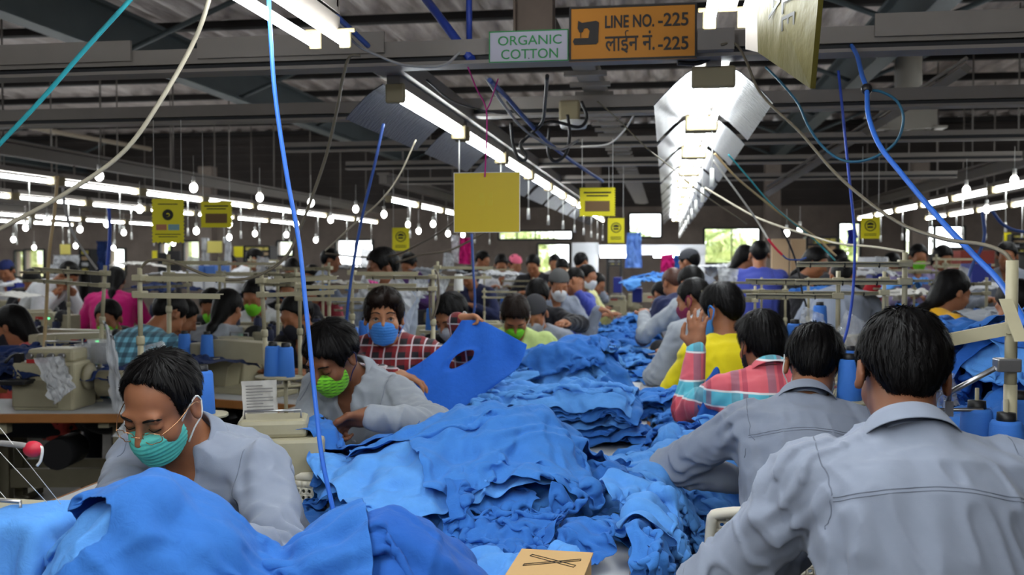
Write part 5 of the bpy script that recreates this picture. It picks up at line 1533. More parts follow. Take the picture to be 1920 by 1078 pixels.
# far end first
heap(1190, 560, 9.6, 3, 'the far heap past the stretched arm', 'shirts of the far heap', .08, .3, s=.03, sq=(.55, .55), amp=.08, w=.9, l=.9)
heap(1180, 540, 10.6, 3, 'the farthest heap before the white booth', 'shirts of the farthest heap', .1, .2, s=.03, sq=(.5, .5), amp=.12, w=.9, l=.9)
heap(1170, 575, 8.3, 4, 'the heap under a stretched arm', 'shirts of the heap under a stretched arm', .08, .3, s=.026, sq=(.55, .6), amp=.08, w=.9, l=.9)
heap(1150, 600, 7.0, 5, 'the heap beside the black pullover', 'shirts of the heap beside the black pullover', .1, .25, s=.024, sq=(.55, .6), amp=.08)
heap(1240, 620, 6.0, 4, 'the heap before the magenta mask', 'shirts of the heap before the magenta mask', .06, .2, s=.022, sq=(.55, .55), amp=.08)
hm_blob(-.42, 5.05, .42, .42, 1.02)
heap(1075, 640, 5.05, 7, 'the broad heap behind the neat stack', 'shirts of the broad heap', .13, .12, s=.02, sq=(.72, .66), amp=.07, w=.95, l=.85)
heap(930, 715, 4.75, 3, 'the small heap below the raised panel', 'shirts below the raised panel', .06, .06, s=.019, sq=(.5, .5), amp=.07, w=.7, l=.6)
heap(1290, 700, 4.45, 5, 'the heap left of the striped sleeve', 'shirts left of the striped sleeve', .06, .10, s=.018, sq=(.5, .6), amp=.08)
heap(1300, 760, 3.85, 5, 'the tangled heap below the striped elbow', 'shirts below the striped elbow', .05, .10, s=.017, sq=(.5, .55), amp=.08)
heap(850, 805, 4.15, 2, 'the flat pile by the green mask', 'shirts in the flat crumpled pile', .05, .04, s=.015, sq=(.62, .62), amp=.06, w=.62, l=.5, freq=14)
# neat stack: layers folded the same way, ends to the right
c = at(1050, 790, 3.98)
for k in range(9):
    garment(c.x + CR.normal() * .02, c.y + CR.normal() * .02, '%s layer from the bottom of the neat stack at the centre' % ORD[k], 'shirts of the neat stack', w=.70, l=.62, rot=CR.normal() * .06, sq=(.86, .50), amp=.05, s=.0165, kind='sheet', freq=9, steps=60)
# heap at the right front of the second right sewer, hanging over the strip's edge
heap(1290, 880, 3.3, 5, 'the heap by the bent grey elbow', 'shirts beside the bent elbow', .06, .09, s=.017, sq=(.55, .62), amp=.08)
# layered wing to the right of the big heap
c = at(1165, 905, 3.05)
for k in range(4):
    garment(c.x + CR.normal() * .03, c.y + CR.normal() * .03, '%s the layered wing right of the large heap' % ('lowest in', 'low in', 'high in', 'topmost on')[k], 'shirts of the layered wing', w=.8, l=.66, rot=-.5 + CR.normal() * .12, sq=(.82, .6), amp=.05, s=.0165, freq=9)
# the large heap at the centre front
hm_blob(-.50, 2.86, .34, .26, .93)
heap(850, 930, 2.78, 8, 'the large heap at the centre front', 'shirts of the large heap', .10, .07, rot=.1, rj=.8, s=.0155, sq=(.78, .68), amp=.06, freq=9, w=.92, l=.74, steps=64)
c = at(830, 890, 2.75); garment(c.x, c.y, 'spread flat at the left foot of the large heap', 'shirts of the large heap', w=.7, l=.6, rot=.6, sq=(.9, .86), s=.016, amp=.03, kind='sheet', cr=.006)
c = at(940, 870, 2.8); garment(c.x, c.y, 'flung with its hem curling over the top of the large heap', 'shirts of the large heap', w=.95, l=.6, rot=.35, sq=(.86, .72), s=.0145, amp=.05, freq=10, steps=70)
# flat spread in front of the nearest sewer
c = at(1240, 1015, 2.45)
for k in range(3):
    garment(c.x + .02 * k, c.y + CR.normal() * .05, '%s the low spread beside the nearest sewer' % ('lowest in', 'in the middle of', 'on top of')[k], 'shirts of the low spread', w=.8, l=.62, rot=.1 + CR.normal() * .2, sq=(.8, .66), amp=.05, s=.0155, freq=10)
c = at(1010, 990, 2.42)
for k in range(2): garment(c.x - .08 * k, c.y - .04, '%s the twisted pair between the large heap and the box' % ('lower of', 'upper of')[k], 'twisted shirts near the box', w=.62, l=.5, rot=.9 + k, sq=(.6, .62), amp=.06, s=.0145, freq=10)
# front left: broad sheets over the first machine and the strip's near end
hm_blob(-.95, 1.66, .28, .28, 1.085)
hm_blob(-.50, 1.80, .34, .22, .945)
G = 'shirts in the front left heap'
F_ = dict(s=.0155, amp=.045, freq=7, steps=70)
c = at(420, 1010, 1.85)
for k in range(3): garment(-.66 + CR.normal() * .05, 1.76 + CR.normal() * .05, '%s layer of the front left heap' % ('lowest', 'low', 'middle')[k], G, rot=CR.random() * 6, sq=(.66, .66), **F_)
garment(-.64, 1.78, 'folded in waves at the middle of the front left heap', G, w=.8, l=.6, rot=2.5, sq=(.60, .8), **F_)
garment(-.44, 1.98, 'smooth and pale on the right part of the front left heap', G, w=.66, l=.5, rot=.2, sq=(.93, .9), s=.0155, amp=.02, kind='sheet', m=BLUE[1], cr=.010)
garment(-.42, 1.80, 'gathered in tight ripples near the cardboard box', G, w=.62, l=.5, rot=-.35, sq=(.86, .5), s=.014, amp=.06, freq=11, m=DEEP)
garment(-1.04, 1.50, 'smooth and wide, draped highest over the front left machine', G, w=1.05, l=1.0, rot=.55, sq=(.93, .90), s=.0165, amp=.025, kind='sheet', m=BLUE[1], steps=75, cr=.012)
garment(-.78, 1.66, 'with a long hem, draped right of the highest sheet', G, w=.8, l=.62, rot=1.9, sq=(.74, .9), s=.0155, amp=.05, steps=70)
# shirt gripped by the green masked sewer
def pinned(cx, cy, w, l, rot, pins, label, group, s=.016, sq=(.8, .8), amp=.04, m=None, steps=70, kind='sheet', **kw):
    X = sheet(cx, cy, w, l, rot, s, sq, amp)
    idx = ([], []); pos = []
    for (i, j), p in pins:
        i0, j0 = int(i * (X.shape[0] - 1)), int(j * (X.shape[1] - 1))
        for a in range(-1, 2):
            for b in range(-1, 2):
                ii, jj = min(max(i0 + a, 0), X.shape[0] - 1), min(max(j0 + b, 0), X.shape[1] - 1)
                idx[0].append(ii); idx[1].append(jj); pos.append((p[0] + a * s * .3, p[1] + b * s * .3, p[2]))
    pi = (np.array(idx[0]), np.array(idx[1]))
    X[..., 2] = np.maximum(X[..., 2], hm_at(X[..., 0], X[..., 1]) + .02)
    X = settle(X, s, steps, 8, pins=(pi, np.array(pos)))
    X = crinkle(X, s, .007)
    hm_add(X)
    return cloth_obj('blue_shirt', X, shirt_mask(X.shape[0] - 1, X.shape[1] - 1, w, l, kind), m or BLUE[0], label, group, 1)
a = at(655, 846, 3.08)
hm_blob(a.x, a.y, .06, .06, a.z - .09); hm_blob(a.x + .02, a.y - .04, .12, .11, a.z - .15)
garment(a.x, a.y, 'x', 'shirts being sewn', w=.5, l=.56, rot=.4, sq=(.8, .8), s=.0155, amp=.04, kind='sheet', m=BLUE[2], cr=.008, lab='blue shirt gripped in the fist of the green masked sewer')
a = at(1342, 668, 3.82)
hm_blob(a.x, a.y, .08, .08, a.z - .03); hm_blob(a.x + .02, a.y, .14, .14, a.z - .12)
garment(a.x, a.y, 'x', 'shirts being sewn', w=.5, l=.55, rot=.3, sq=(.8, .8), s=.0155, amp=.04, kind='sheet', m=DEEP, cr=.008, lab='blue shirt held up in a peak under the raised striped arm')
# the panel stretched up by the person in plaid, neck opening in its middle
def panel():
    d0, d1 = 4.05, 3.95
    TL, TR, BL, BR = at(866, 594, 4.12), at(988, 640, 3.98), at(752, 716, 3.98), at(872, 770, 3.9)
    top = [at(866, 600, 4.10), at(905, 602, 4.1), at(945, 622, 4.05), at(988, 646, 3.98)]
    lft = [at(866, 600, 4.10), at(838, 640, 4.08), at(800, 672, 4.02), at(752, 700, 3.98)]
    rgt = [at(988, 646, 3.98), at(982, 668, 3.96), at(972, 688, 3.94), at(955, 704, 3.92)]
    bot = [at(752, 700, 3.98), at(762, 782, 3.90), at(860, 766, 3.90), at(955, 704, 3.92)]
    lft2, rgt2 = spline(lft, 10), spline(rgt, 10); t2, b2 = spline(top, 16), spline(bot, 16)
    nu, nv = len(t2), len(lft2)
    X = np.zeros((nu, nv, 3))
    nrm = Vector((0, -1, .1))
    for i in range(nu):
        for j in range(nv):
            u, v = i / (nu - 1), j / (nv - 1)
            p = t2[i] * (1 - v) + b2[i] * v + lft2[j] * (1 - u) + rgt2[j] * u - (t2[0] * (1 - u) * (1 - v) + t2[-1] * u * (1 - v) + b2[0] * (1 - u) * v + b2[-1] * u * v)
            w = .016 * math.sin(u * 5 + v * 3) * math.sin(PI * v) + .006 * math.sin(u * 17 - v * 9) + .03 * math.sin(PI * u) * math.sin(PI * v)
            X[i, j] = p + nrm * w
    hc = at(865, 674, 4.0); ax = (at(893, 660, 4.0) - at(836, 688, 4.0)); L_ = ax.length / 2; ax.normalize()
    ay = Vector((-ax.z, 0, ax.x)).normalized()
    cen = (X[:-1, :-1] + X[1:, 1:]) / 2 - np.array(hc)
    # pull the grid on to the rim of the neck opening
    d = X - np.array(hc); a_ = d @ np.array(ax) / L_; b_ = d @ np.array(ay) / (L_ * .36); r = np.sqrt(a_ * a_ + b_ * b_)
    k = np.where(r < 1.45, 1 + (1.45 - r) / 1.45 * (1.0), 1)
    k = np.where(r > 1e-6, (np.interp(r, [0, 1.45], [1.0, 1.45]) / np.maximum(r, 1e-6)), 1); k = np.where(r < 1.45, k, 1)
    X = np.array(hc) + np.stack([d @ np.array(ax) * k, d @ np.array((ax.cross(ay))) , d @ np.array(ay) * k], -1) @ np.array([ax, ax.cross(ay), ay])
    rm = (r[:-1, :-1] + r[1:, 1:] + r[1:, :-1] + r[:-1, 1:]) / 4
    o = cloth_obj('blue_shirt', X, rm > .28, cloth_dye('royal_blue_jersey', (44, 104, 206)), 'blue shirt panel with round neck opening held up by the person in plaid', 'shirts being sewn', 2, .003)
    return o
panel()
# heap on the trolley at the right edge
tro = at(1900, 760, 2.95)
TX0, TX1, TY0, TY1 = .84, 1.62, 2.66, 3.46
r = empty('trolley', ((TX0 + TX1) / 2, (TY0 + TY1) / 2, 0), 0, 'cream bin trolley buried under hanging blue shirts at the right edge', 'trolley')
MB().box((0, 0, .62), (TX1 - TX0 - .06, TY1 - TY0 - .06, .76)).build('bin', cream_dark, r)
for sx in (-1, 1):
    for sy in (-1, 1): MB().cyl((sx * .33, sy * .33, .06), (sx * .33, sy * .33, .25), .016).build('leg', steel, r); MB().cyl((sx * .33 - .015, sy * .33, .05), (sx * .33 + .015, sy * .33, .05), .05).build('wheel', black_plastic, r)
hm_rect(TX0, TX1, TY0, TY1, 1.0); hm_blob(1.22, 3.06, .5, .5, 1.25)
for k in range(11):
    x = TX0 + .12 + CR.random() * .3; yy = TY0 + .05 + CR.random() * .6
    garment(x, yy, '%s layer from the bottom on the heaped trolley at right' % ORD[k], 'shirts on the trolley', w=.9, l=.78, rot=CR.random() * 6, sq=(.62, .82), amp=.06, s=.0185, steps=75, m=DEEP if k % 2 else None)
# navy garments on the tables of the left hall
def loose(c, w, l, rot, z, m, label, group, s=.024, sq=(.65, .65), amp=.06, half=(.5, .25), word='navy_garment', n=1):
    base = {'h': None}
    def hf(X, Y):
        a, b = X - c.x, Y - c.y
        return np.where((np.abs(a) < half[0]) & (np.abs(b) < half[1]), z, .0) + np.maximum(0, .10 - .35 * (a * a + b * b)) * (1 if n > 1 else 0)
    nx, ny = int(w / s) + 1, int(l / s) + 1
    u, v = np.meshgrid((np.arange(nx) - (nx - 1) / 2) * s, (np.arange(ny) - (ny - 1) / 2) * s, indexing='ij')
    q = np.stack([u.ravel() * 8, v.ravel() * 8, 0 * u.ravel()], 1) + CR.random(3) * 30
    X = np.empty((nx, ny, 3)); X[..., 0] = c.x + u * sq[0] * math.cos(rot) - v * sq[1] * math.sin(rot) + vnoise(q).reshape(nx, ny) * .03; X[..., 1] = c.y + u * sq[0] * math.sin(rot) + v * sq[1] * math.cos(rot)
    X[..., 2] = z + .18 + vnoise(q + 4).reshape(nx, ny) * amp
    X = crinkle(settle(X, s, 50, 6, hfun=hf), s, .012)
    return cloth_obj(word, X, shirt_mask(X.shape[0] - 1, X.shape[1] - 1, w, l, 'shirt'), m, label, group)
for i, (px, py, d, w, where) in enumerate([(60, 672, 5.3, 1.0, 'spread before the coral sleeves at far left'), (110, 700, 5.1, .9, 'hanging in front of the coral sleeves'), (170, 712, 5.0, .8, 'under the poly bags at far left'), (30, 690, 5.0, .9, 'at the far left edge behind the flat-bed machine'),
                                           (240, 640, 6.2, .9, 'beside the checked shirt'), (190, 650, 6.0, .8, 'right of the cream machine with green light'), (420, 655, 6.0, .8, 'under the machine before the long braid'), (355, 690, 5.2, .7, 'on the table behind the teal masked sewer'), (300, 545, 9.0, .8, 'near the magenta shawl'), (505, 560, 7.6, .6, 'before the white shirt sewer')]):
    q = at(px, py, d); z = max(.8, q.z - .06)
    loose(q, w, .8, CR.random() * 6, z, NAVY[i % 2], 'crumpled navy garment ' + where, 'navy garments in the left hall', n=2)
for i, (px, py, d, where) in enumerate([(1245, 518, 11.3, 'between the two far cream machines'), (1215, 527, 11.0, 'left of the far cream machine'), (1498, 528, 9.0, 'behind the long stand arm'), (1545, 548, 7.2, 'left of the bending grey shirt'), (1735, 532, 7.4, 'behind the tall right stand'), (1765, 610, 5.0, 'before the mustard shawl'), (1815, 650, 4.2, 'behind the trolley heap'), (600, 530, 10, 'near the standing vest')]):
    q = at(px, py, d); loose(q, .8, .7, CR.random() * 6, max(.75, q.z - .08), BLUE[i % 3], 'crumpled blue garment in the distance, ' + where, 'blue garments in the distance', n=2, word='blue_shirt')
# ---------------------------------------------------------------- signs and boards
sign_yellow = mat('sign_amber', S(182, 116, 8), .5); sign_black = mat('sign_black', S(24, 18, 14), .5); sign_white = mat('sign_white', S(172, 170, 184), .5); sign_green = mat('sign_green', S(34, 128, 62), .5)
penn_yellow = mat('pennant_yellow', S(226, 214, 26), .5); board_yellow = mat('board_yellow', S(208, 180, 12), .45, var=.05, vscale=6); icon_black = mat('icon_black', S(30, 30, 24), .6); faint = mat('faint_print', S(206, 182, 24), .5)
pic_brown = mat('printed_photo_brown', S(110, 84, 52), .6); pic_blue = mat('printed_photo_blue', S(120, 160, 170), .6); pic_red = mat('printed_photo_red', S(180, 120, 90), .6)
def text_mesh(txt, bold=0.0, ext=.002):
    cu = bpy.data.curves.new('t', 'FONT'); cu.body = txt; cu.size = 1; cu.offset = bold; cu.extrude = ext; cu.resolution_u = 4
    o = bpy.data.objects.new('t', cu); COL.objects.link(o)
    bpy.context.view_layer.update()
    dg = bpy.context.evaluated_depsgraph_get(); me = bpy.data.meshes.new_from_object(o.evaluated_get(dg))
    bpy.data.objects.remove(o); bpy.data.curves.remove(cu)
    V = np.array([v.co[:] for v in me.vertices]); F = [tuple(p.vertices) for p in me.polygons]
    bpy.data.meshes.remove(me)
    return V, F
def fit_text(txt, org, ax, ay, w, h, m, parent, name='lettering', bold=0.0, lift=.002):
    "lettering filling a w x h box whose lower left corner is org"
    V, F = text_mesh(txt, bold)
    lo, hi = V.min(0), V.max(0)
    org, ax, ay = Vector(org), Vector(ax).normalized(), Vector(ay).normalized(); az = ax.cross(ay)
    P = [org + ax * ((v[0] - lo[0]) / (hi[0] - lo[0]) * w) + ay * ((v[1] - lo[1]) / (hi[1] - lo[1]) * h) + az * (lift + (v[2] - lo[2]) * .2) for v in V]
    return mesh_obj(name, P, F, m, parent, smooth=False)
def flat_sign(name, x0, y0, x1, y1, Y, th, m, label, border=None, bw=.006):
    "board facing the camera side, from its pixel outline in the plane y = Y"
    a, b = at_y(x0, y1, Y), at_y(x1, y0, Y)
    zt = at_y((x0 + x1) / 2, y0, Y).z; zb = at_y((x0 + x1) / 2, y1, Y).z
    w, h = b.x - a.x, zt - zb
    r = empty(name, (a.x, Y, zb)); tag(r, label, 'sign')
    MB().box((w / 2, th / 2, h / 2), (w, th, h)).build('board', m, r)
    if border:
        mb = MB(); mb.box((w / 2, -.001, bw / 2), (w, .004, bw)).box((w / 2, -.001, h - bw / 2), (w, .004, bw)).box((bw / 2, -.001, h / 2), (bw, .004, h - 2 * bw)).box((w - bw / 2, -.001, h / 2), (bw, .004, h - 2 * bw)); mb.build('border', border, r)
    T = lambda px, py: (at_y(px, py, Y) - Vector((a.x, Y, zb)))
    return r, w, h, T
X_, Z_ = Vector((1, 0, 0)), Vector((0, 0, 1))
r, w, h, T = flat_sign('sign', 917, 57, 1066, 116, YA - .06, .006, sign_white, 'white board reading ORGANIC COTTON in green letters on the trunking', sign_green, .0035)
fit_text('ORGANIC', (w * .115, 0, h * .54), X_, Z_, w * .80, h * .30, sign_green, r, bold=.004); fit_text('COTTON', (w * .155, 0, h * .10), X_, Z_, w * .715, h * .31, sign_green, r, bold=.004)
MB().cyl((w * .505, -.001, h * .11), (w * .505, -.004, h * .11), .0018, seg=8).build('screw', sign_black, r)
r, w, h, T = flat_sign('sign', 1067, 9, 1307, 112, YA - .075, .012, sign_yellow, 'amber board reading LINE NO.-225 with a sewing machine emblem above the trunking', sign_black, .007)
fit_text('LINE NO.', (w * .285, 0, h * .585), X_, Z_, w * .385, h * .235, sign_black, r, bold=.022); fit_text('-225', (w * .70, 0, h * .585), X_, Z_, w * .235, h * .245, sign_black, r, bold=.018)
fit_text('\u0932\u093e\u0908\u0928 \u0928\u0902.', (w * .285, 0, h * .12), X_, Z_, w * .39, h * .42, sign_black, r, bold=.012); fit_text('-225', (w * .70, 0, h * .155), X_, Z_, w * .235, h * .245, sign_black, r, bold=.018)
mb = MB(); em = lambda pts: mb.prism([(x * h, y * h) for x, y in pts], (0, -.003, 0), X_, Z_, (0, 1, 0), .003)
em([(.10, .30), (.50, .30), (.54, .34), (.54, .42), (.10, .42), (.07, .36)])
em([(.36, .42), (.54, .42), (.55, .70), (.50, .73), (.24, .70), (.17, .74), (.16, .60), (.19, .53), (.25, .53), (.28, .60), (.34, .60), (.38, .55)])
em([(.21, .43), (.222, .43), (.222, .54), (.21, .54)])
mb.build('emblem', sign_black, r)
# blank yellow board on a pink string
r, w, h, T = flat_sign('hanging_board', 851, 323, 975, 436, 3.75, .005, board_yellow, 'blank yellow board hanging on a pink string in the aisle', white_plastic, .002)
mb = MB()
for x, z, s in ((.42, .50, .10), (.55, .50, .07), (.42, .62, .06), (.56, .62, .05)): mb.box((w * x, -.0005, h * z), (w * s, .001, h * .09))
mb.build('faint_print', faint, r)
ps = mat('pink_string', S(190, 40, 130), .8)
mb = MB(); mb.tube(spline([at_y(876, 122, YA), at_y(893, 165, 3.6), at_y(912, 208, 3.7), at_y(911, 290, 3.74), at_y(909, 332, 3.74)], 8), .0028, 5).tube(spline([at_y(934, 148, YA + .05), at_y(920, 190, 3.65), at_y(912, 208, 3.7)], 6), .0025, 5)
tag(mb.build('pink_string', ps), 'pink string knotted over the trunking, holding the blank yellow board', 'string')
# zigzag edged pennants
def pennant(x0, y0, x1, y1, d, kind, label, rz=0.0):
    a = at(x0, y1, d); b = at(x1, y0, d); w, h = (b - a).length * 0 + (x1 - x0) * d / FPX, (y1 - y0) * d / FPX
    c = at((x0 + x1) / 2, y1, d)
    r = empty('pennant', c, YAW * .3 + rz); tag(r, label, 'pennant')
    n = 12; pts = []
    m = max(6, int(n * w / h))
    for i in range(m): pts += [(-w / 2 + w * i / m, 0 + h * .03), (-w / 2 + w * (i + .5) / m, 0)]
    for i in range(n): pts += [(w / 2, h * .03 + h * i / n), (w / 2 - w * .035, h * .03 + h * (i + .5) / n)]
    pts += [(w / 2, h), (-w / 2, h)]
    for i in reversed(range(n)): pts += [(-w / 2 + w * .035, h * .03 + h * (i + .5) / n), (-w / 2, h * .03 + h * i / n)]
    pts = pts[:-1]
    MB().prism(pts, (0, 0, 0), X_, Z_, (0, -1, 0), .004).build('sheet', penn_yellow, r)
    mb = MB(); ring = lambda cx, cz, ro, ri: mb.add([(cx + q * math.cos(t), -.003, cz + q * math.sin(t)) for q in (ro, ri) for t in [2 * PI * k / 20 for k in range(20)]], [(k, (k + 1) % 20, 20 + (k + 1) % 20, 20 + k) for k in range(20)])
    if kind == 'face':
        cz = h * .62; R_ = w * .30
        ring(0, cz, R_, R_ * .82); mb.prism([(R_ * .62 * math.cos(t), cz + R_ * .1 + R_ * .5 * math.sin(t)) for t in [PI * k / 10 for k in range(11)]], (0, -.003, 0), X_, Z_, (0, -1, 0), .002)
        mb.box((0, -.003, cz - R_ * .25), (R_ * 1.0, .002, R_ * .35))
        for k in range(2): mb.box((0, -.003, h * (.24 - .07 * k)), (w * .62, .002, h * .025))
    elif kind == 'photo':
        mb.box((0, -.003, h * .83), (w * .75, .002, h * .05)); mb.box((0, -.003, h * .72), (w * .6, .002, h * .04))
    elif kind == 'poster':
        ring(0, h * .64, w * .17, w * .06); mb.box((-w * .02, -.003, h * .63), (w * .10, .002, h * .05))
        for k in range(2): mb.box((0, -.003, h * (.20 - .055 * k)), (w * (.78 - .2 * k), .002, h * .016))
        mb.box((0, -.003, h * .88), (w * .6, .002, h * .02))
    mb.build('emblem', icon_black, r)
    if kind == 'photo': MB().box((0, -.003, h * .36), (w * .68, .002, h * .36)).build('printed_photo', pic_brown, r)
    if kind == 'poster':
        MB().box((-w * .2, -.003, h * .36), (w * .32, .002, h * .13)).build('printed_photo', pic_red, r); MB().box((w * .18, -.003, h * .36), (w * .34, .002, h * .13)).build('printed_photo', pic_blue, r)
    mb = MB()
    for s in (-1, 1): mb.tube([(s * w * .42, 0, h * .98), (s * w * .42, 0, max(h + .05, 2.24 - c.z))], .0015, 4)
    mb.build('string', white_plastic, r)
pennant(285, 373, 346, 456, 5.2, 'poster', 'yellow zigzag edged pennant with two small photos, left of the other yellow pennants', .12)
pennant(376, 378, 436, 427, 5.6, 'photo', 'wide yellow pennant with one brown photo on the left', .08)
pennant(735, 427, 768, 471, 8.0, 'face', 'yellow pennant with masked face emblem above the standing man', .1)
pennant(1086, 352, 1154, 406, 6.0, 'photo', 'wide yellow pennant with one brown photo beside the left lamp row')
pennant(1139, 409, 1171, 456, 7.6, 'face', 'yellow pennant with masked face emblem at the aisle end')
pennant(1614, 408, 1649, 448, 6.4, 'face', 'yellow pennant with masked face emblem under the right lamp row', -.05)
def note(x0, y0, x1, y1, d, m, label, cat='notice', name='notice'):
    a = at((x0 + x1) / 2, (y0 + y1) / 2, d); w, h = (x1 - x0) * d / FPX, (y1 - y0) * d / FPX
    mb = MB(); mb.box((0, 0, 0), (w, .006, h)); o = mb.build(name, m); o.location = a; return tag(o, label, cat)
pale_y = mat('pale_yellow_paper', S(224, 210, 110), .7)
note(388, 452, 417, 474, 12.5, pale_y, 'pale yellow notice hanging by the white curtain strip'); note(112, 458, 133, 477, 15, pale_y, 'pale yellow notice above the two white hanging shirts')
note(285, 470, 295, 485, 17, penn_yellow, 'small olive yellow card by the tall dark panel'); note(438, 462, 456, 482, 16.5, penn_yellow, 'olive yellow card on the far column'); note(1883, 436, 1895, 452, 12, penn_yellow, 'small yellow card under the far right lamps')
# the big wrapped board hanging at the upper right
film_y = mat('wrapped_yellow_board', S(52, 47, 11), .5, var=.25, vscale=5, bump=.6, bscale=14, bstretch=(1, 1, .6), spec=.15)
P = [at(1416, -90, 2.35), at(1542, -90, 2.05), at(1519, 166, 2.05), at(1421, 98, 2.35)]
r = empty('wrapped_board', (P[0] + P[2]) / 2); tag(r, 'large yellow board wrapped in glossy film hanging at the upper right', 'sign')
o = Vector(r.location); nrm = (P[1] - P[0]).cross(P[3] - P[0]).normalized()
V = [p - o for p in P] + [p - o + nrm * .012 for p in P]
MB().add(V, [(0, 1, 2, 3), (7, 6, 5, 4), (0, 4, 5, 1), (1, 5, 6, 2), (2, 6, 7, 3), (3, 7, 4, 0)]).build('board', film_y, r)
Q4 = [at(1398, -90, 2.40), P[0], P[3], at(1398, 92, 2.40)]
V = [p - o for p in Q4] + [p - o + Vector((0, .006, 0)) for p in Q4]
MB().add(V, [(0, 1, 2, 3), (7, 6, 5, 4), (0, 4, 5, 1), (1, 5, 6, 2), (2, 6, 7, 3), (3, 7, 4, 0)]).build('folded_edge', grey_trunk, r)
ax_ = (P[3] - P[0]).normalized(); bx_ = (P[1] - P[0]).normalized()
olive = mat('olive_lettering', S(14, 13, 8), .5)
up_ = Vector((0, 0, -1)); side_ = (P[1] - P[0]); side_.z = 0; side_.normalize()
fit_text('ABLE', at(1493, -62, 2.17) - o - nrm * .004 if False else (P[0] + (P[1] - P[0]) * .52 + (P[3] - P[0]) * .02 - o), up_, side_, .17, .06, olive, r, lift=.014)
fit_text('A', (P[0] + (P[1] - P[0]) * .30 + (P[3] - P[0]) * .40 - o), up_, side_, .06, .055, olive, r, lift=.014)
# ---------------------------------------------------------------- cables, cords and pipes in the air
cab = {k: mat('cable_' + k, S(*v), .45) for k, v in dict(teal=(44, 150, 160), beige=(176, 168, 148), bright_blue=(48, 108, 206), dark_blue=(44, 74, 140), brown=(92, 82, 70), grey=(150, 148, 146), white=(205, 202, 195), black=(24, 23, 24), olive=(104, 96, 80), deep_blue=(36, 72, 176), teal_dark=(40, 96, 122), tan=(186, 160, 118), red=(190, 40, 60)).items()}
def cable(pts, r, m, label, n=8, cat='cable', name='cable'):
    mb = MB(); mb.tube(spline([at(*p) for p in pts], n), r, 7)
    return tag(mb.build(name, cab[m]), label, cat)
cable([(262, -20, 2.6), (160, 92, 2.62), (70, 195, 2.66), (-25, 295, 2.7)], .0065, 'teal', 'teal cable slanting across the upper left corner')
cable([(398, -20, 2.7), (366, 72, 2.72), (300, 190, 2.75), (228, 288, 2.78), (120, 364, 2.8), (0, 429, 2.82), (-30, 445, 2.82)], .0065, 'beige', 'beige cable curving down from the top toward the left edge')
cable([(503, -20, 2.5), (507, 60, 2.5), (516, 180, 2.46), (538, 330, 2.42), (560, 450, 2.4), (572, 560, 2.38), (580, 640, 2.36), (592, 760, 2.33), (604, 860, 2.3), (626, 962, 2.28)], .0056, 'bright_blue', 'bright blue cable hanging from the left lamp to the cloth')
cable([(719, 232, 4.1), (702, 310, 4.1), (676, 420, 4.15), (656, 540, 4.2), (646, 640, 4.25)], .0065, 'dark_blue', 'dark blue cable hanging left of the plaid shirt')
cable([(780, 262, 4.4), (748, 330, 4.4), (712, 378, 4.4), (664, 420, 4.5), (610, 470, 4.6)], .004, 'beige', 'thin beige cord falling from the left reflectors')
cable([(676, 104, 3.45), (655, 108, 3.45), (642, 150, 3.5), (633, 200, 3.55), (612, 290, 3.65), (585, 370, 3.7), (560, 435, 3.75), (540, 476, 3.75), (512, 502, 3.75), (470, 521, 3.75), (425, 524, 3.75), (380, 513, 3.75), (335, 495, 3.75), (302, 487, 3.75), (277, 490, 3.75), (263, 504, 3.75)], .0058, 'olive', 'dark cable sagging from the trunking to the two-armed stand')
cable([(1576, 78, 3.44), (1590, 78, 3.4), (1606, 102, 3.2), (1616, 140, 3.0), (1625, 168, 2.9), (1628, 215, 2.8), (1648, 270, 2.7), (1690, 325, 2.6), (1760, 408, 2.45), (1830, 482, 2.3), (1872, 525, 2.2), (1905, 575, 2.05), (1925, 612, 1.98)], .0072, 'bright_blue', 'thick blue cable dropping from the trunking to the tall right stand')
MB().ball((0, 0, 0), .016, 8, 6)
mb = MB(); mb.ball(at(1625, 167, 2.9), .017, 10, 6); tag(mb.build('cable_knot', cab['black']), 'black taped knot on the thick blue cable at upper right', 'tape')
cable([(1436, 126, 3.4), (1462, 152, 3.3), (1495, 192, 3.2), (1515, 235, 3.1), (1540, 272, 3.05), (1572, 297, 3.0), (1608, 303, 2.95), (1650, 290, 2.92), (1683, 262, 2.9), (1694, 222, 2.9), (1682, 190, 2.9), (1655, 173, 2.9), (1628, 168, 2.9)], .0042, 'teal_dark', 'thin teal cable looping below the trunking at upper right')
cable([(1572, 132, 3.48), (1578, 190, 3.5), (1586, 270, 3.5), (1594, 350, 3.5), (1602, 430, 3.5), (1602, 500, 3.5), (1598, 560, 3.5), (1588, 620, 3.5), (1572, 665, 3.5)], .005, 'deep_blue', 'dark blue cable hanging straight right of the lamp row')
cable([(1352, 84, 3.3), (1378, 82, 3.3), (1398, 112, 3.2), (1420, 165, 3.1), (1448, 200, 3.0), (1500, 248, 2.9), (1560, 318, 2.75), (1620, 372, 2.6), (1690, 420, 2.4), (1770, 448, 2.2), (1840, 458, 2.05), (1880, 472, 1.97), (1898, 492, 1.95)], .0045, 'olive', 'olive brown cable running from the trunking to the tall right stand')
cable([(1322, 352, 5.6), (1400, 398, 5.4), (1450, 420, 5.2), (1520, 442, 5.0), (1570, 456, 4.8), (1640, 463, 4.5), (1696, 472, 4.3)], .0055, 'beige', 'pale cable sagging from the right lamps to a stand pole')
cable([(1335, 298, 5.0), (1385, 365, 5.1), (1420, 415, 5.2), (1440, 448, 5.2)], .005, 'white', 'white cable above the red sleeve on the right')
cable([(1440, 448, 5.2), (1455, 466, 5.2), (1467, 478, 5.2)], .0065, 'red', 'red sleeved piece of cable on the right')
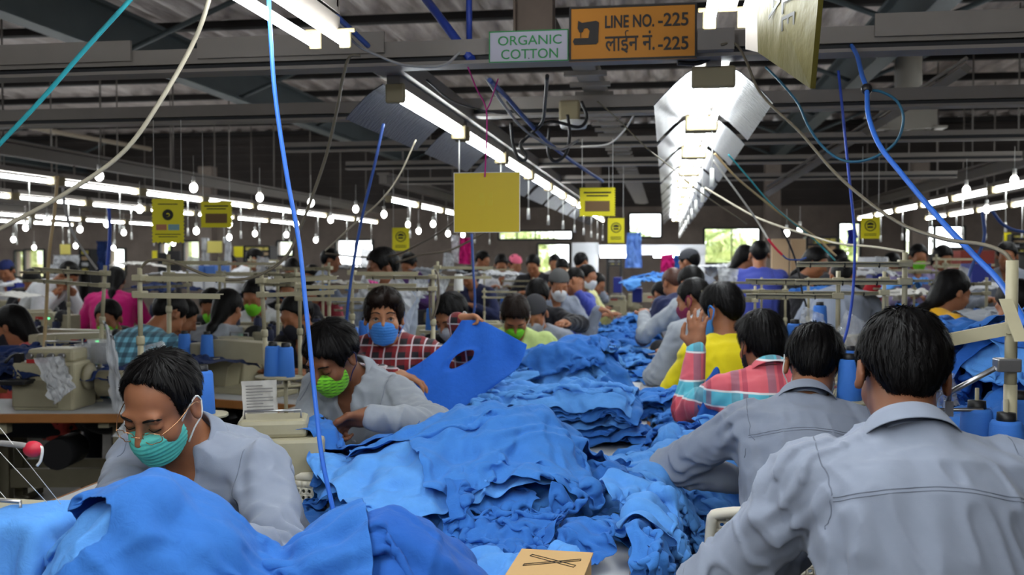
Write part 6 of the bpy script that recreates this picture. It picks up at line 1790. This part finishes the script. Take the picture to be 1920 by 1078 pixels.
cable([(1467, 478, 5.2), (1478, 486, 5.2), (1500, 487, 5.2), (1512, 483, 5.2)], .0045, 'dark_blue', 'short blue end of cable past the red sleeve')
cable([(1366, 290, 4.6), (1405, 335, 4.7), (1440, 376, 4.8), (1480, 412, 5.0), (1530, 452, 5.2), (1566, 488, 5.2)], .004, 'teal', 'thin teal cord slanting down at the right lamps')
cable([(1340, 288, 4.6), (1380, 332, 4.7), (1430, 374, 4.9), (1470, 405, 5.0), (1530, 445, 5.2), (1568, 480, 5.2)], .0055, 'tan', 'tan cable slanting down beside the thin teal cord')
cable([(1463, 425, 5.6), (1482, 462, 5.6), (1495, 500, 5.6), (1504, 545, 5.6), (1512, 575, 5.6)], .006, 'black', 'black knotted cord hanging before the tan partition')
cable([(1120, 190, 4.9), (1160, 225, 4.9), (1210, 275, 4.9), (1260, 315, 5.0), (1310, 358, 5.0), (1400, 420, 5.2)], .0035, 'olive', 'thin brown cord crossing behind the right reflectors')
cable([(600, -10, 3.0), (660, 75, 3.3), (700, 100, 3.4), (760, 122, 3.44), (830, 122, 3.44), (862, 98, 3.46)], .005, 'grey', 'grey cable lying along the trunking left of the signs')
cable([(620, 20, 3.0), (665, 62, 3.2), (690, 86, 3.3)], .009, 'dark_blue', 'blue taped bundle above the left lamp')
cable([(1090, 190, 4.6), (1100, 220, 4.6), (1085, 238, 4.6), (1040, 228, 4.6), (1000, 232, 4.5), (970, 212, 4.5), (950, 190, 4.5)], .008, 'black', 'black cable slung below the trunking at the centre')
cable([(1026, 142, 3.6), (1022, 190, 4.0), (1016, 230, 4.3), (990, 255, 4.4), (976, 272, 4.4), (986, 290, 4.4), (984, 300, 4.4), (972, 296, 4.4), (962, 270, 4.4), (958, 230, 4.4)], .0075, 'black', 'black cable coil hanging at the centre below the ORGANIC COTTON board')
cable([(912, 146, 3.6), (940, 190, 3.9), (975, 235, 4.2), (1010, 262, 4.4), (1050, 280, 4.5), (1085, 262, 4.6)], .006, 'grey', 'grey cable sagging from the trunking below the white board')
cable([(918, 150, 3.55), (950, 182, 3.9), (985, 222, 4.2), (1025, 265, 4.6), (1070, 300, 5.0), (1130, 340, 5.6)], .009, 'dark_blue', 'blue wrapped cable bundle running back at the centre')
cable([(1064, 215, 4.7), (1068, 255, 4.7), (1060, 290, 4.7), (1040, 302, 4.7), (1028, 285, 4.7), (1030, 240, 4.7)], .008, 'black', 'black cable looping under the junction box')
cable([(800, 150, 3.8), (850, 190, 4.2), (920, 210, 4.6), (950, 214, 4.8)], .004, 'black', 'thin black wire sloping right of the left bracket')
cable([(1195, 205, 5.0), (1170, 245, 5.2), (1140, 270, 5.4), (1090, 275, 5.6)], .005, 'white', 'white wire hanging right of the junction box')
cable([(1280, 75, 3.42), (1320, 68, 3.4), (1350, 72, 3.4), (1400, 82, 3.4)], .005, 'dark_blue', 'short blue wire over the trunking right of the amber board')
cable([(1355, 70, 3.4), (1340, 100, 3.42), (1310, 118, 3.44), (1270, 118, 3.44)], .009, 'black', 'black wire bundle curling down right of the amber board')
cable([(610, 475, 6.5), (680, 482, 6.4), (740, 478, 6.2), (790, 455, 6.0), (830, 432, 5.8), (870, 400, 5.6)], .006, 'brown', 'dark cable sagging above the standing man')
cable([(742, 492, 6.2), (790, 478, 6.2), (840, 470, 6.2), (880, 452, 6.2), (930, 425, 6.0)], .006, 'brown', 'second dark cable sagging right of the standing man')
cable([(812, 505, 5.0), (806, 540, 5.0), (808, 600, 5.0), (822, 560, 5.0), (820, 515, 5.0), (812, 505, 5.0)], .006, 'brown', 'brown cable loop hanging on the stand behind the plaid shirt')
cable([(118, 352, 5.0), (122, 390, 5.0), (138, 440, 5.0), (160, 475, 5.0), (182, 505, 5.0)], .007, 'grey', 'grey hose falling to the leaning stand at far left')
cable([(108, 330, 5.2), (102, 400, 5.2), (92, 480, 5.2), (86, 600, 5.3), (80, 690, 5.3)], .009, 'tan', 'tan cane like pole standing at far left', 8, 'pole', 'tan_pole')
cable([(204, 390, 7.0), (206, 430, 7.0), (204, 470, 7.0), (200, 510, 7.0)], .012, 'deep_blue', 'blue hose hanging in the left hall')
cable([(884, 438, 6.0), (887, 500, 6.0), (890, 560, 6.0), (888, 592, 6.0)], .008, 'dark_blue', 'blue hose hanging right of the black top')
cable([(1842, 396, 6.0), (1846, 440, 6.0), (1838, 470, 6.0), (1822, 500, 6.0), (1812, 540, 6.0), (1806, 590, 6.0)], .010, 'dark_blue', 'blue hose looping down at the far right')
cable([(1860, 395, 6.0), (1880, 420, 6.0), (1905, 432, 6.0), (1935, 436, 6.0)], .010, 'dark_blue', 'blue hose swinging off the right edge')
cable([(-10, 830, 1.95), (40, 835, 1.9), (62, 840, 1.9)], .006, 'grey', 'grey rod with a red tied end at the left edge', 6, 'rod', 'tied_rod')
mb = MB(); c0 = at(62, 842, 1.9); mb.ball(c0, .016, 10, 7, sc=(1.2, 1, 1)).tube(spline([c0, c0 + Vector((.018, 0, .004)), c0 + Vector((.016, 0, -.02)), c0 + Vector((.008, 0, -.032))], 5), .003, 5, mi=1); tag(mb.build('red_rag', [cab['red'], white_plastic]), 'red rag knotted round the rod at the left edge', 'rag')
for i, (x0, y0, x1, y1) in enumerate([(0, 802, 118, 950), (0, 848, 100, 955), (0, 922, 35, 962)]):
    mb = MB(); mb.tube([at(x0, y0, 1.9), at(x1, y1, 1.92)], .0006, 4); tag(mb.build('sewing_thread', white_plastic), ('upper', 'middle', 'lowest')[i] + ' taut white thread running to the lower left machine', 'thread')
# wall of hooks: junction box on the second trunking
jb = empty('junction_box', at(1068, 208, 4.85)); tag(jb, 'cream junction box with a lamp disc on the second trunking', 'junction box')
MB().box((0, 0, 0), (.10, .05, .10), bev=.01).build('box', holder_m, jb); MB().cyl((.02, 0, -.05), (.02, 0, -.085), .075, .06).build('disc', white_plastic, jb)
# ---------------------------------------------------------------- bags, papers, box, far end of the hall
def patch(P, n=14, crumple=.012, seed=0, bulge=.0):
    P = [np.array(p) for p in P]
    u, v = np.meshgrid(np.linspace(0, 1, n), np.linspace(0, 1, n), indexing='ij')
    X = P[0] * ((1 - u) * (1 - v))[..., None] + P[1] * (u * (1 - v))[..., None] + P[2] * (u * v)[..., None] + P[3] * ((1 - u) * v)[..., None]
    nn = np.cross(P[1] - P[0], P[3] - P[0]); nn /= np.linalg.norm(nn)
    q = np.stack([u.ravel() * 7, v.ravel() * 5, np.full(u.size, seed * 3.7)], 1)
    d = (1 - 2 * np.abs(vnoise(q)) + .5 * vnoise(q * 2.3)).reshape(n, n) * crumple + bulge * np.sin(u * PI) * np.sin(v * PI)
    return X + nn * d[..., None]
def bag(px4, d, label, m=None, crumple=.012, seed=0, cat='bag', name='poly_bag', both=True):
    P = [at(x, y, d) for x, y in px4]
    A = patch(P, 14, crumple, seed, .012)
    c = A.reshape(-1, 3).mean(0)
    n = 14; F = [(i * n + j, (i + 1) * n + j, (i + 1) * n + j + 1, i * n + j + 1) for i in range(n - 1) for j in range(n - 1)]
    V = list(A.reshape(-1, 3) - c)
    if both:
        B = patch(P, 14, crumple, seed + 5, -.012); V += list(B.reshape(-1, 3) - c); F += [tuple(k + n * n for k in reversed(f)) for f in F]
    o = mesh_obj(name, V, F, m or haze_m); o.location = c
    return tag(o, label, cat)
bag([(742, 508), (782, 560), (752, 602), (712, 560)], 5.5, 'white crinkled poly bag hanging behind the plaid shirt', haze_m, .02, 1)
bag([(680, 515), (712, 525), (700, 590), (668, 560)], 5.7, 'hazy poly bag hanging left of the white crinkled bag', haze_m, .02, 2)
bag([(768, 520), (800, 530), (782, 575), (760, 560)], 6.2, 'hazy poly bag hanging right of the white crinkled bag', haze_m, .02, 3)
bag([(826, 512), (846, 520), (828, 560), (806, 545)], 6.6, 'hazy poly bag by the brown cable loop', haze_m, .02, 4)
bag([(690, 524), (708, 528), (716, 546), (700, 548)], 5.45, 'pink slip hanging before the standing man', mat('pink_slip', S(222, 90, 160), .6), .006, 5, 'slip', 'pink_slip')
bag([(1345, 500), (1385, 505), (1378, 545), (1350, 535)], 7.4, 'white poly bag hanging left of the royal blue back', haze_m, .02, 6)
bag([(1508, 575), (1545, 590), (1560, 640), (1500, 625)], 4.4, 'clear poly bag on the stand right of the striped shirt', clear_m, .03, 7)
bag([(1496, 600), (1530, 610), (1525, 690), (1496, 640)], 4.5, 'white sheeted poly bag behind the tall blue cone', haze_m, .02, 8)
bag([(1590, 580), (1626, 610), (1620, 690), (1562, 640)], 3.75, 'clear poly bag left of the nearest head', clear_m, .03, 9)
bag([(1800, 498), (1818, 505), (1815, 560), (1798, 540)], 6.9, 'white poly bag on the far right stand', haze_m, .02, 10)
bag([(1752, 690), (1790, 700), (1800, 760), (1752, 765)], 2.05, 'clear poly bag on the rod right of the nearest ear', clear_m, .02, 11)
bag([(194, 600), (212, 640), (236, 780), (212, 770)], 4.6, 'long hazy film hanging from the leaning stand', haze_m, .03, 12)
bag([(62, 672), (116, 668), (136, 728), (100, 760)], 4.5, 'hazy film over the flat-bed machine at far left', haze_m, .03, 13)
bag([(246, 766), (272, 790), (262, 846), (211, 818)], 2.55, 'clear glossy bag left of the teal mask', clear_m, .02, 14)
bag([(232, 838), (262, 844), (266, 892), (230, 886)], 2.6, 'printed clear sleeve below the glossy bag', haze_m, .008, 15)
bag([(265, 650), (300, 640), (330, 690), (270, 690)], 4.6, 'crinkled clear film against the checked shirt', clear_m, .04, 16)
o = bag([(452, 715), (518, 712), (522, 792), (457, 795)], 3.5, 'printed paper in a clear sleeve behind the teal masked sewer', paper_m, .006, 17, 'paper', 'printed_paper', False)
mb = MB(); P = [at(x, y, 3.49) for x, y in ((452, 715), (518, 712), (522, 792), (457, 795))]
for k in range(11):
    v = .12 + k * .07; a = P[0].lerp(P[3], v).lerp(P[1].lerp(P[2], v), .12); b = P[0].lerp(P[3], v).lerp(P[1].lerp(P[2], v), .88 if k % 3 else .6)
    mb.tube([a, b], .0014, 4)
t_ = mb.build('text_lines', mat('faded_print', S(130, 128, 128), .8)); t_.location = -Vector(o.location); set_parent(t_, o)
for i, (px, py) in enumerate(((162, 690), (186, 682))):
    q = at(px, py, 4.9); r = empty('plastic_tub', q); tag(r, ('labelled clear tub beside the leaning stand', 'dark clear tub right of the labelled one')[i], 'tub')
    MB().lathe([(.045, 0), (.055, .12), (.052, .12), (.042, .004)]).build('tub', clear_m, r)
    MB().lathe([(.036, .005), (.036, .10), (.02, .10)]).build('contents', mat('dark_contents', S(50, 50, 62), .8), r)
    if i == 0: MB().box((0, -.055, .045), (.05, .003, .05)).build('paper_label', pale_y, r)
# small cardboard box with a pen-drawn cross, in front
card = mat('cardboard', S(192, 156, 104), .8, var=.06, vscale=9)
C4 = [at_z(985, 1034, .925), at_z(1096, 1034, .925)]
c = (C4[0] + C4[1]) / 2; wb = (C4[1] - C4[0]).length + .02
r = empty('cardboard_box', (c.x + .0, c.y - .11, .803), -.04); tag(r, 'small brown cardboard box with a cross drawn on its lid', 'box')
MB().box((0, 0, .06), (wb, .22, .12), bev=.003).build('carton', card, r)
MB().box((0, 0, .1215), (wb + .006, .226, .004)).build('lid', card, r)
mb = MB()
ln = lambda a, b: mb.tube([(a[0], a[1], .1242), (b[0], b[1], .1242)], .0009, 4)
for (x0, y0, x1, y1) in ((-.045, .075, .05, .02), (-.048, .065, .047, .008), (-.05, .01, .055, .062), (-.05, .0, .055, .052)): ln((x0, y0), (x1, y1))
ln((-.045, .075), (-.048, .065)); ln((.05, .02), (.047, .008)); ln((-.05, .01), (-.05, .0)); ln((.055, .062), (.055, .052))
mb.build('pen_cross', sign_black, r)
# ---- far end of the hall
booth_m = mat('booth_white', S(222, 224, 228), .5)
def fbox(name, x0, y0, x1, y1, d, depth, m, label, cat, zmin=None):
    a, b = at(x0, y1, d), at(x1, y0, d)
    zb = max(0, a.z) if zmin is None else zmin
    mb = MB(); mb.box(((a.x + b.x) / 2, (a.y + b.y) / 2, (zb + b.z) / 2), (abs(b.x - a.x), depth, b.z - zb), bev=.004)
    return tag(mb.build(name, m), label, cat)
fbox('partition', 1072, 455, 1122, 590, 14.5, .08, booth_m, 'tall white booth panel left of the far inspection bay', 'panel', 0)
fbox('booth_header', 1122, 459, 1322, 478, 14.4, .3, booth_m, 'white header across the far inspection bay', 'panel')
fbox('partition', 1283, 478, 1322, 560, 14.6, .08, booth_m, 'white booth panel at the right end of the far bay', 'panel', 0)
for i, (x0, x1) in enumerate(((1126, 1200), (1226, 1310))):
    a, b = at(x0, 480, 14.2), at(x1, 480, 14.2); mb = MB(); mb.tube([a, b], .02, 8); tag(mb.build('strip_light', tube_m), ('left', 'right')[i] + ' glowing strip light under the white header of the far bay', 'light')
gm = lambda n, c: cloth_mat(n, c)
def hung(px4, d, m, label, seed, name='hanging_garment', cat='garment'): return bag(px4, d, label, m, .05, seed, cat, name)
hung([(1176, 436), (1202, 436), (1204, 502), (1172, 502)], 13.8, cloth_dye('pale_blue_jersey', (110, 150, 225)), 'pale blue garment hanging in the middle of the far bay', 31)
hung([(1240, 478), (1262, 476), (1266, 516), (1238, 514)], 13.6, magenta_c, 'magenta garment hanging in the far bay', 32)
hung([(1264, 478), (1284, 478), (1286, 512), (1264, 514)], 13.7, BLUE[2], 'blue garment hanging right of the magenta one', 33)
hung([(862, 446), (884, 446), (882, 496), (860, 494)], 12.8, magenta_c, 'magenta garment hanging below the blank yellow board', 34)
hung([(846, 440), (862, 442), (860, 494), (848, 490)], 12.9, white_c, 'white garment hanging left of the magenta one below the board', 35)
hung([(100, 478), (124, 478), (122, 516), (100, 516)], 14.6, white_c, 'left of two white shirts hanging at far left', 36); hung([(124, 478), (148, 478), (146, 516), (124, 516)], 14.5, white_c, 'right of two white shirts hanging at far left', 37)
hung([(376, 446), (390, 446), (392, 500), (380, 498)], 12.6, haze_m, 'white curtain strip left of the pale yellow notice', 38, 'curtain_strip', 'curtain'); hung([(420, 446), (432, 446), (432, 548), (420, 548)], 12.4, haze_m, 'white curtain strip right of the pale yellow notice', 39, 'curtain_strip', 'curtain')
hung([(180, 452), (206, 452), (204, 506), (184, 506)], 13, NAVY[0], 'navy garment under plastic hanging in the left hall', 40)
hung([(1590, 430), (1608, 430), (1608, 462), (1590, 462)], 11, gm('royal_cloth', (50, 60, 170)), 'royal blue garment hanging before the narrow window', 41)
fbox('dark_panel', 297, 474, 312, 536, 13.5, .05, black_plastic, 'narrow dark board standing left of the tall dark panel', 'panel', 0); fbox('dark_panel', 314, 470, 340, 534, 13.6, .05, mat('dark_panel_m', S(40, 38, 40), .6), 'tall dark panel standing in the left hall', 'panel', 0)
carton_b = mat('carton_blue', S(70, 110, 180), .7)
fbox('carton', 376, 498, 396, 518, 11.6, .4, carton_b, 'blue carton left in the top pair at left', 'box'); fbox('carton', 398, 498, 418, 518, 11.6, .4, carton_b, 'blue carton right in the top pair at left', 'box'); fbox('carton', 376, 519, 396, 542, 11.6, .4, booth_m, 'white carton under the left blue carton', 'box'); fbox('carton', 398, 519, 418, 542, 11.6, .4, booth_m, 'white carton under the right blue carton', 'box')
bin_b = mat('bin_blue', S(32, 44, 130), .5)
for i, (x0, y0, x1, y1, d, w_) in enumerate([(28, 526, 48, 545, 11, 'left in the left hall'), (66, 526, 84, 560, 10.5, 'right in the left hall'), (1151, 520, 1166, 548, 12.4, 'left of the far blue heap'), (1186, 540, 1204, 566, 11.6, 'before the far blue heap'), (1630, 508, 1656, 528, 9, 'under the white boxes on the right'), (1812, 494, 1846, 536, 7.6, 'behind the far right hose'), (783, 518, 800, 530, 9.5, 'by the standing man')]):
    fbox('plastic_bin', x0, y0, x1, y1, d, .3, bin_b, 'dark blue plastic bin ' + w_, 'bin')
fbox('white_box', 1614, 482, 1658, 505, 9.2, .3, booth_m, 'white boxes stacked under the right pennant', 'box')
fbox('red_rack', 1790, 470, 1850, 560, 11.5, .5, mat('rust_rack', S(120, 44, 34), .7), 'rust red cabinet far behind the mustard shawl', 'cabinet', 0)
tan_m = mat('tan_partition', S(196, 168, 134), .7)
fbox('partition', 1446, 448, 1478, 540, 12.5, .06, tan_m, 'left tan partition panel on the right', 'panel', 0); fbox('partition', 1482, 448, 1510, 530, 12.6, .06, tan_m, 'right tan partition panel on the right', 'panel', 0)
# shelf racks holding pale stock at the far end
for i, (x0, y0, x1, y1, d) in enumerate([(1510, 445, 1565, 500, 13.5), (1890, 440, 1920, 475, 12), (465, 462, 515, 500, 16), (160, 468, 180, 512, 15.5), (1140, 478, 1165, 498, 15)]):
    a, b = at(x0, y1, d), at(x1, y0, d); r = empty('shelf_rack', ((a.x + b.x) / 2, a.y, 0)); tag(r, 'rack of pale cartons and spools ' + ('beside the tan partition', 'at the far right edge', 'in the left distance by the column', 'beside the white hanging shirts', 'inside the far bay')[i], 'rack')
    w = abs(b.x - a.x); n = 4
    for k in range(n + 1): MB().box((0, 0, a.z + (b.z - a.z) * k / n), (w, .3, .02)).build('shelf', dark_metal, r)
    for s in (-1, 1): MB().box((s * w / 2, 0, b.z / 2), (.03, .3, b.z)).build('upright', dark_metal, r)
    rk = np.random.default_rng(i)
    for k in range(n):
        mb = MB(); z = a.z + (b.z - a.z) * k / n
        for q in range(4):
            if rk.random() < .8: mb.box((-w / 2 + w * (q + .5) / 4, -.02, z + .02 + (b.z - a.z) / n * .3), (w / 5, .2, (b.z - a.z) / n * .6))
        if mb.v: tag(mb.build('stock', (pale_y, booth_m, tan_m)[k % 3], r), kind='stuff')
# machines far down the middle and on the right tables
for i, (px, py, d, rz, lb) in enumerate([(1155, 526, 12.6, 0, 'at the strip\'s far end, left one'), (1212, 526, 12.6, 0, 'at the strip\'s far end, right one'), (1640, 590, 5.8, .3, 'left of the row behind the nearest head'), (1690, 598, 5.6, -.2, 'in mid row behind the nearest head'), (1745, 596, 5.7, .4, 'right in the row behind the nearest head'), (135, 655, 5.9, .2, 'with a green light at left'), (440, 650, 5.6, PI * .95, 'before the long braid'), (45, 560, 8.5, .5, 'left in the cluster at far left'), (75, 570, 8.2, -.3, 'right in the cluster at far left'), (700, 655, 5.2, 2.9, 'behind the plaid shoulder'), (590, 600, 6.8, 0, 'behind the dark clothed sewer'), (830, 575, 6.6, 0, 'behind the black top'), (1540, 600, 5.4, 0, 'behind the clear poly bag'), (660, 560, 7.6, .2, 'left of the standing man'), (880, 580, 7.0, 0, 'left of the lime polo')]):
    q = at(px, py, d); m_ = put(PM1 if i % 3 else PM2, (q.x, q.y, .8), rz, 'cream sewing machine ' + lb)
    put(PT1, (q.x, q.y, 0), rz, 'wood edged table under the machine ' + lb)
for i, (px, py, d) in enumerate([(860, 545, 7.3), (1000, 560, 7.8)]):
    q = at(px, py, d); put(PC3, q, 0, ('white thread cone left of the lime polo', 'white thread cone behind the black pullover')[i])
# white garments and slips scattered through the side halls
wn = np.random.default_rng(12)
PLACES = [(70, 535, 10.2, 'beside the two blue bins at left'), (255, 500, 12, 'right of the white hanging shirts'), (460, 520, 10.4, 'before the white standing back'), (520, 500, 12.2, 'left of the standing vest'), (655, 505, 11, 'right of the standing vest'), (640, 540, 8.6, 'left of the dark blue cable'), (810, 512, 10.2, 'beyond the brown cable loop'), (925, 520, 10, 'beyond the lime polo'), (1620, 520, 8.6, 'under the long right stand arm'), (1690, 560, 6.6, 'behind the nearest head'), (1850, 600, 5.4, 'behind the tall right pole'), (1880, 545, 7, 'near the right edge hoses'), (330, 520, 10, 'by the tall dark panel'), (20, 560, 8.8, 'at the far left edge'), (760, 560, 7.8, 'behind the white crinkled bag'), (1340, 505, 10.5, 'below the barred window')]
for i, (px, py, d, w) in enumerate(PLACES):
    q = at(px, py, d)
    loose(q, .7, .6, wn.random() * 6, max(.7, q.z - .06), (white_c, paper_m, shirt_grey2, pale_y)[i % 4 if i % 4 < 3 else 0], 'crumpled white cloth ' + w, 'white cloths in the side halls', n=2, word='white_cloth')
    if i % 2 == 0:
        t = at(px + 30, py - 26, d - .4); bag([(px + 22, py - 40), (px + 44, py - 36), (px + 40, py - 6), (px + 20, py - 10)], d - .4, 'small hazy bag hanging ' + w, haze_m, .02, 60 + i)
q = at(1812, 640, 4.9); put(PCH, (q.x, q.y, 0), 1.9, 'cream chair between the mustard shawl and the trolley heap')
def wipe(o):
    for ch in KIDS.get(o.name, []):
        if not _dead(ch): wipe(ch)
    bpy.data.objects.remove(o)
for o in PROTOS: wipe(o)
